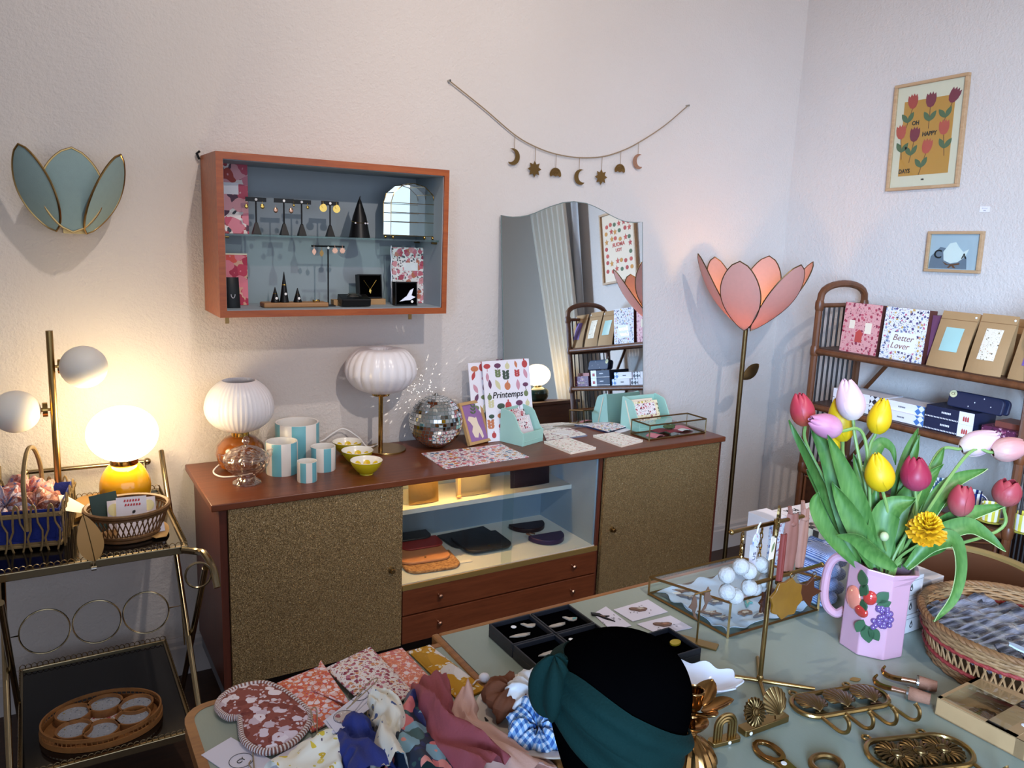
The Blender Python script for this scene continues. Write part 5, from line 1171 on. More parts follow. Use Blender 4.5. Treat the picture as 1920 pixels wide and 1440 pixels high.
for i, (pl_, pr_, mt, lb) in enumerate(((1733, 1739, 'art_green', 'thin greenish book standing behind the white floral box'), (1740, 1746, 'veg_plum', 'thin dark book between the white floral box and the first pouch'))):
    rbox_thing('book', lb, 'book', pl_, pr_, .19, .12, Z1, mt, .06, .03, 'thin books on the top shelf', mt)
plain('pouch_label_mint', 'a6cac4', .35, var=.1)
floral('pouch_label_cream', 'e8dcc8', ['5a4a38', 'c8a080', '8a7a58'], 90, .35, .3); plain('pouch_label_lilac', '7a5aa0', .5)
def kraft_pouch(label, pl, pr, h, lab_mat, dx, lw=.5, lz=(.28, .72)):
    a, b = on_x(pl, 650, EX0+dx), on_x(pr, 650, EX0+dx); w_ = a.y-b.y; d_ = .075
    o = thing('kraft_pouch', label, 'pouch', (EX0+dx+.0, (a.y+b.y)/2, Z1), (0, 0, RZR), 'kraft pouches on the top shelf')
    fr = lambda u, v: ((u-.5)*w_*(1-.03*math.sin(PI*v)), -d_/2*(1-v**1.6)*(1-.3*(2*u-1)**2)+.045*v, v*h)
    bk = lambda u, v: ((.5-u)*w_*(1-.03*math.sin(PI*v)), d_/2*(1-v**1.6)*(1-.3*(2*u-1)**2)+.045*v, v*h)
    m = MB().grid(12, 14, fr); m.grid(12, 14, bk); m.build('bag', 'kraft', o, smooth=60)
    MB().tube([fr(i/8, .86) for i in range(9)], .0012, 4).build('seal_line', 'kraft_dark', o)
    def lf_(u, v): q = fr(.5+(u-.5)*lw, lz[0]+v*(lz[1]-lz[0])); return (q[0], q[1]-.0015, q[2])
    MB().grid(8, 8, lf_).build('label', lab_mat, o, smooth=60)
    q = fr(.93, .93); MB().cyl((q[0], q[1]-.002, q[2]), (q[0], q[1]-.003, q[2]), .004).build('price_dot', 'price_dot', o)
    return o
kraft_pouch('kraft pouch with a mint blue label on the top shelf', 1748, 1818, .21, 'pouch_label_mint', .055, .5, (.3, .72))
kraft_pouch('kraft pouch with a speckled cream label on the top shelf', 1822, 1892, .215, 'pouch_label_cream', .055, .48, (.24, .76))
kraft_pouch('kraft pouch third in the front row, at the shelf end', 1905, 1985, .21, 'pouch_label_lilac', .055, .45, (.25, .75))
kraft_pouch('kraft pouch standing behind the mint-labelled one', 1795, 1850, .20, 'kraft', .16)
kraft_pouch('kraft pouch standing behind the cream-labelled one', 1870, 1935, .20, 'kraft', .16)
# middle shelf: tea boxes
stripes('tea_white', 'e4e4ea', 'e4e4ea', 1, 0)
def argyle(name, c1, c2, f=28):
    t = NT(name); v = t.coord((1, 1, 1), (0, PI/4, 0)); ck = t.add('ShaderNodeTexChecker'); t.link(v, ck.inputs[0]); ck.inputs[1].default_value = hexc(c1); ck.inputs[2].default_value = hexc(c2); ck.inputs['Scale'].default_value = f
    t.col(ck.outputs[0]); t.set(Roughness=.5)
argyle('argyle_black', '2a2430', 'e6e4ea', 52); argyle('argyle_blue', '4a78b8', 'e6e8f0', 52)
def tea_box(label, pl, pr, row_z, h, d_, mat_end, dx, body='white_card', word='PERRIER', grp=None, gap=True):
    a, b = on_x(pl, 790, EX0+dx), on_x(pr, 790, EX0+dx); w_ = a.y-b.y
    o = thing('tea_box', label, 'box', (EX0+dx, (a.y+b.y)/2, row_z), (0, 0, RZR), grp)
    MB().box((-w_/2, 0, 0), (w_/2, d_, h)).build('box', body, o, smooth=0, bevel=.001)
    return o, w_
H2 = .038
for st_i, (pl_, pr_, end, nm) in enumerate(((1556, 1652, 'argyle_black', 'black'), (1658, 1732, 'argyle_blue', 'blue'))):
    for k_ in range(2):
        o, w_ = tea_box('white %s box with %s diamond pattern on the middle shelf' % (('lower', 'upper')[k_], nm), pl_, pr_, Z2+.001+k_*(H2+.0005), H2, .13, end, .03+.012*k_, grp=None)
        MB().box((w_*.24, -.0008, 0), (w_*.498, 0, H2)).build('pattern', end, o, smooth=0)
        m = MB()
        for i in range(6): m.box((-.02+w_*.06*0+i*.0052-.01, -.0008, .016), (-.02+i*.0052-.0065, 0, .022))
        m.build('lettering', 'grey_ink', o, smooth=0)
for k_ in range(2):
    o, w_ = tea_box('navy %s box with a white band on the middle shelf' % ('lower', 'upper')[k_], 1733, 1826, Z2+.001+k_*.0475, .047, .15, None, .02, 'navy')
    MB().box((w_*.2, -.0008, 0), (w_*.5, 0, .047)).build('band', 'white_card', o, smooth=0)
    flat(o, 'red_figures', 'art_red', [[(w_*.35+i*.008-.012, .012), (w_*.35+i*.008-.006, .012), (w_*.35+i*.008-.006, .026), (w_*.35+i*.008-.009, .032), (w_*.35+i*.008-.012, .026)] for i in range(3)], -.0012, .0006)
    m = MB()
    for i in range(22): m.box((-w_/2+i*w_*.7/22, -.0008, .003), (-w_/2+(i+.5)*w_*.7/22, 0, .008))
    m.build('dotted_trim', 'white_card', o, smooth=0)
    m = MB()
    for i in range(6): m.box((-.03+i*.0062, -.0008, .024), (-.03+i*.0062+.004, 0, .031))
    m.build('lettering', 'white_card', o, smooth=0)
def navy_pouch(label, pl, pr, z, h, dx):
    a, b = on_x(pl, 745, EX0+dx), on_x(pr, 745, EX0+dx); w_ = a.y-b.y
    o = thing('navy_pouch', label, 'pouch', (EX0+dx, (a.y+b.y)/2, z), (Matrix.Rotation(RZR, 4, 'Z') @ Matrix.Rotation(-.25, 4, 'X')).to_euler())
    pts = [(x, y) for c in ((w_/2-.02, h-.02, 0), (-w_/2+.02, h-.02, PI/2), (-w_/2+.01, .01, PI), (w_/2-.01, .01, 1.5*PI)) for x, y in arc(c[0], c[1], .02 if c[2] < PI else .01, c[2], c[2]+PI/2, 5)]
    MB().outline(pts, .016).build('body', 'navy', o, smooth=0, bevel=.004)
    return o, w_, h
o, w_, h = navy_pouch('navy zip pouch with a gold round tag on the middle shelf', 1778, 1884, Z2+.099, .062, .06)
MB().cyl((-w_*.42, -.0085, h*.78), (-w_*.42, -.0095, h*.78), .014, seg=24).build('round_tag', 'veg_cream', o); lettering('CS', .013, 'old_brass', o, (-w_*.42, -.0102, h*.78), (PI/2, 0, 0))
flat(o, 'stars', 'white_card', [[(x+a_, z+b_) for a_, b_ in star(4, .003, .0012)] for x, z in ((0, .03), (.03, .05), (-.02, .012), (.06, .025))], -.0085, .0008)
navy_pouch('second navy pouch peeking out behind the tagged one', 1790, 1896, Z2+.099, .058, .09)
floral('plum_box', '5a2444', ['8a3a5c', '3e1a34', 'a05a78', 'c890a8'], 60, .5, .4); plain('copper_lid', '8a5048', .35, .4)
a, b = on_x(1842, 790, EX0+.02), on_x(1925, 790, EX0+.02); w_ = a.y-b.y
o = thing('gift_box', 'plum patterned gift box with copper lid on the middle shelf', 'box', (EX0+.02, (a.y+b.y)/2, Z2+.001), (0, 0, RZR))
MB().box((-w_/2, 0, 0), (w_/2, .13, .062)).build('box', 'plum_box', o, smooth=0); MB().box((-w_/2+.03, .03, .062), (w_/2, .13, .082)).build('lid', 'copper_lid', o, smooth=0)
lettering('Let', .02, 'art_cream', o, (-.015, -.0008, .045), (PI/2, 0, 0), shear=.3); lettering('love live', .02, 'art_cream', o, (0, -.0008, .022), (PI/2, 0, 0), shear=.3)
# lower shelf: striped cups on saucers
def cup(label, px, py, c1, n, dx=.1, r=.033, saucer=None, z=Z3+.001, base=True):
    P = on_x(px, py, EX0+dx); o = thing('striped_cup', label, 'cup', (EX0+dx, P.y, z), (0, 0, RZR), 'striped cups on the lower shelf')
    nm = 'cup_%s_%d' % (c1, n)
    if nm not in MATS: angular(nm, c1, 'ecebe6', n, .5, .1, .25)
    zz = .004
    if saucer: MB().lathe([(r*.8, 0), (r*1.5, .006), (r*1.62, .011), (r*1.5, .010), (r*.9, .006)], 36).build('saucer', saucer, o); zz = .008
    MB().lathe([(r*.93, zz), (r, zz+.004), (r*1.04, zz+.062), (r*.98, zz+.062), (r*.93, zz+.01)], 36, cap1=True).build('body', nm, o)
    MB().tube([(r*1.0+.022*math.sin(a), 0, zz+.034-.020*math.cos(a)) for a in [PI*i/10 for i in range(11)]], .004, 6).build('handle', c1 if c1 in MATS else nm, o)
    return o
plain('cup_saucer_yellow', 'd8cc50', .3)
cup('black and white striped cup at the window end behind the tulips', 1622, 855, '1c1c22', 10)
cup('second black striped cup half hidden by tulip leaves', 1650, 868, '1c1c22', 10, .2)
cup('blue and white striped cup behind the plum tulip', 1752, 885, '3a5a7a', 10, .1)
cup('blue striped cup just right of the plum tulip', 1768, 893, '3a5a7a', 10, .19)
cup('navy striped cup before the yellow cups', 1826, 920, '24306a', 10, .16)
cup('yellow striped cup on a yellow saucer, nearest the navy one', 1862, 935, 'd8cc50', 10, .06, saucer='cup_saucer_yellow')
cup('yellow striped cup on a saucer at the shelf end', 1925, 950, 'd8cc50', 10, .06, saucer='cup_saucer_yellow')
# ------------------------------------------------------------------ on the table: textiles on the left leaf
def T(px, py, z=0.0): return on_z(px, py, TZ+z)
LFZ = TZ-.0035
floral('mitten_print', '8a4a40', ['d8c8d4', 'e4d8e0', '7a3c34', 'c8b4c0', '8a4a40'], 48, .8, 1.8, ['c8a8b0', 'd8ccd4', '7a3e38'])
floral('pouch_orange', 'd0704c', ['e0b0a8', 'd8c0c8', 'c85c48', 'ead4d4'], 95, .75, 1.6, ['e8c8c4', 'c0506a', 'e09070']); floral('pouch_cream', 'e0d4d0', ['a0505a', 'c88a60', '8a3a4a', 'b87080'], 100, .62, 1.6, ['a85860', 'd8a070', '7a4450'])
floral('pouch_pink', 'd88468', ['e4c0bc', 'c87070', 'e8d0cc', 'd07a60'], 105, .75, 1.6, ['e8ccc8', 'b85c60', 'e0a890']); floral('pouch_mustard', 'b8841e', ['d8d0cc', 'b8841e', 'd0c8c4', 'a87818'], 26, .85, 1.6, ['c89a3a', 'b07a1a', 'd8c8a8', 'e0dcd8'], 4.0)
plain('stitch_white', 'dcd4d4', .8, var=.1); plain('stitch_brown', '8a5a50', .8, var=.1)
def offset_poly(P, cx, cy): return [(x-cx, y-cy) for x, y in P]
def smooth_closed(P, n=5):
    P = [Vector((*p_, 0)) for p_ in P]; N = len(P); out = []
    for i in range(N):
        a, b, c, d = P[i-1], P[i], P[(i+1) % N], P[(i+2) % N]
        for k in range(n):
            t = k/n; q = .5*((2*b)+(c-a)*t+(2*a-5*b+4*c-d)*t*t+(3*b-a-3*c+d)*t**3); out.append((q.x, q.y))
    return out
mp = [T(x, y) for x, y in ((408, 1327), (418, 1310), (447, 1293), (492, 1285), (525, 1296), (552, 1315), (575, 1335), (582, 1352), (570, 1375), (545, 1398), (508, 1413), (478, 1408), (458, 1392), (453, 1370), (449, 1349), (430, 1349), (414, 1340))]
c = sum(mp, Vector())/len(mp); poly = smooth_closed([((p_-c).x, (p_-c).y) for p_ in mp], 3)
o = thing('oven_mitten', 'brown and white floral mitten-shaped pad with striped blanket-stitch edge', 'mitten', (c.x, c.y, LFZ))
ctr = Vector((sum(x for x, y in poly)/len(poly), sum(y for x, y in poly)/len(poly)))
V = []; F = []; n = len(poly)
for k, z in ((1, .001), (1, .007), (.93, .012), (.7, .0145), (.3, .0155)): V += [(ctr.x+(x-ctr.x)*k, ctr.y+(y-ctr.y)*k, z) for x, y in poly]
for j in range(4):
    for i in range(n): F.append((j*n+i, j*n+(i+1) % n, (j+1)*n+(i+1) % n, (j+1)*n+i))
F.append(tuple(4*n+i for i in range(n))); F.append(tuple(reversed(range(n))))
MB().put(V, F).build('padding', 'mitten_print', o, smooth=60)
m = MB(); fine = smooth_closed(poly, 2)
for i in range(len(fine)):
    a, b = fine[i], fine[(i+1) % len(fine)]
    for h_ in (0, 1):
        t0, t1 = h_*.5, h_*.5+.5
        m.mat(h_).cyl((a[0]+(b[0]-a[0])*t0, a[1]+(b[1]-a[1])*t0, .007), (a[0]+(b[0]-a[0])*t1, a[1]+(b[1]-a[1])*t1, .007), .0062, seg=7)
m.build('blanket_stitch', ['stitch_white', 'stitch_brown'], o)
def pouch_flat(name, label, px, mat, z, t_=.011, cat='pouch', flap=None, fold=None, cord=True):
    P = [T(x, y) for x, y in px]; c = sum(P, Vector())/len(P); o = thing(name, label, cat, (c.x, c.y, z))
    A, B, C_, D = [Vector(((p_-c).x, (p_-c).y, 0)) for p_ in P]
    def fn(u, v):
        q = A*(1-u)*(1-v)+B*u*(1-v)+C_*u*v+D*(1-u)*v
        h = t_*(.25+.75*(math.sin(PI*u)*math.sin(PI*v))**.45)+.0012*math.sin(u*13+v*7)*math.sin(v*17)
        return (q.x, q.y, h)
    m = MB().grid(20, 20, fn, thick=0); m.grid(2, 2, lambda u, v: (*(A*u*(1-v)+B*(1-u)*(1-v)+C_*(1-u)*v+D*u*v).xy, .0004))
    k = 20
    m.build('body', mat, o, smooth=60)
    edge = [A, B, C_, D]
    MB().tube([(p_.x, p_.y, t_*.22) for p_ in edge], .0022, 6, True).build('seam', mat, o)
    if flap:
        i0, i1, tip = flap; E = [A, B, C_, D]; tp = A*(1-tip[0])*(1-tip[1])+B*tip[0]*(1-tip[1])+C_*tip[0]*tip[1]+D*(1-tip[0])*tip[1]
        MB().prism([(E[i0].x, E[i0].y), (E[i1].x, E[i1].y), (tp.x, tp.y)], t_*1.02, t_*1.02+.002).build('flap', mat, o, smooth=0)
        MB().tube([(E[i0].x, E[i0].y, t_*1.1), (tp.x, tp.y, t_*1.2), (E[i1].x, E[i1].y, t_*1.1)], .0018, 5).build('piping', 'pouch_pink', o)
    return o
pouch_flat('fabric_pouch', 'mustard fabric pouch with white flowers beside the table joint', ((768, 1222), (805, 1210), (910, 1293), (862, 1314)), 'pouch_mustard', LFZ, .012)
pouch_flat('fabric_pouch', 'salmon pink paisley pouch between the mustard and the cream one', ((706, 1229), (753, 1216), (832, 1300), (778, 1312)), 'pouch_pink', LFZ+.0005, .012)
pouch_flat('fabric_pouch', 'cream pouch with burgundy flowers, overlapping the orange envelope pouch', ((612, 1260), (694, 1221), (776, 1308), (702, 1345)), 'pouch_cream', LFZ+.008, .013)
pouch_flat('fabric_pouch', 'orange paisley envelope pouch with a pointed flap, by the mitten', ((521, 1282), (602, 1250), (660, 1335), (585, 1372)), 'pouch_orange', LFZ+.001, .013, flap=(1, 2, (.45, .45)))
c = T(911, 1278); o = tag(MB().ball((0, 0, .009), (.011, .011, .009), 10, 8).tube([(0, 0, .008), (-.015, .004, .005), (-.03, -.01, .008)], .0016, 5).build('tassel', 'stitch_white', None, loc=(c.x-.004, c.y, TZ+.0005)), 'small fluffy cream tassel at the mustard pouch corner', 'tassel')
plain('card_lilac', 'd4d0de', .6, var=.04); floral('card_lace', 'd4d0de', ['d4d0de', 'a8a0b8', 'd4d0de', '9a8a98'], 90, .4, 2)
def tag_card(label, px, z, stamp, txt, jute=None, lace=None):
    P = [T(x, y) for x, y in px]; c = sum(P, Vector())/4; o = thing('craft_card', label, 'card', (c.x, c.y, z)); Q = [Vector(((p_-c).x, (p_-c).y, 0)) for p_ in P]
    MB().prism([(q.x, q.y) for q in Q], 0, .0012).build('sheet', 'card_lilac', o, smooth=0)
    if lace:
        a, b = Q[lace[0]], Q[lace[1]]; n_ = (b-a); s_ = Vector((-n_.y, n_.x, 0))*.28
        MB().prism([(q.x*.96, q.y*.96) for q in (a, b, b+s_, a+s_)][::1], .0013, .0018).build('drawing', 'card_lace', o, smooth=0)
    S_ = T(*stamp)-c; MB().tube([(S_.x+.0185*math.cos(a_), S_.y+.0185*math.sin(a_), .0016) for a_ in [2*PI*i/28 for i in range(28)]], .0005, 4, True).build('stamp_ring', 'black_ink', o)
    lettering(txt, .012, 'black_ink', o, (S_.x, S_.y, .0016), (0, 0, math.radians(35)))
    if jute: MB().tube(smooth_path([(*(T(*q)-c).xy, h_) for q, h_ in jute], 5), .0011, 5).build('twine', 'jute', o)
    return o
tag_card('lilac card stamped with a circle, corner under the mitten wrist', ((377, 1413), (433, 1380), (512, 1424), (455, 1466)), LFZ+.0001, (452, 1424), 'CY', [((470, 1425), .002), ((467, 1436), .006), ((476, 1442), .003), ((474, 1412), .004)])
tag_card('lilac card with a circle stamp between mitten and floral scarf', ((478, 1440), (582, 1381), (620, 1403), (520, 1466)), LFZ+.0014, (571, 1411), 'AU', [((590, 1378), .016), ((583, 1350), .02), ((594, 1345), .016), ((594, 1400), .004)], lace=None)
tag_card('lilac card with twine lying on the cream floral pouch', ((606, 1372), (692, 1305), (716, 1331), (626, 1396)), LFZ+.0225, (672, 1322), 'LE', [((660, 1362), .0245), ((693, 1320), .026), ((706, 1318), .025), ((650, 1372), .024)])
floral('kraft_flower', 'b8a8a0', ['d8d0d0', '8a4a50', 'a05a60'], 70, .5, .5)
o = tag_card('small patterned card with a kraft circle, over the orange pouch tip', ((612, 1372), (652, 1352), (668, 1372), (630, 1396)), LFZ+.0245, (646, 1366), 'MY')
c = T(646, 1366); MB().cyl((c.x-o.location.x, c.y-o.location.y, .0012), (c.x-o.location.x, c.y-o.location.y, .0022), .0165, seg=24).build('kraft_circle', 'kraft_flower', o)
# scarves and headbands
floral('scarf_yellow', 'e8e6da', ['d8c040', 'e4d070', 'c8a830', 'e8e6da'], 42, .4, .8, ['4a3a58', 'e8e6da', 'd8c860', 'e8e6da']); plain('scarf_blue', '1c2c78', .75, var=.2, bump=.25, bscale=300)
floral('scarf_cream', 'ddd6c6', ['ddd6c6', '8a7a60', 'ddd6c6', '4a5a88'], 34, .3, 1.2); floral('scarf_teal', '16263a', ['c86a6a', '3a5a5a', '1c2c6a', '7aa0b0', 'd88a80'], 26, .85, .6, ['16263a', '2a4a4a', '1a2a5a'])
plain('scarf_rose', '94454c', .8, var=.18, scale=40, bump=.25, bscale=260); plain('scarf_blush', 'd2a696', .75, var=.1, scale=30, bump=.15, bscale=260)
def scarf(label, path, width, h, mat, seed, folds=3, twist=0.0, z=LFZ, hs=None, name='scarf', cat='scarf', amp=.22):
    """folded cloth lying along a path of points on the table"""
    P = smooth_path([T(*q) for q in path], 8); n = len(P)-1; c = P[n//2]; rnd = random.Random(seed); ph = [rnd.uniform(0, 6.28) for _ in range(6)]
    Q = [(p_-c) for p_ in P]; W_ = width if hasattr(width, '__len__') else [width]*len(path)
    def fn(u, v):
        i = min(n-1, int(u*n)); t_ = u*n-i; p_ = Q[i].lerp(Q[i+1], t_); d_ = (Q[min(n, i+2)]-Q[max(0, i-1)]); d_.z = 0; d_.normalize(); s_ = Vector((-d_.y, d_.x, 0))
        k = u*(len(W_)-1); j = min(len(W_)-2, int(k)); w_ = W_[j]+(W_[j+1]-W_[j])*(k-j)
        a = v*2*PI; x = math.cos(a)*w_/2*(1+.10*math.sin(5*u*PI+ph[0])+.05*math.sin(11*u*PI+ph[4])); up = max(0, math.sin(a))
        hh = h*(hs[0]+(hs[1]-hs[0])*u if hs else 1)
        f_ = 1+amp*math.sin(folds*a+ph[1]+twist*u*6)+amp*.6*math.sin((folds+2)*a+ph[2]+8*u+twist*u*4)+amp*.5*math.sin(9*u+ph[3])+.13*math.sin(9*a+ph[5]+7*u*twist)*math.sin(u*7+ph[1])
        return (p_.x+s_.x*x, p_.y+s_.y*x, max(.0008, hh*up**.55*f_*.8) if up > 0 else .0006)
    o = MB().grid(46, 40, fn).build(name, mat, None, smooth=80, loc=(c.x, c.y, z)); return tag(o, label, cat)
scarf('white scarf with yellow flowers at the table front edge', ((540, 1470), (600, 1425), (648, 1388)), [.10, .09, .05], .03, 'scarf_yellow', 1, 3)
scarf('royal blue headband between the yellow-flowered and cream scarves', ((660, 1372), (668, 1400), (690, 1430), (700, 1475)), [.05, .07, .075, .07], .045, 'scarf_blue', 2, 2, 1)
scarf('cream headband with small brown and blue birds', ((702, 1333), (722, 1352), (735, 1385), (728, 1415), (735, 1470)), [.03, .06, .045, .05, .06], .06, 'scarf_cream', 3, 2, 1.5)
scarf('dark teal scarf with big pink and blue leaves', ((790, 1326), (772, 1370), (778, 1410), (800, 1470)), [.05, .085, .095, .10], .04, 'scarf_teal', 4, 3, .5)
scarf('dusty rose knotted headband lying over the teal scarf', ((806, 1304), (815, 1335), (822, 1365), (842, 1400), (885, 1440), (930, 1475)), [.085, .06, .05, .075, .07, .07], .062, 'scarf_rose', 5, 3, 1.5)
scarf('blush beige headband beside the plate', ((874, 1318), (868, 1350), (880, 1385), (935, 1420), (1010, 1470)), [.03, .055, .06, .075, .08], .045, 'scarf_blush', 6, 2, .8)
# plate with scrunchies
plain('plate_cream', 'c6b6a6', .25, var=.04)
c = T(1012, 1356); R_ = .128
o = thing('plate', 'large cream plate under the scrunchies beside the velvet head', 'plate', (c.x+.012, c.y-.002, TZ+.0002))
MB().lathe(sm([(R_*.55, 0), (R_*.6, .003), (R_*.8, .010), (R_*.97, .0175), (R_, .0185), (R_*.985, .0215), (R_*.8, .015), (R_*.62, .0075), (.001, .0065)], 4), 64, cap1=False).build('dish', 'plate_cream', o)
plain('velvet_brown', '6e3a1c', .85, var=.25, scale=40); t = NT('gingham_blue'); v = t.coord(); s_ = t.add('ShaderNodeSeparateXYZ'); t.link(v, s_.inputs[0])
fx_ = t.math('LESS_THAN', t.math('FRACT', t.math('MULTIPLY', s_.outputs[0], 95)), .5); fy_ = t.math('LESS_THAN', t.math('FRACT', t.math('MULTIPLY', s_.outputs[1], 95)), .5)
t.col(t.ramp(t.math('MULTIPLY', t.math('ADD', fx_, fy_), .5), [(0, 'd8e2f0'), (.4, '7aa4d0'), (.8, '2c5a9c')], 'CONSTANT')); t.set(Roughness=.7)
plain('satin_white', 'd8d8da', .4, var=.06)
PZ = TZ+.010
def on_plate(px, py, h): q = T(px, py, .02); return Vector((q.x, q.y, PZ+h))
scrunchie('brown velvet scrunchie at the back of the cream plate', on_plate(958, 1322, .022), .028, .021, 'velvet_brown', (.25, .2, .3), 11)
scrunchie('white satin scrunchie between the brown one and the head', on_plate(1000, 1328, .026), .032, .022, 'satin_white', (.3, -.2, .9), 12)
scrunchie('blue gingham scrunchie pressed against the velvet head', on_plate(1008, 1375, .022), .030, .02, 'gingham_blue', (.35, -.3, .2), 13)
q = on_plate(940, 1375, .003); o = thing('hair_elastic', 'thin elastic cord with a small black lettered tag on the plate', 'hair tie', q)
MB().tube(smooth_path([(-.005, .05, .004), (-.02, .03, .003), (-.018, -.0, .0015), (.0, -.03, .001), (.03, -.055, .001)], 6), .001, 5).build('cord', 'jute', o); MB().box((-.010, .044, .003), (.0, .056, .005)).build('tag', 'black_plastic', o, smooth=0)
# velvet head with teal headband
plain('velvet_teal', '0b2e2c', .85, var=.35, scale=20, bump=.3, bscale=260, Specular_IOR_Level=.15)
Hc = Vector((.688, .80, .928)); o = thing('display_head', 'black velvet display head standing on the table front', 'display head', (Hc.x, Hc.y, TZ+.0002))
hz = Hc.z-TZ
MB().lathe(sm([(.055, 0), (.052, .02), (.062, .05), (.085, hz-.06), (.098, hz-.01), (.102, hz+.03), (.097, hz+.062), (.077, hz+.092), (.04, hz+.110), (.004, hz+.115)], 5), 48).build('head', 'black_velvet', o, smooth=60)
o2 = thing('headband', 'teal knotted headband worn by the black velvet head', 'headband', (Hc.x, Hc.y, TZ+.0002))
view = Vector((-Hc.x, -Hc.y, 0)).normalized(); vr = Vector((view.y, -view.x, 0))*-1
def head_r(z):
    pr_ = [(.055, 0), (.062, .05), (.085, hz-.06), (.098, hz-.01), (.102, hz+.03), (.097, hz+.062), (.077, hz+.092), (.04, hz+.110), (.004, hz+.115)]
    for (r0, z0), (r1, z1) in zip(pr_, pr_[1:]):
        if z0 <= z <= z1: return r0+(r1-r0)*(z-z0)/(z1-z0)
    return .004
def band(a0, a1, zf0, zf1, wf, lift, nseg=30, nv=10):
    def fn(u, v):
        a = a0+(a1-a0)*u; zc_ = zf0+(zf1-zf0)*(3*u*u-2*u**3 if zf0 > zf1 else u); w_ = wf(u); z = zc_+(v-.5)*w_; r = head_r(min(hz+.112, max(.0, z)))+lift+.0035*math.sin(v*PI*3+u*2)+.004*math.sin(PI*v)
        d_ = vr*math.cos(a)+view*math.sin(a); return (d_.x*r, d_.y*r, z)
    return fn
# a: 0 = right side as seen, pi/2 = facing the viewer, pi = left side
MB().grid(34, 12, band(PI*.93, -.15, hz+.050, hz-.105, lambda u: .04+.045*math.sin(PI*min(1, u*1.05))**.8, .004), thick=.003).build('lower_fold', 'velvet_teal', o2, smooth=80)
MB().grid(34, 12, band(PI*.80, -.2, hz+.068, hz-.035, lambda u: .035+.03*math.sin(PI*min(1, u)), .008), thick=.003).build('upper_fold', 'velvet_teal', o2, smooth=80)
MB().grid(20, 12, band(PI*.86, PI*1.5, hz+.06, hz+.03, lambda u: .06, .004), thick=.003).build('back_fold', 'velvet_teal', o2, smooth=80)
kd = vr*math.cos(PI*.85)+view*math.sin(PI*.85); kn = Vector((kd.x*.104, kd.y*.104, hz+.055))
def knot(u, v):
    a, b = 2*PI*u, PI*v; r = .034*(1+.16*math.sin(3*a+1)*math.sin(b)+.1*math.sin(5*a))
    return (kn.x+r*.9*math.sin(b)*math.cos(a), kn.y+r*.9*math.sin(b)*math.sin(a), kn.z-r*1.3*math.cos(b))
MB().grid(30, 16, knot).build('knot', 'velvet_teal', o2, smooth=80)
# ------------------------------------------------------------------ jewellery boxes, cards, stands in the middle
plain('navy_box', '14161f', .55, var=.15)
bp = None
def brooch_tray(label, x0, y0, w_=.104, d_=.1, h=.03, z=TZ+.0002, rz=0.0):
    o = thing('brooch_tray', label, 'tray', (x0+w_/2, y0+d_/2, z), (0, 0, rz), 'black brooch trays'); e = .004; X, Y = w_/2-.0006, d_/2-.0006
    MB().box((-X, -Y, 0), (X, Y, h*.55)).box((-X, -Y, h*.55), (X, -Y+e, h)).box((-X, Y-e, h*.55), (X, Y, h)).box((-X, -Y+e, h*.55), (-X+e, Y-e, h)).box((X-e, -Y+e, h*.55), (X, Y-e, h)).build('case', 'navy_box', o, smooth=0, bevel=.0012)
    MB().box((-X+e, -Y+e, h*.55), (X-e, Y-e, h*.66)).build('cushion', 'black_velvet', o, smooth=0); return o
plain('feather_pale', 'b8aa9a', .4, var=.2); plain('teal_enamel', '5a9a98', .3); plain('brooch_wood', '7a5a48', .5, var=.3); plain('brooch_grey', '6a6468', .4, var=.3); plain('paper_blue', 'b4c4d8', .8, var=.08)
BX, BY = .793, 1.262
t1 = brooch_tray('black brooch tray at the outer corner of the block of four', BX, BY); t2 = brooch_tray('black brooch tray of the block of four, nearest the sideboard drawers', BX+.105, BY); t4 = brooch_tray('black brooch tray of the block of four, nearest the scrunchie plate', BX, BY-.101); t3 = brooch_tray('black brooch tray of the block of four, half hidden by the velvet head', BX+.105, BY-.101)
t5 = brooch_tray('separate black tray with one yellow brooch beside the head', 1.03, 1.075, .105, .1)
BZ = TZ+.0205
def lay(name, label, cat, x, y, z, rz, polys, mats, t_=.003, group=None):
    o = thing(name, label, cat, (x, y, z), (0, 0, rz), group)
    for p_, mt, nm in zip(polys, mats, ('body', 'accent', 'tip', 'eye')): MB().prism(p_, 0 if nm == 'body' else t_, t_ if nm == 'body' else t_+.001).build(nm, mt, o, smooth=0, bevel=.0004)
    return o
wing = [(-.024, -.004), (-.008, -.006), (.010, -.003), (.022, .003), (.012, .004), (.024, .009), (.006, .007), (-.010, .003)]
birdp = [(-.014, .012), (-.009, .004), (-.004, -.004), (.006, -.008), (.014, -.004), (.018, .004), (.008, .006), (.0, .006), (-.006, .012)]
G_ = 'feather brooches in the black trays'
lay('brooch', 'pale feather brooch in the outer corner tray', 'brooch', BX+.042, BY+.038, BZ, -.35, [wing], ['feather_pale'], group=G_)
lay('brooch', 'small pale bird brooch in the outer corner tray', 'brooch', BX+.080, BY+.066, BZ, -.2, [birdp], ['feather_pale'], group=G_)
lay('brooch', 'pale feather brooch in the tray nearest the drawers', 'brooch', BX+.135, BY+.040, BZ, -.25, [wing], ['feather_pale'], group=G_)
lay('brooch', 'bird brooch with teal wing in the tray nearest the drawers', 'brooch', BX+.178, BY+.05, BZ, -.3, [birdp, [(.004, -.006), (.013, -.003), (.016, .003), (.006, .002)]], ['feather_pale', 'teal_enamel'], group=G_)
lay('brooch', 'pale feather brooch in the tray nearest the plate', 'brooch', BX+.055, BY-.05, BZ, -.2, [wing], ['feather_pale'], group=G_)
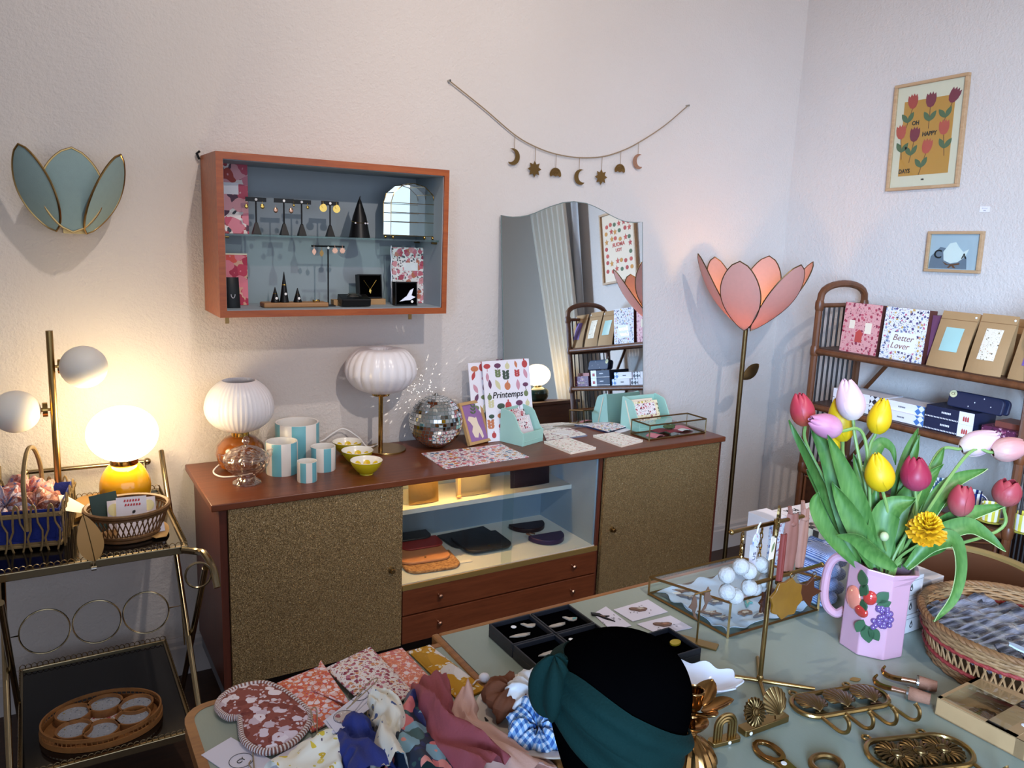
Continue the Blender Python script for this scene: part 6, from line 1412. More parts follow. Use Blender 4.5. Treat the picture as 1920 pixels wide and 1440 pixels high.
for i, (x, y) in enumerate(((BX+.125, BY-.055), (BX+.155, BY-.045))): lay('earring_plate', ('speckled rectangular earring nearest the plate side', 'speckled rectangular earring by the lilac cards side')[i], 'earring', x, y, BZ, .3, [[(-.012, -.007), (.012, -.007), (.012, .007), (-.012, .007)]], ['feather_pale'])
for x, y in ((BX+.055, BY+.075), (BX+.125, BY-.025)): pass
d_ = thing('price_sticker', 'white round price dot in the outer corner tray', 'label', (BX+.05, BY+.078, BZ)); MB().cyl((0, 0, 0), (0, 0, .0008), .006, seg=18).build('dot', 'price_dot', d_)
d_ = thing('price_sticker', 'white round price dot in the tray half hidden by the head', 'label', (BX+.13, BY-.022, BZ)); MB().cyl((0, 0, 0), (0, 0, .0008), .005, seg=18).build('dot', 'price_dot', d_)
q = T(1266, 1207, .02); lay('brooch', 'round yellow brooch in the separate black tray', 'brooch', q.x, q.y, BZ, .2, [ellipse(.014, .010, 20)], ['veg_cream'], .004); MATS['veg_cream']
plain('brooch_yellow', 'b8a028', .35, .5)
for o_ in COL.objects:
    if o_.parent and o_.parent.get('label') == 'round yellow brooch in the separate black tray': o_.data.materials[0] = MATS['brooch_yellow']
def brooch_card(label, px, z=TZ+.0003):
    P = [T(x, y) for x, y in px]; c = sum(P, Vector())/4; o = thing('brooch_card', label, 'card', (c.x, c.y, z))
    MB().prism([((p_-c).x, (p_-c).y) for p_ in P], 0, .0012).build('sheet', 'card_lilac', o, smooth=0)
    m = MB()
    for i in range(9): m.prism(leafp(random.uniform(-.032, .032), random.uniform(-.02, .02), random.uniform(0, 6), .006, .0013, 4), .0012, .0015)
    m.build('print', 'grey_ink', o, smooth=0); return c
c = brooch_card('lilac brooch card beside the trays, holding the black swallow', ((1112, 1152), (1136, 1138), (1184, 1174), (1146, 1183)))
lay('brooch', 'black swallow brooch on the lilac card by the trays', 'brooch', c.x-.012, c.y+.012, TZ+.0016, -.8, [[(-.03, .012), (-.01, .014), (.0, .006), (.014, .010), (.004, .002), (.03, -.012), (.004, -.006), (-.012, .002), (-.026, .002)], [(-.006, .004), (.006, .001), (.004, -.002), (-.006, .0)]], ['black_plastic', 'brooch_wood'])
c = brooch_card('lilac brooch card closest to the glass case', ((1150, 1144), (1215, 1125), (1252, 1148), (1186, 1166)))
seal = [(-.022, .008), (-.014, .009), (.0, .004), (.014, .003), (.02, -.004), (.012, -.010), (-.004, -.010), (-.012, -.003), (-.02, .002)]
lay('brooch', 'brown animal brooch on the card closest to the glass case', 'brooch', c.x-.002, c.y+.004, TZ+.0016, -.2, [seal, [(-.006, .001), (.008, .0), (.012, -.005), (0, -.007)]], ['brooch_wood', 'feather_pale'], .004)
c = brooch_card('lilac brooch card in front, behind the separate black tray', ((1194, 1171), (1257, 1155), (1298, 1178), (1236, 1191)))
lay('brooch', 'russet animal brooch on the front lilac card', 'brooch', c.x-.002, c.y+.003, TZ+.0016, -.2, [seal, [(-.006, .001), (.008, .0), (.012, -.005), (0, -.007)]], ['brooch_wood', 'rose_gold'], .004)
# brass stand with two hanging wooden birds
c = T(1306, 1206); o = thing('earring_stand', 'small brass T stand with square base beside the glass case', 'jewellery stand', (c.x, c.y, TZ+.0002))
MB().box((-.045, -.014, 0), (.045, .014, .004), Matrix.Rotation(-1.0, 4, 'Z')).build('base', 'brass', o, smooth=0, bevel=.001)
zt_ = on_y(1311, 1113, c.y).z-TZ; MB().cyl((0, 0, .004), (0, 0, zt_), .0022).build('post', 'brass', o)
MB().cyl((-.012, .006, zt_-.003), (.024, -.004, zt_+.003), .002).build('bar', 'brass', o)
hb_ = [(0, .0), (.006, -.012), (.008, -.026), (.004, -.04), (.012, -.058), (.002, -.05), (-.003, -.034), (-.012, -.028), (-.006, -.02), (-.004, -.008)]
for lab, x, y, dz, s_ in (('russet wooden bird earring on the left of the brass post', -.012, .006, 0, 1), ('russet wooden bird earring on the right of the brass post', .018, -.002, .016, -1)):
    k = thing('earring', lab, 'earring', (c.x+x, c.y+y, TZ+zt_+dz-.004), (0, 0, -.3), 'russet bird earrings on the brass stand')
    MB().outline([(s_*px_, pz) for px_, pz in hb_][::s_], .0025).build('bird', 'brooch_wood', k, smooth=0)
# big glass case with sloping lid and bird brooches
F_, L_, R2 = T(1364, 1196), T(1216, 1115), T(1533, 1145); B_ = L_+R2-F_
o = thing('glass_case', 'large brass-edged glass case with sloping lid holding bird brooches', 'display case', ((F_+B_)/2)+Vector((0, 0, .0002)))
cs = [(p_-o.location) for p_ in (F_, R2, B_, L_)]; hs_ = (.082, .082, .045, .045); m = MB(); e = .0028
for i in range(4):
    a, b = cs[i], cs[(i+1) % 4]; m.tube([(a.x, a.y, e), (b.x, b.y, e)], e*1.2, 4); m.tube([(a.x, a.y, hs_[i]), (b.x, b.y, hs_[(i+1) % 4])], e*1.2, 4); m.tube([(a.x, a.y, 0), (a.x, a.y, hs_[i])], e*1.25, 4)
m.build('frame', 'old_brass', o, smooth=0)
for i in range(4):
    a, b = cs[i], cs[(i+1) % 4]; MB().put([(a.x, a.y, e), (b.x, b.y, e), (b.x, b.y, hs_[(i+1) % 4]-e), (a.x, a.y, hs_[i]-e)], [(0, 1, 2, 3)]).build('pane', 'clear_glass', o, smooth=0)
MB().put([(c_.x, c_.y, h_) for c_, h_ in zip(cs, hs_)], [(0, 1, 2, 3)]).build('lid', 'clear_glass', o, smooth=0)
GX, GY = o.location.x, o.location.y; gw_, gd_ = (R2-F_).length, (L_-F_).length
def wavy(u, v):
    x, y = (u-.5)*gw_*.93, (v-.5)*gd_*.93; ed = max(abs(u-.5), abs(v-.5))*2
    return (x+.004*math.sin(v*31), y+.004*math.sin(u*27), .004+.012*max(0, ed-.75)*4*(.6+.4*math.sin(u*19+v*23)))
tag(MB().grid(30, 26, wavy, thick=.0008).build('paper_liner', 'paper_blue', None, loc=(GX, GY, TZ+.0006)), 'pale blue wavy-edged paper lining the large glass case', 'paper')
bl_ = [(-.03, .004), (-.012, .007), (.002, .005), (.016, .012), (.012, .004), (.026, -.002), (.010, -.004), (.0, -.012), (-.004, -.004), (-.016, -.002)]
cb_ = [(-.016, .008), (.0, .012), (.014, .009), (.019, 0), (.013, -.009), (.0, -.006), (-.012, -.010), (-.015, -.002), (-.02, .002)]
for i, (px, py, rz, p_, mt, lb) in enumerate(((1292, 1118, -.7, bl_, 'brooch_grey', 'long dark bird brooch by the low side of the large glass case'), (1276, 1106, -.5, bl_, 'brooch_wood', 'slim bird brooch on a small label in the glass case'), (1342, 1128, -.2, cb_, 'brooch_grey', 'curved animal brooch behind the small brass stand'), (1372, 1117, .3, bl_, 'brooch_grey', 'bird brooch below the pompom keychain'), (1402, 1128, .8, bl_, 'teal_enamel', 'teal hummingbird brooch near the tall stand pole'), (1352, 1157, -.4, bl_, 'brooch_grey', 'long bird brooch at the front corner post'), (1398, 1148, -.1, cb_, 'brooch_wood', 'open oval animal brooch in front of the teal one'), (1428, 1150, .2, bl_, 'brooch_grey', 'bird brooch against the tall stand pole'), (1332, 1148, -.6, bl_, 'brooch_wood', 'brown bird brooch between the two posts'))):
    q = T(px, py, .01); lay('brooch', lb, 'brooch', min(max(q.x, GX-gw_*.44), GX+gw_*.44), min(max(q.y, GY-gd_*.42), GY+gd_*.42), TZ+.0065, rz, [p_, [(x*.45, y*.45) for x, y in p_]], [mt, 'feather_pale'], .004)
q = T(1270, 1104, .01); tag(MB().prism([(-.02, -.015), (.02, -.015), (.02, .015), (-.02, .015)], 0, .001).build('label_card', 'star_white', None, smooth=0, loc=(max(q.x, GX-gw_*.40), q.y, TZ+.0056), rot=.2), 'small white label lying inside the large glass case', 'label')
# tall brass stand with keychains
c = T(1424, 1281); o = thing('keychain_stand', 'tall brass stand on crossed rod feet carrying keychains', 'jewellery stand', (c.x, c.y, TZ+.0002))
JX, JY = c.x, c.y
for q in ((1527, 1296), (1372, 1272), (1420, 1237), (1436, 1318)):
    e_ = T(*q)-c; MB().cyl((0, 0, .006), (e_.x, e_.y, .0045), .0042).build('foot', 'brass', o)
MB().ball((0, 0, .012), (.007, .007, .009), 12, 8).build('joint', 'brass', o)
tp = on_y(1449, 985, JY); UZ = tp.z-TZ; lz = on_y(1440, 1082, JY).z-TZ
MB().cyl((0, 0, .01), (0, 0, UZ+.01), .0048).build('pole', 'brass', o)
ul = on_y(1372, 998, JY-.012); ur = on_y(1514, 966, JY+.02); ll_ = on_y(1400, 1098, JY-.005); lr = on_y(1541, 1059, JY+.012); O_ = Vector((JX, JY, TZ))
MB().cyl(ul-O_, ur-O_, .0042).ball(ul-O_, .0055, 10, 8).build('upper_bar', 'brass', o)
MB().cyl(ll_-O_, lr-O_, .0042).ball(lr-O_, .0055, 10, 8).build('lower_bar', 'brass', o)
ds = on_y(1458, 978, JY-.016); dk = thing('sun_medal', 'brass sunflower disc fixed at the top of the tall keychain stand', 'ornament', ds, (0, 0, .65))
m = MB(); m.outline(star(22, .030, .026), .004)
for r_ in (.008, .015): m.tube([(r_*math.cos(a), -.003, r_*math.sin(a)) for a in [2*PI*i/22 for i in range(22)]], .0016, 5, True)
for i in range(22): a = 2*PI*i/22; m.tube([(.015*math.cos(a), -.0028, .015*math.sin(a)), (.027*math.cos(a), -.0024, .027*math.sin(a))], .0012, 4)
m.build('disc', 'dark_brass', dk); 
plain('pompom_white', 'bebab6', .95, var=.08, bump=.8, bscale=160)
def pompom_ring(label, px, py, y, n, ring, r, hx, hy, rz):
    q = on_y(px, py, y); k = thing('pompom_keychain', label, 'keychain', q, (0, 0, rz), 'pompom keychains on the stand'); rnd = random.Random(px)
    for i in range(n):
        a = 2*PI*i/n+PI/2; ctr = Vector((ring*math.cos(a), .003*math.sin(3*a), ring*math.sin(a)))
        def fn(u, v): A_, B2 = 2*PI*u, PI*v; rr_ = r*(1+.05*math.sin(13*A_)*math.sin(9*B2)+.03*math.sin(23*A_+i)); return (ctr.x+rr_*math.sin(B2)*math.cos(A_), ctr.y+rr_*math.sin(B2)*math.sin(A_), ctr.z+rr_*math.cos(B2))
        MB().grid(24, 14, fn).build('pompom', 'pompom_white', k, smooth=80)
    h_ = on_y(hx, hy, y).z-q.z; m = MB()
    for i in range(6): z0 = ring+r*.7+i*(h_-ring-r*.7)/6; m.tube([(.004*math.cos(a)*(1 if i % 2 else .3), .004*math.cos(a)*(.3 if i % 2 else 1), z0+.006+.0065*math.sin(a)) for a in [2*PI*j/10 for j in range(10)]], .0012, 5, True)
    m.build('chain', 'polished_brass', k)
pompom_ring('white pompom flower keychain at the end of the upper bar', 1384, 1090, JY-.025, 6, .030, .0152, 1388, 1002, -.1)
pompom_ring('white pompom keychain behind the first, nearer the pole', 1420, 1080, JY+.028, 6, .027, .0145, 1414, 994, .1)
floral('charm_print', 'd4d8ea', ['8a9ac8', 'c8a0a8', 'a8b4d8'], 90, .5, .6)
q = on_y(1418, 1012, JY-.01); k = thing('keychain', 'round blue-printed keychain beside the pompoms', 'keychain', q, (0, 0, .3)); MB().cyl((0, -.001, 0), (0, .001, 0), .013, seg=24).build('disc', 'charm_print', k); MB().tube([(.011+.011*math.cos(a), 0, -.006+.012*math.sin(a)) for a in [2*PI*i/20 for i in range(20)]], .001, 5, True).build('ring', 'steel', k); MB().tube([(.0, 0, .012), (.004, 0, .024), (.012, 0, .03)], .0016, 5).build('ribbon', 'satin_white', k)
q = on_y(1412, 1040, JY+.0); k = thing('paper_label', 'pale lilac label hanging behind the pompoms', 'label', q, (0, 0, .2)); MB().box((-.012, 0, -.03), (.012, .001, .022)).build('card', 'card_lilac', k, smooth=0); lettering('US', .014, 'grey_ink', k, (.004, -.0006, -.004), (PI/2, -1.4, 0))
q = on_y(1449, 1027, JY-.012); k = thing('paper_label', 'cream label hanging from the sun medal by the pole', 'label', q, (0, .12, .3)); MB().box((-.011, 0, -.023), (.011, .001, .023)).build('card', 'art_cream', k, smooth=0); MB().tube([(0, 0, .022), (.002, 0, .034)], .0008, 5).build('string', 'jute', k); flat(k, 'mark', 'veg_green', [leafp(-.004, -.008, 1.2, .02, .004)], -.0008, .0006)
plain('ribbon_brown', '8a5648', .6, var=.25, scale=50); plain('ribbon_red', '7a2c22', .6, var=.2); plain('ribbon_tan', '9a6a58', .6, var=.25, scale=50)
def ribbon(label, px, ytop, ybot, y, w0, w1, mat, knot=True, ring=True):
    a, b = on_y(px, ytop, y), on_y(px-4, ybot, y); k = thing('ribbon_keychain', label, 'keychain', (a.x, y, b.z), (0, 0, -.2), 'ribbon keychains on the stand'); H_ = a.z-b.z
    def fn(u, v): w_ = w0*(1-u)**.5*u**.15+w1*.5; return ((v-.5)*(w1+(w0-w1)*math.sin(PI*min(1, u*.9+.1))), -.006*math.sin(PI*v)*(1+.3*math.sin(9*v)), u*H_)
    MB().grid(18, 10, fn, thick=.002).build('ribbon', mat, k, smooth=70)
    if knot: MB().ball((0, 0, H_*.82), (.011, .009, .007), 12, 8).tube([(-.003, 0, H_*.86), (-.005, 0, H_*1.0), (-.008, .0, H_*1.12)], [.005, .005, .004], 6).build('knot', mat, k)
    if ring: MB().cyl((0, 0, -.008), (0, 0, .002), .006).build('clasp', 'dark_brass', k)
ribbon('dark red ribbon keychain nearest the pole', 1469, 1000, 1086, JY-.01, .012, .010, 'ribbon_red', False)
ribbon('wide brown velvet ribbon keychain in the middle of three', 1486, 962, 1066, JY+.012, .036, .024, 'ribbon_brown')
ribbon('tan velvet ribbon keychain at the outer end of the bar', 1510, 952, 1060, JY+.02, .024, .014, 'ribbon_tan')
t = NT('amber_resin'); v = t.coord(); n_ = t.noise(v, 30, 3); t.col(t.mix(n_.outputs[0], '6e4408', '8e6014')); t.set(Roughness=.25, Transmission_Weight=.12)
plain('resin_brown', '4a2410', .35, var=.2)
def resin_star(label, px, py, y, R_, mat, rz, roll, n=6, r2=.62):
    q = on_y(px, py, y); k = thing('star_pendant', label, 'pendant', q, (0, roll, rz)); MB().outline(smooth_closed(star(n, R_, R_*r2), 2), .006).build('star', mat, k, smooth=40, bevel=.001)
    MB().tube([(.005*math.cos(a), 0, R_+.004+.005*math.sin(a)) for a in [2*PI*i/14 for i in range(14)]], .001, 5, True).build('ring', 'brass', k)
resin_star('large mustard resin flower pendant in front of the glass case', 1474, 1122, JY-.025, .042, 'amber_resin', -.1, .2, 8, .84)
resin_star('dark brown star pendant behind, towards the pink jug', 1513, 1110, JY+.025, .036, 'resin_brown', -.2, .35, 5, .5)
resin_star('dark brown star pendant behind the mustard one, by the pole', 1438, 1126, JY+.03, .03, 'resin_brown', .2, .1, 8, .7)
# ------------------------------------------------------------------ right side of the table
# shell dish
plain('shell_ceramic', 'dfe2ee', .15, var=.03)
c = T(1308, 1291); o = thing('shell_dish', 'white ruffled shell-shaped ceramic dish behind the brass candlestick', 'dish', (c.x, c.y, TZ+.0003), (0, 0, -.75))
def shl(u, v):
    a = 2*PI*v; r = u; ru = 1+.07*math.cos(9*a)*u**2; return (.078*r*ru*math.cos(a), .05*r*ru*math.sin(a), .002+.026*u**2.2*(1+.12*math.cos(9*a)))
MB().grid(14, 90, shl, thick=.0025).build('shell', 'shell_ceramic', o, smooth=80)
# lotus candlestick
metal('warm_brass', 'a07848', .2)
c = T(1291, 1430); o = thing('candlestick', 'brass lotus candlestick with fluted dome foot next to the black head', 'candlestick', (c.x, c.y, TZ+.0003))
zt_ = on_y(1307, 1293, c.y).z-TZ; fl2 = lambda a, r, z: r*(1+.04*math.cos(18*a)) if r > .02 else r
MB().lathe(sm([(.043, 0), (.045, .006), (.042, .018), (.032, .034), (.018, .046), (.008, .052)], 4), 72, fn=fl2).build('foot', 'warm_brass', o)
MB().lathe(sm([(.008, .05), (.010, .056), (.006, .062), (.0055, zt_-.05), (.009, zt_-.045), (.006, zt_-.04), (.008, zt_-.032)], 3), 24).build('stem', 'warm_brass', o)
MB().lathe(sm([(.008, zt_-.034), (.013, zt_-.028), (.0155, zt_-.004), (.0165, zt_), (.0135, zt_), (.012, zt_-.02), (.001, zt_-.022)], 4), 40, cap1=False, fn=lambda a, r, z: r*(1+.02*math.cos(20*a))).build('cup', 'warm_brass', o)
for i in range(6):
    a = 2*PI*i/6+.3; d_ = Vector((math.cos(a), math.sin(a), 0)); s_ = Vector((-d_.y, d_.x, 0))
    def pt(u, v): w_ = .019*math.sin(PI*u**.8)**.7; q = v*2-1; p_ = d_*(.012+.05*u)+s_*(q*w_); return (p_.x, p_.y, zt_-.034+.028*u**1.6+.008*q*q*math.sin(PI*u))
    MB().grid(10, 8, pt, thick=.0015).build('petal', 'warm_brass', o, smooth=70)
rg_ = MB().lathe(sm([(.006, .062), (.018, .066), (.025, .074), (.027, .078), (.024, .0765), (.015, .0695), (.006, .066)], 3), 28, cap0=False, cap1=False).build('drip_dish', 'warm_brass', o)
# rainbow
def arch_pts(r, h, n=14): return [(-r, .008), (-r, h)]+[(r*math.cos(a), h+r*math.sin(a)) for a in [PI-PI*i/n for i in range(1, n)]]+[(r, h), (r, .008)]
a_, b_ = T(1334, 1402), T(1390, 1388); c = (a_+b_)/2; rz = math.atan2((b_-a_).y, (b_-a_).x)
o = thing('rainbow_ornament', 'small brass rainbow arch on a base', 'ornament', (c.x, c.y+.006, TZ+.0003), (0, 0, rz))
MB().rbox((-.030, -.010, 0), (.030, .010, .008), .006).build('base', 'brass', o, bevel=.001)
for r_ in (.0205, .0145, .009): MB().tube([(x, 0, z) for x, z in arch_pts(r_, .032)], .0034, 8).build('arc', 'brass', o)
k = MB().cyl((.004, -.0102, .004), (.004, -.0108, .004), .003).build('price_dot', 'price_dot', o)
# sun and shell holder
a_, b_ = T(1396, 1382), T(1478, 1352); c = (a_+b_)/2; rz = math.atan2((b_-a_).y, (b_-a_).x)
o = thing('brass_holder', 'brass card holder with a sunflower and a scallop shell', 'holder', (c.x, c.y+.008, TZ+.0003), (0, 0, rz)); w2 = (b_-a_).length/2
MB().rbox((-w2, -.011, 0), (w2, .011, .012), .004).build('base', 'brass', o, bevel=.001)
MB().cyl((-w2+.012, -.0112, .005), (-w2+.012, -.0118, .005), .0034).build('price_dot', 'price_dot', o)
def sunflower(parent, M, R_, mat, name='sunflower'):
    m = MB(); m.prism(star(20, R_, R_*.88), -.002, .0015, M)
    for i in range(20): a = 2*PI*i/20; m.tube([(R_*.35*math.cos(a), R_*.35*math.sin(a), .003), (R_*.7*math.cos(a), R_*.7*math.sin(a), .0045), (R_*.95*math.cos(a), R_*.95*math.sin(a), .0025)], [R_*.05, R_*.09, R_*.06], 6, M=M)
    m.lathe([(R_*.36, .001), (R_*.33, .005), (R_*.2, .0065), (.0005, .0068)], 20, M); m.lathe([(R_*.28, .005), (R_*.24, .0078), (R_*.2, .006)], 20, M)
    return m.build(name, mat, parent, smooth=50)
def scallop(parent, M, R_, mat, name='scallop_shell'):
    n = 11; pts = [(-R_*.22, -R_*.95), (R_*.22, -R_*.95)]
    edge = [(R_*(1+.03*math.cos(2*PI*i*n/44))*math.sin(-2.35+4.7*i/44)*-1, R_*.15+R_*math.cos(-2.35+4.7*i/44)*.95) for i in range(45)]
    m = MB()
    hx, hy = 0, -R_*.9
    def fn(u, v):
        k = v*44; j = min(43, int(k)); t_ = k-j; ex, ey = edge[j][0]+(edge[j+1][0]-edge[j][0])*t_, edge[j][1]+(edge[j+1][1]-edge[j][1])*t_
        return (hx+(ex-hx)*u, hy+(ey-hy)*u, .006*math.sin(PI*min(1, u*.8+.1))+R_*.055*u*abs(math.cos(v*PI*n)))
    m.grid(10, 88, fn, M=M, thick=-.002); m.prism([(-R_*.42, -R_*1.05), (R_*.42, -R_*1.05), (R_*.3, -R_*.75), (-R_*.3, -R_*.75)], -.001, .003, M)
    return m.build(name, mat, parent, smooth=50)
tilt = Matrix.Rotation(math.radians(68), 4, 'X')
sunflower(o, Matrix.Translation((-w2*.48, 0, .036)) @ tilt, .025, 'dark_brass'); scallop(o, Matrix.Translation((w2*.42, .002, .040)) @ Matrix.Rotation(-.25, 4, 'Y') @ tilt, .025, 'dark_brass')
# brass hook racks
def hook_rack(label, L0_, R0_, depth, orn, hooks, z0=.006):
    a, b = T(*L0_), T(*R0_); X = b-a; w_ = X.length; rz = math.atan2(X.y, X.x); o = thing('hook_rack', label, 'hook rack', (a.x, a.y, TZ+.0003), (0, 0, rz)); r = depth/2
    st_ = [(r+0*0, r)]; pts = arc(r, 0, r, PI/2, 1.5*PI, 12)+arc(w_-r, 0, r, -PI/2, PI/2, 12)
    MB().tube([(x, y, z0) for x, y in pts], .0048, 8, True).build('frame', 'brass', o)
    for x in (.028, w_-.05): MB().tube([(x+.007*math.cos(t_), r+.009+.007*math.sin(t_), z0) for t_ in [2*PI*i/14 for i in range(14)]], .0026, 6, True).build('eyelet', 'brass', o)
    for i in range(3):
        x = r*1.15+(w_-2.3*r)*i/2; M = Matrix.Translation((x, -.001, z0)) @ Matrix.Rotation(-.1, 4, 'Z')
        if orn == 'shell': scallop(o, M @ Matrix.Translation((0, r*.08, 0)), r*.84, 'dark_brass')
        else: sunflower(o, M, r*.84, 'dark_brass')
    for i in range(hooks):
        x = r*.9+(w_-1.4*r)*i/(hooks-1)
        P = [(x, -r, z0), (x+.002, -r-.022, z0-.001), (x+.004, -r-.048, z0+.000), (x+.006, -r-.062, z0+.010), (x+.006, -r-.062, z0+.026), (x+.005, -r-.052, z0+.034)]
        MB().tube(smooth_path(P, 5), [.0035]*(5*5)+[.005], 8).build('hook', 'brass', o)
    return o
hook_rack('brass four-hook rack with three scallop shells on the mint table', (1490, 1334), (1656, 1306), .068, 'shell', 4)
hook_rack('brass hook rack with sunflower discs at the table front', (1632, 1428), (1812, 1408), .085, 'sun', 4)
# bottle opener and ring
c = T(1441, 1414); o = thing('bottle_opener', 'flat brass bottle opener at the table front edge', 'bottle opener', (c.x, c.y, TZ+.0003), (0, 0, math.atan2(*(lambda v_: (v_.y, v_.x))(T(1484, 1452)-c))))
O1 = [(.028*math.cos(a)*1.15, .024*math.sin(a)) for a in [2*PI*i/28 for i in range(28)]]; I1 = [(.019*math.cos(a)*1.15-.002, .013*math.sin(a)+(.003 if math.cos(a) > .5 else 0)) for a in [2*PI*i/28 for i in range(28)]]
V = [(x, y, z) for z in (0, .007) for P_ in (O1, I1) for x, y in P_]; F = []; n = 28
for i in range(n): j = (i+1) % n; F += [(i, j, 2*n+j, 2*n+i), (n+j, n+i, 3*n+i, 3*n+j), (2*n+i, 2*n+j, 3*n+j, 3*n+i), (j, i, n+i, n+j)]
MB().put(V, F).prism([(.026, -.014), (.11, -.012), (.12, 0), (.11, .012), (.026, .014)], .0, .007).build('body', 'warm_brass', o, bevel=.0015)
MB().cyl((.036, .0, .007), (.036, 0, .0078), .0048).build('price_dot', 'price_dot', o)
c = T(1549, 1440); o = thing('brass_ring', 'plain brass ring handle lying between opener and sunflower rack', 'ring', (c.x, c.y, TZ+.0003)); MB().tube([(.027*math.cos(a), .022*math.sin(a), .006) for a in [2*PI*i/32 for i in range(32)]], .0058, 10, True).build('ring', 'old_brass', o)
# leaf-shaped gold mark and cork stoppers
plain('cork_tan', '9a6a52', .85, var=.3, scale=120, bump=.3, bscale=300)
def stopper(label, A, B, C_):
    a, b = T(*A, .012), T(*B, .012); d_ = (b-a); L = d_.length; c = a; o = thing('bottle_stopper', label, 'bottle stopper', (a.x, a.y, TZ+.0003), (0, 0, math.atan2(d_.y, d_.x)), None)
    M = Matrix.Translation((0, 0, .0125)) @ Matrix.Rotation(PI/2, 4, 'Y'); MB().lathe([(.0125, 0), (.0128, .002), (.0105, L), (.0095, L+.0005)], 24, M).build('cork', 'cork_tan', o)
    MB().lathe([(.0132, -.004), (.0132, .0), (.006, -.0035)], 24, M).build('collar', 'steel', o); MB().cyl((-.004, 0, .0125), (-.03, 0, .011), .0045, .0055).build('shank', 'rose_gold', o)
    MB().tube(smooth_path([(-.028, 0, .011), (-.044, .004, .008), (-.058, .012, .007), (-.064, .022, .010), (-.060, .030, .016)], 5), [.0055]*12+[.005, .0045, .004, .0035, .003, .003, .0025, .0025, .002], 8).build('hook', 'warm_brass', o)
    return o
stopper('brass-hooked cork bottle stopper nearer the pink jug', (1722, 1280), (1756, 1288), None); stopper('brass-hooked cork bottle stopper in front of the other one', (1704, 1300), (1744, 1312), None)
c = T(1600, 1273); tag(MB().prism(leafp(-.012, 0, -.3, .026, .007), 0, .001).build('brass_leaf', 'veg_cream', None, smooth=0, loc=(c.x, c.y, TZ+.0003)), 'tiny golden leaf lying on the table before the pink jug', 'leaf')
o_ = [x for x in COL.objects if x.name.startswith('brass_leaf')][0]; plain('gold_foil', 'b08a3c', .4, .6); o_.data.materials[0] = MATS['gold_foil']
# kraft window box
o = thing('window_box', 'kraft box with clear windows over brass ornaments at the table corner', 'box', (1.478, .588, TZ+.0003), (0, 0, .03)); X, Y, h = .078, .146, .034
MB().box((-X, -Y, 0), (X, Y, .002)).box((-X, -Y, 0), (-X+.002, Y, h)).box((X-.002, -Y, 0), (X, Y, h)).box((-X, -Y, 0), (X, -Y+.002, h)).box((-X, Y-.002, 0), (X, Y, h)).box((-X, -.008, 0), (X, .008, h)).build('box', 'kraft', o, smooth=0)
for y0, y1 in ((.008, Y), (-Y, -.008)):
    ly = [(-X, y0, h), (X, y0, h), (X, y1, h), (-X, y1, h)]; e = .016; m = MB(); m.box((-X, y0, h-.001), (X, y0+e*3.2, h+.001)).box((-X, y1-e*.4, h-.001), (X, y1, h+.001)).box((-X, y0, h-.001), (-X+e*.7, y1, h+.001)).box((X-e*3.2, y0, h-.001), (X, y1, h+.001)); m.build('lid', 'kraft', o, smooth=0)
    MB().grid(6, 6, lambda u, v: (-X+e*.4+u*(2*X-e*1.6), y0+e*1.2+v*(y1-y0-e*1.6), h+.0012+.003*math.sin(PI*u)*math.sin(PI*v))).build('window', 'clear_glass', o)
MB().cyl((-X*.35, .018, h+.001), (-X*.35, .018, h+.0018), .005).build('price_dot', 'price_dot', o)
for y, lb in ((.085, 'brass scallop ornament inside the nearer window of the kraft box by the corks'), (-.07, 'brass scallop ornament in the other kraft box compartment, at the frame edge')):
    k = thing('brass_shell', lb, 'ornament', (1.478-.02*1, .588+y, TZ+.0035), (0, 0, -.6)); scallop(k, Matrix.Translation((0, 0, .002)), .026, 'old_brass', 'shell')
# wicker basket with wrapped packs
wood('wicker', '7a5634', 'a67c50', .7, (10, 10, 10)); plain('wicker_red', '8e2a26', .7, var=.2); wood('wicker_brown', '6a4426', '8a6036', .7, (10, 10, 10))
bc = Vector((1.715, .747, TZ+.0003)); o = thing('wicker_basket', 'round wicker basket with red bands full of clear-wrapped packs', 'basket', bc)
Rb = lambda z: .168+.024*(z/.1)
def ring_tube(m, z, r, k=1.0, wob=.0015, n=96, f=24, ph=0): m.tube([((Rb(z)*k+wob*math.sin(f*a+ph))*math.cos(a), (Rb(z)*k+wob*math.sin(f*a+ph))*math.sin(a), z+wob*.6*math.cos(f*a+ph)) for a in [2*PI*i/n for i in range(n)]], r, 6, True)
m = MB()
for i, z in enumerate((.004, .010, .016, .022)): ring_tube(m, z, .0036, 1, .002, 120, 30, PI*i)
for i, z in enumerate((.072, .078, .084, .090, .095)): ring_tube(m, z, .0034, 1, .002, 120, 30, PI*i)
m.build('woven_wall', 'wicker', o)
m = MB(); n = 72
for i in range(n):
    for s_ in (-1, 1):
        a0, a1 = 2*PI*i/n, 2*PI*(i+s_*.8)/n; m.cyl((Rb(.026)*math.cos(a0), Rb(.026)*math.sin(a0), .026), (Rb(.07)*math.cos(a1), Rb(.07)*math.sin(a1), .07), .0021, seg=5)
m.build('openwork', 'wicker', o)
for z in (.028, .066): m = MB(); ring_tube(m, z, .0036, 1.012, .0022, 120, 36); ring_tube(m, z, .0036, 1.012, .0022, 120, 36, PI); m.build('red_band', 'wicker_red', o)
m = MB()
for k in range(3): ring_tube(m, .101, .0042, 1.0, .0045, 160, 28, 2*PI*k/3)
m.build('braided_rim', 'wicker_brown', o)
MB().prism(ellipse(Rb(0), Rb(0), 48), 0, .004).build('floor', 'wicker', o)
t = NT('cellophane'); v = t.coord(); n_ = t.noise(v, 25, 5, .6, 1.5); nn = t.noise(t.coord((2, 10, 34)), 2.4, 4, .6, .6)
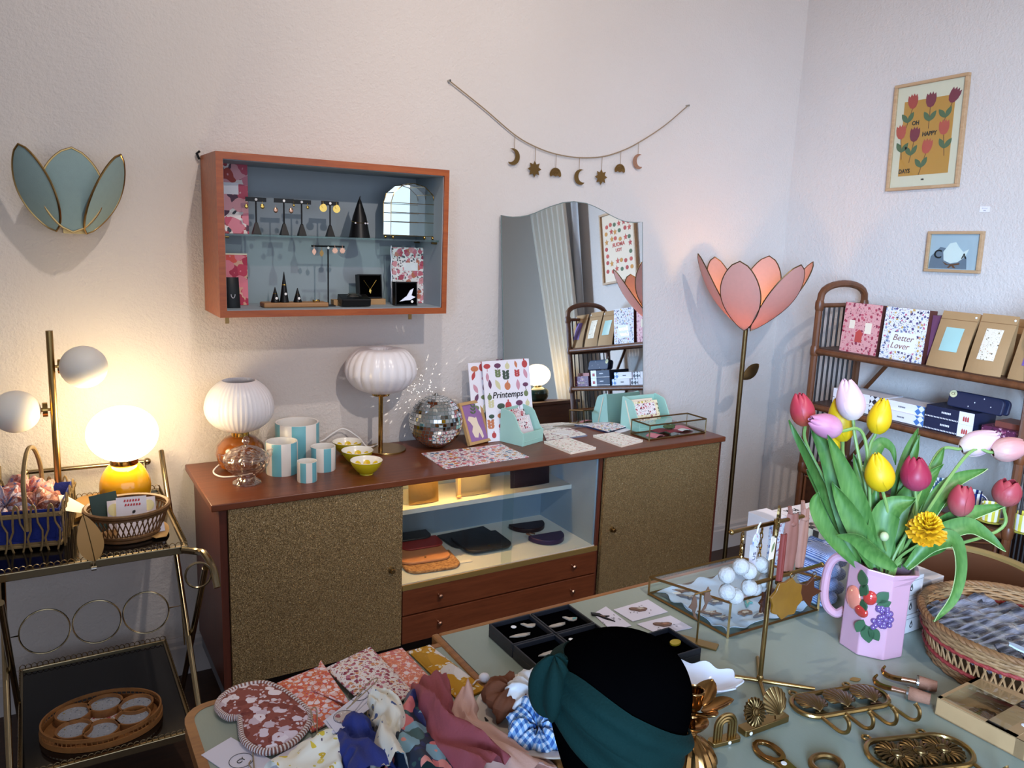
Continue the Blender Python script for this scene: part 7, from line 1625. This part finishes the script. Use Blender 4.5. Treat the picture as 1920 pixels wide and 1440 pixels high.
t.col(t.ramp(nn.outputs[0], [(.3, '16181e'), (.45, '44444e'), (.58, '84828c'), (.74, 'b0acae')])); t.set(Roughness=.12, Specular_IOR_Level=.8, Coat_Weight=.7, Coat_Roughness=.06); t.bump(n_.outputs[0], .35, .012)
rnd = random.Random(21)
for i in range(13):
    y = -.13+.0215*i; half = math.sqrt(max(.001, .160**2-y*y))*.93; lb = 'clear-wrapped pack in the row filling the red-banded basket'
    k = thing('wrapped_pack', lb, 'pack', (bc.x+rnd.uniform(-.006, .006), bc.y+y, TZ+.046+rnd.uniform(-.003, .005)), (-.95, rnd.uniform(-.05, .05), rnd.uniform(-.22, .02)), 'clear-wrapped packs in the wicker basket'); s1, s2 = rnd.random()*6, rnd.random()*6
    def fn(u, v): return ((u-.5)*2*half, -.004*math.sin(PI*v)*(1+.6*math.sin(u*17+s1))-.003*math.sin(u*29+v*11+s2), -.015+v*.072+.003*math.sin(u*12+s2))
    MB().grid(30, 8, fn, thick=.004).build('wrapper', 'cellophane', k, smooth=50)
c = bc+Vector((-.115, -.075, .096)); o = tag(MB().prism([(-.012, -.04), (.012, -.045), (.014, .03), (.006, .045), (-.008, .045), (-.014, .03)], 0, .003).build('product_tag', 'paper_blue', None, smooth=0, loc=c, rot=(.25, .1, .55)), 'pale grey hang tag lying on the wrapped packs at the basket front', 'tag')
# white boxes with a drop logo
def drop(r): return [(r*math.sin(a)*(1 if True else 0), r*.9*-math.cos(a)) for a in [2*PI*i/16*.5+(-PI/2)*0 for i in range(17)]]
dp_ = [(0, .011), (-.0035, .004), (-.0055, -.001), (-.004, -.0055), (0, -.0072), (.004, -.0055), (.0055, -.001), (.0035, .004)]
plain('box_cream', 'd2c8c4', .5, var=.05)
def drop_box(label, x0, x1, y, z, h):
    w_ = x1-x0; o = thing('drop_box', label, 'box', ((x0+x1)/2, y, z), 0, None); MB().box((-w_/2, 0, 0), (w_/2, .10, h)).build('box', 'box_cream', o, smooth=0, bevel=.001)
    MB().box((-w_/2-.0004, -.0003, h*.78), (w_/2+.0004, .1, h*.80)).build('lid_line', 'grey_ink', o, smooth=0)
    flat(o, 'drop_logo', 'black_ink', [[(x, zz+h*.42) for x, zz in dp_]], -.0005, .0005); flat(o, 'drop_mark', 'box_cream', [[(x*.45-.0005, zz*.45+h*.40) for x, zz in dp_]], -.0009, .0004); return o
drop_box('white drop-logo box at the bottom of the stack behind the jug', 1.605, 1.702, .948, TZ+.0003, .044)
drop_box('white drop-logo box in the middle of the stack behind the jug', 1.600, 1.690, .950, TZ+.0448, .044)
drop_box('white drop-logo box on top of the stack behind the jug', 1.600, 1.686, .952, TZ+.0893, .044)
drop_box('lower white drop-logo box of the pair towards the wicker basket', 1.706, 1.80, .965, TZ+.0003, .05)
drop_box('upper white drop-logo box of the pair towards the wicker basket', 1.704, 1.796, .967, TZ+.0508, .05)
# blue and white packs, tall white boxes behind the glass case
t = NT('argyle_pack'); v = t.coord((1, 1, 1), (PI/2, 0, 0)); vr_ = t.voro(t.coord(), 90); w_ = t.add('ShaderNodeTexWave', wave_type='BANDS'); w_.inputs['Scale'].default_value = 90; t.link(t.coord((1, .2, 1), (0, .6, 0)), w_.inputs[0])
t.col(t.mix(t.math('GREATER_THAN', w_.outputs['Fac'], .5), t.ramp(vr_.outputs['Distance'], [(.2, '2a3e86'), (.5, '5a74b8')]), 'c4cfe8')); t.set(Roughness=.45)
for i in range(4):
    lb = ('bottom', 'second', 'third', 'topmost')[i]
    for j in range(2):
        o = thing('patterned_pack', '%s blue and white pack of the %s pile behind the jug handle' % (lb, ('nearer', 'farther')[j]), 'pack', (1.592+.066*j, 1.155+.03*j, TZ+.0004+.0352*i), (0, 0, .02*i-.03))
        def fn(u, v): return ((u-.5)*.062, -.045-.004*math.sin(PI*u)*math.sin(PI*v), v*.035)
        m = MB(); w2, d2, h2 = .031, .045, .035
        def pill(u, v): a = 2*PI*u; b = PI*(v-.5); cx, sx_ = math.cos(a), math.sin(a); k = (abs(cx)**6+abs(sx_)**6)**(-1/6); q = math.cos(b)**.35; return (w2*cx*k*q, d2*sx_*k*q, h2/2*(1+math.sin(b)*1.0*(.75+.25*q)))
        m.grid(32, 10, pill).build('packet', 'argyle_pack', o, smooth=60)
t = NT('checker_dark'); ck = t.add('ShaderNodeTexChecker'); t.link(t.coord(), ck.inputs[0]); ck.inputs[1].default_value = hexc('3a322e'); ck.inputs[2].default_value = hexc('c8bca8'); ck.inputs['Scale'].default_value = 60; t.col(ck.outputs[0]); t.set(Roughness=.5)
tag(MB().box((-.03, -.03, 0), (.045, .03, .02)).build('checked_box', 'checker_dark', None, smooth=0, loc=(1.655, 1.21, TZ+.142), rot=.05), 'small checked beige and dark box on top of the blue packs', 'box')
floral('box_redprint', 'd8dae4', ['9a6a80', '7a84b0', 'c0a0b0'], 70, .5, .3, ['b8bcd0', 'a05a64'])
plain('box_side', '8a7e74', .6)
def tall_box(label, x0, x1, z, h, front, txt=None, y=1.345):
    w_ = x1-x0; o = thing('gift_carton', label, 'box', ((x0+x1)/2, y, z), 0); MB().box((-w_/2, .001, 0), (w_/2, .075, h)).build('box', 'white_card', o, smooth=0); MB().box((-w_/2, 0, .0), (w_/2, .0012, h)).build('front', front, o, smooth=0)
    MB().box((w_/2, .0, 0), (w_/2+.001, .075, h)).build('side', 'box_side', o, smooth=0)
    if txt: lettering(txt[0], .026, 'black_ink', o, (-.02, .050, h+.0006), (0, 0, PI)); lettering(txt[1], .026, 'black_ink', o, (-.02, .024, h+.0006), (0, 0, PI))
    return o
tall_box('white carton with faded red and blue print behind the pompoms', 1.63, 1.70, TZ+.0003, .068, 'box_redprint'); tall_box('upper printed carton of the pile behind the pompoms', 1.63, 1.70, TZ+.0688, .066, 'box_redprint')
tall_box('lower white carton behind the hanging ribbons', 1.704, 1.88, TZ+.0003, .062, 'white_card'); tall_box('upper white carton lettered on top behind the ribbons', 1.704, 1.88, TZ+.0628, .062, 'white_card', ('PUR', 'GOLD'))
# chair
wood('chair_wood', '5c3a18', '7a5024', .4); plain('chair_velvet', '5e3210', .8, var=.25, scale=12); plain('chair_piping', '8a7040', .5)
o = thing('chair', 'rounded tub chair with brown seat back and pale rim at the table end', 'chair', (1.815, 1.0, 0)); R_ = .295
def sh(u, v): a = -.95+1.9*u; return (R_*(1+.03*v)*math.cos(a), R_*(1+.03*v)*math.sin(a), .42+(.40-.10*abs(2*u-1)**3)*v)
MB().grid(24, 8, sh, thick=.03).build('backrest', 'chair_velvet', o, smooth=60)
MB().tube([(lambda p_: (p_[0]-.012*math.cos(-1+2*i/24), p_[1]-.012*math.sin(-1+2*i/24), p_[2]+.002))(sh(i/24, 1)) for i in range(25)], .012, 8).build('rim', 'chair_piping', o)
MB().lathe(sm([(.24, .40), (.27, .42), (.265, .455), (.2, .475), (.001, .48)], 3), 40, Matrix.Translation((.06, 0, 0))).build('seat', 'chair_velvet', o, smooth=60)
for x, y in ((.22, .16), (.22, -.16), (-.08, .18), (-.08, -.18)): MB().cyl((x+.02, y*1.15, 0), (x, y, .41), .012, .018).build('leg', 'chair_wood', o)
# ------------------------------------------------------------------ pink jug and its flowers
t = NT('jug_pink'); t.col('d4a4b8'); n_ = t.noise(t.coord(), 12); t.col(t.mix(n_.outputs[0], 'c294a2', 'b88a98')); t.set(Roughness=.28, Subsurface_Weight=.05)
jc = T(1631, 1209); J = Vector((jc.x, jc.y, TZ+.0003)); JH = .192
view = Vector((-J.x, -J.y, 0)).normalized(); side = Vector((-view.y, view.x, 0)); side = side if side.dot(CR) > 0 else -side
jr = math.atan2(side.y, side.x)
o = thing('jug', 'pink octagonal ceramic jug with moulded fruit holding tulips', 'jug', J, (0, 0, jr))
def octo(r, z, spout=0):
    out = []
    for i in range(8):
        a = PI/8+.05+PI/4*i; x, y = r*math.cos(a), r*math.sin(a); zz = z
        if spout: 
            if i in (7, 0): x += spout; zz += .002
            zz += -.10*x*1.0-.004*0
        out.append((x, y, zz))
    return out
R0, R1 = .0665, .0655; V = []; F = []
for ring in (octo(R0, 0), octo(R1, JH*.85), octo(R1*1.0, JH-.012, .006), octo(R1*1.01, JH-.0, .014), octo(R1*.92, JH-.001, .010), octo(R1*.9, JH-.03), octo(R0*.88, .01)): V += ring
for j in range(6):
    for i in range(8): F.append((j*8+i, j*8+(i+1) % 8, (j+1)*8+(i+1) % 8, (j+1)*8+i))
F.append(tuple(reversed(range(8)))); F.append(tuple(48+i for i in range(8)))
MB().put(V, F).build('body', 'jug_pink', o, smooth=0, bevel=.002)
MB().tube(smooth_path([(-.058, -.005, JH-.004), (-.085, -.012, JH-.004), (-.100, -.014, JH-.03), (-.103, -.014, JH*.55), (-.095, -.012, JH*.38), (-.075, -.008, JH*.30), (-.058, -.004, JH*.36)], 6), .0095, 10).build('handle', 'jug_pink', o)
plain('fruit_peach', 'd8806a', .15, var=.2, Coat_Weight=.5); plain('fruit_red', 'b8342e', .12, var=.15, Coat_Weight=.6); plain('fruit_leaf', '35583a', .3, var=.3); plain('fruit_grape', '6a4e86', .15, var=.2, Coat_Weight=.5)
af = PI/8+.05+PI/4*5; fa, fb = Vector((R1*math.cos(af), R1*math.sin(af), 0)), Vector((R1*math.cos(af+PI/4), R1*math.sin(af+PI/4), 0)); ga = Vector((R1*math.cos(af-PI/4), R1*math.sin(af-PI/4), 0))
def onface(u, z, A=None, B=None, out=.0): A = fa if A is None else A; B = fb if B is None else B; p_ = A.lerp(B, u); n_ = Vector(((B-A).y, -(B-A).x, 0)).normalized(); return p_+n_*out+Vector((0, 0, z)), math.atan2((B-A).y, (B-A).x)
def blob(name, u, z, r, mat, A=None, B=None): p_, rz = onface(u, z, A, B); MB().ball((0, 0, 0), r, 20, 12, Matrix.Translation(p_) @ Matrix.Rotation(rz, 4, 'Z')).build(name, mat, o)
blob('peach', .45, .118, (.021, .009, .026), 'fruit_peach', ga, fa); blob('peach', .92, .098, (.018, .008, .013), 'fruit_red', ga, fa); blob('cherry', .22, .132, (.014, .009, .016), 'fruit_red')
m = MB(); rnd = random.Random(2)
for i in range(34):
    x, z = rnd.uniform(-.022, .022), rnd.uniform(-.024, .024)
    if abs(x)+abs(z)*.6 > .03: continue
    p_, rz = onface(.70+x/.05, .092+z); m.ball((0, 0, 0), (.0062, .006, .0062), 10, 8, Matrix.Translation(p_) @ Matrix.Rotation(rz, 4, 'Z'))
m.build('grapes', 'fruit_grape', o)
for u, z, a, L, A, B in ((.18, .072, -1.3, .03, None, None), (.32, .07, -.9, .026, None, None), (.08, .082, -1.9, .024, None, None), (.45, .125, .9, .026, None, None), (.5, .118, .5, .022, None, None), (.95, .15, 1.9, .028, ga, fa), (.85, .13, 1.2, .024, ga, fa), (.95, .125, -1.2, .02, ga, fa)):
    p_, rz = onface(u, z, A, B, .0012); MB().outline(leafp(0, 0, a, L*1.35, L*.45), .004, Matrix.Translation(p_) @ Matrix.Rotation(rz, 4, 'Z')).build('moulded_leaf', 'fruit_leaf', o, smooth=0)
# ---- flowers
def petal_mat(name, c1, c2, rough=.45):
    t = NT(name); v = t.coord(); s_ = t.add('ShaderNodeSeparateXYZ'); t.link(v, s_.inputs[0]); n_ = t.noise(t.coord((60, 60, 8)), 3, 3)
    k = t.math('ADD', t.math('MULTIPLY', s_.outputs[2], 16), t.math('MULTIPLY', n_.outputs[0], .5)); t.col(t.ramp(k, [(.1, c2), (.8, c1)])); t.set(Roughness=rough)
    tl = t.add('ShaderNodeBsdfTranslucent'); tl.inputs[0].default_value = hexc(c1); mx = t.add('ShaderNodeMixShader'); mx.inputs[0].default_value = .25; t.link(t.b.outputs[0], mx.inputs[1]); t.link(tl.outputs[0], mx.inputs[2]); t.link(mx.outputs[0], t.out.inputs[0])
petal_mat('tulip_red', 'b83848', 'c8643c'); petal_mat('tulip_pink', 'd08aa8', 'e4b4c4'); petal_mat('tulip_pale', 'e8c4d0', 'eadcc8'); petal_mat('tulip_blush', 'dc9c98', 'e8c4b8'); petal_mat('tulip_yellow', 'e8be10', 'd8b81c'); petal_mat('tulip_plum', 'a82a48', 'b8506a'); petal_mat('tulip_rust', 'b0404a', 'b87068'); petal_mat('ranunculus_yellow', 'f0c61c', 'dca018')
plain('stem_green', '7a9a50', .5, var=.2); plain('bud_cream', 'b8c090', .5, var=.2)
t = NT('leaf_green'); v = t.coord(); n_ = t.noise(t.coord((40, 40, 6)), 4, 3); n2 = t.noise(v, 9); t.col(t.mix(n2.outputs[0], t.ramp(n_.outputs[0], [(.3, '4c7a32'), (.7, '74a04e')]), '3c6a2e')); t.set(Roughness=.42)
tl = t.add('ShaderNodeBsdfTranslucent'); tl.inputs[0].default_value = hexc('6a9a40'); mx = t.add('ShaderNodeMixShader'); mx.inputs[0].default_value = .2; t.link(t.b.outputs[0], mx.inputs[1]); t.link(tl.outputs[0], mx.inputs[2]); t.link(mx.outputs[0], t.out.inputs[0])
plain('leaf_edge', 'a8bc80', .45)
JD = depth_of(J+Vector((0, 0, .1)))
def at_d(px, py, dd): return Vector((0, 0, CAM_H))+ray(px, py)*((JD+dd)/FPX)
mouth = J+Vector((0, 0, JH-.02))
def flower_axis(px, py, tx, ty, dd): a, b = at_d(px, py, dd), at_d(tx, ty, dd); return (b-a).normalized()
def tulip(label, px, py, wpx, hpx, tip, dd, mat, openness=.15, lean=0.0, seed=0, mx_=0.0, my_=0.0):
    """px, py: middle of the head; tip: a pixel its axis points at"""
    c = at_d(px, py, dd); ax = flower_axis(px, py, tip[0], tip[1], dd); ax = (ax-CF*lean).normalized(); W_, H_ = 1.1*wpx*(JD+dd)/FPX, 1.1*hpx*(JD+dd)/FPX
    base = c-ax*H_*.5; q = ax.to_track_quat('Z', 'Y'); o = thing('tulip', label, 'flower', base, q.to_euler(), None)
    rnd = random.Random(seed)
    for layer in range(2):
        for i in range(3):
            a0 = 2*PI*i/3+layer*PI/3+rnd.uniform(-.1, .1); op = openness*(1 if layer else .7)+rnd.uniform(-.03, .03); hh = H_*(.97+rnd.uniform(-.03, .05))
            def fn(u, v):
                prof = math.sin(PI*min(1, (u*.93+.03))**.72)**.75; r = W_*.5*(prof*(1-op)+op*(u**.8)*1.1)*(1.0 if layer else .93)+.001
                wd = 1.15*math.sin(PI*min(.999, u*.93+.04))**.4*(1-.12*u); a = a0+(v-.5)*2*wd
                tipz = (1-.10*(2*v-1)**2*u); return (r*math.cos(a), r*math.sin(a), hh*u*tipz)
            MB().grid(12, 10, fn, thick=.0012).build('petal', mat, o, smooth=70)
    inv = q.inverted(); s0 = mouth+Vector((mx_, my_, -.09))+side*0; P = [s0, mouth+Vector((mx_, my_, .02)), base-ax*.06*(1 if (base-mouth).length > .16 else .4), base+ax*.002]
    pts = [inv @ (p_-base) for p_ in smooth_path(P, 8)]
    MB().tube(pts, .0036, 7).build('stem', 'stem_green', o)
    return o
def sd(k): return (side*k).x, (side*k).y
for i, (lb, px, py, w_, h_, tip, dd, mt, op, ln, k) in enumerate((
    ('red tulip at the far left of the bouquet, tinged orange below', 1504, 767, 40, 56, (1496, 730), .0, 'tulip_red', .12, .1, -.03),
    ('mauve pink tulip lying sideways below the red one', 1546, 797, 42, 58, (1516, 786), -.05, 'tulip_pink', .15, .1, -.02),
    ('tall yellow tulip behind the mauve pink one', 1576, 786, 44, 74, (1570, 745), .05, 'tulip_yellow', .12, .1, -.02),
    ('yellow tulip petals hanging low behind the mauve pink one', 1556, 828, 34, 44, (1548, 800), .07, 'tulip_yellow', .35, 0, -.03),
    ('pale pink tulip highest of the bouquet', 1594, 748, 46, 70, (1588, 705), .0, 'tulip_pale', .10, .0, .0),
    ('yellow tulip upright beside the pale pink highest one', 1650, 780, 38, 60, (1658, 740), .03, 'tulip_yellow', .12, .1, .0),
    ('yellow egg-shaped tulip in the middle of the bouquet', 1648, 884, 45, 66, (1640, 850), -.06, 'tulip_yellow', .02, .1, .0),
    ('plum red tulip in the middle beside the egg-shaped yellow one', 1717, 887, 50, 58, (1716, 850), -.03, 'tulip_plum', .2, .1, .02),
    ('pale pink tulip stretching towards the gift box at the right', 1838, 829, 42, 66, (1875, 815), .03, 'tulip_pale', .15, .1, .03),
    ('salmon pink tulip farthest right, tilted outwards', 1893, 842, 44, 56, (1925, 835), .0, 'tulip_blush', .3, .1, .03),
    ('rusty pink tulip before the striped cups with a loose petal', 1802, 938, 44, 52, (1806, 905), -.04, 'tulip_rust', .3, .1, .03),
    ('wide open rusty tulip at the far right above the leaf', 1888, 924, 50, 44, (1893, 895), -.02, 'tulip_rust', .4, .15, .03))):
    mxx, myy = sd(k); tulip(lb, px, py, w_, h_, tip, dd, mt, op, ln, i, mxx, myy)
# ranunculus
c = at_d(1738, 990, -.09); ax = (flower_axis(1738, 990, 1732, 960, -.09)*.7-CF*.55).normalized(); q = ax.to_track_quat('Z', 'Y'); Rr = 36*(JD-.09)/FPX
o = thing('ranunculus', 'ruffled yellow ranunculus bloom at the front of the bouquet', 'flower', c, q.to_euler()); rnd = random.Random(9)
for L_i in range(6):
    rr_ = Rr*(.22+.155*L_i); n = 4+L_i
    for i in range(n):
        a0 = 2*PI*i/n+L_i*.7+rnd.uniform(-.15, .15); tl_ = .3+.16*L_i+rnd.uniform(-.05, .08)
        def fn(u, v):
            a = a0+(v-.5)*2*(.75 if L_i < 4 else .55)*(.5+.5*math.sin(PI*min(1, u+.1))); r = rr_*(u**.7)*(1+.03*math.sin(v*9)); z = Rr*((.95, .9, .8, .6, .3, .0)[L_i])*math.sin(min(1, u*1.1)*PI/2)+.05*Rr*math.sin(v*13+i*2+L_i)*u-(Rr*.06*L_i)
            return (r*math.cos(a), r*math.sin(a), z)
        MB().grid(7, 8, fn, thick=.0008).build('petal', 'ranunculus_yellow', o, smooth=70)
inv = q.inverted(); MB().tube([inv @ (p_-c) for p_ in smooth_path([mouth+Vector((*sd(.02), -.09)), mouth+Vector((*sd(.025), .02)), c-ax*.04, c-ax*.006], 7)], .003, 6).build('stem', 'stem_green', o)
c = at_d(1658, 1006, -.075); o = thing('flower_bud', 'small closed cream bud low in front of the leaves', 'bud', c); MB().ball((0, 0, 0), (.009, .009, .010), 14, 10).build('bud', 'bud_cream', o); MB().tube(smooth_path([mouth+Vector((*sd(.01), -.06))-c, mouth+Vector((*sd(.012), .02))-c, (.0, .0, -.008)], 6), .0022, 6).build('stem', 'stem_green', o)
# leaves: pixel polyline of the midrib, width in px, depth offset at tip, twist
def blade(label, pts, wpx, d0, d1, face=0.3, seed=0, edge=False, fold=.25):
    n = len(pts)-1; P = smooth_path([at_d(x, y, d0+(d1-d0)*(i/n)**1.2) for i, (x, y) in enumerate(pts)], 7); N = len(P)-1; c = P[0]; Q = [p_-c for p_ in P]; W_ = wpx*JD/FPX
    def fr(u, v):
        k = u*N; j = min(N-1, int(k)); t_ = k-j; p_ = Q[j].lerp(Q[j+1], t_); d_ = (Q[min(N, j+2)]-Q[max(0, j-1)]).normalized()
        s_ = d_.cross(-CF).normalized(); nn = s_.cross(d_).normalized(); fa_ = face+.35*math.sin(u*3+seed); s2 = s_*math.cos(fa_)+nn*math.sin(fa_); n2 = s2.cross(d_)
        w_ = W_*.5*(math.sin(PI*min(1, (u*.93+.07))**1.0)**.7*(1-.15*u)) if u < .999 else 0.0002; x = v*2-1
        return p_+s2*(x*w_)-n2*(fold*W_*(1-x*x)*.5)
    o = thing('tulip_leaf', label, 'leaf', c, 0, 'tulip leaves in the pink jug'); MB().grid(36, 8, fr, thick=.0008).build('blade', 'leaf_green', o, smooth=70)
    if edge: MB().tube([fr(i/36, 1) for i in range(37)], .0009, 4).build('pale_edge', 'leaf_edge', o)
LF = [([(1612, 1062), (1570, 975), (1515, 860), (1478, 788)], 34, 0, .02, .9), ([(1606, 1062), (1580, 950), (1556, 860), (1520, 800)], 44, -.02, -.03, .3), ([(1640, 1066), (1618, 975), (1585, 890), (1552, 815)], 40, -.04, -.07, .4),
      ([(1605, 1060), (1565, 990), (1545, 925), (1512, 880)], 36, .02, .05, .5), ([(1608, 1062), (1555, 1000), (1530, 950), (1535, 922)], 30, -.03, -.05, .3), ([(1655, 1066), (1652, 1010), (1668, 955), (1718, 934)], 54, -.05, -.07, .2),
      ([(1680, 1068), (1640, 1042), (1605, 1012), (1568, 1004)], 34, -.06, -.09, .3), ([(1690, 1066), (1735, 970), (1785, 905), (1852, 879)], 34, 0, .02, .3), ([(1686, 1060), (1722, 945), (1752, 880), (1771, 838)], 24, .02, .03, .8),
      ([(1670, 1060), (1680, 950), (1700, 860), (1722, 802)], 28, .03, .05, .7), ([(1672, 1060), (1690, 930), (1712, 860), (1724, 815)], 20, .01, .02, .9), ([(1696, 1064), (1750, 1000), (1810, 965), (1890, 946)], 36, -.02, -.02, .2),
      ([(1700, 1062), (1745, 1010), (1810, 985), (1850, 1002), (1886, 1034)], 34, -.05, -.06, .1), ([(1700, 1064), (1745, 1020), (1790, 1012), (1803, 1060), (1790, 1120), (1752, 1166)], 38, -.06, -.10, .2), ([(1640, 1064), (1622, 960), (1630, 880), (1650, 832), (1672, 840), (1680, 872)], 26, .03, .05, .4),
      ([(1668, 1066), (1675, 1000), (1700, 930), (1770, 870)], 40, 0, .0, .4), ([(1650, 1066), (1640, 1010), (1622, 930), (1600, 850)], 36, 0, .02, .3), ([(1640, 1066), (1628, 1030), (1590, 960), (1560, 905)], 42, -.05, -.06, .3), ([(1700, 1066), (1730, 1035), (1765, 1018), (1745, 985)], 30, -.02, .0, .4), ([(1660, 1066), (1700, 1010), (1740, 960), (1790, 935)], 32, .03, .05, .5), ([(1635, 1066), (1600, 1020), (1560, 960), (1548, 880)], 30, .03, .05, .3), ([(1660, 1068), (1662, 1020), (1640, 960), (1645, 910)], 34, -.02, -.02, .3)]
for i, (pts, wp, d0, d1, fc) in enumerate(LF): blade('long green tulip leaf standing in the pink jug', pts, wp, d0, d1, fc, i, i in (7, 12, 13, 11))
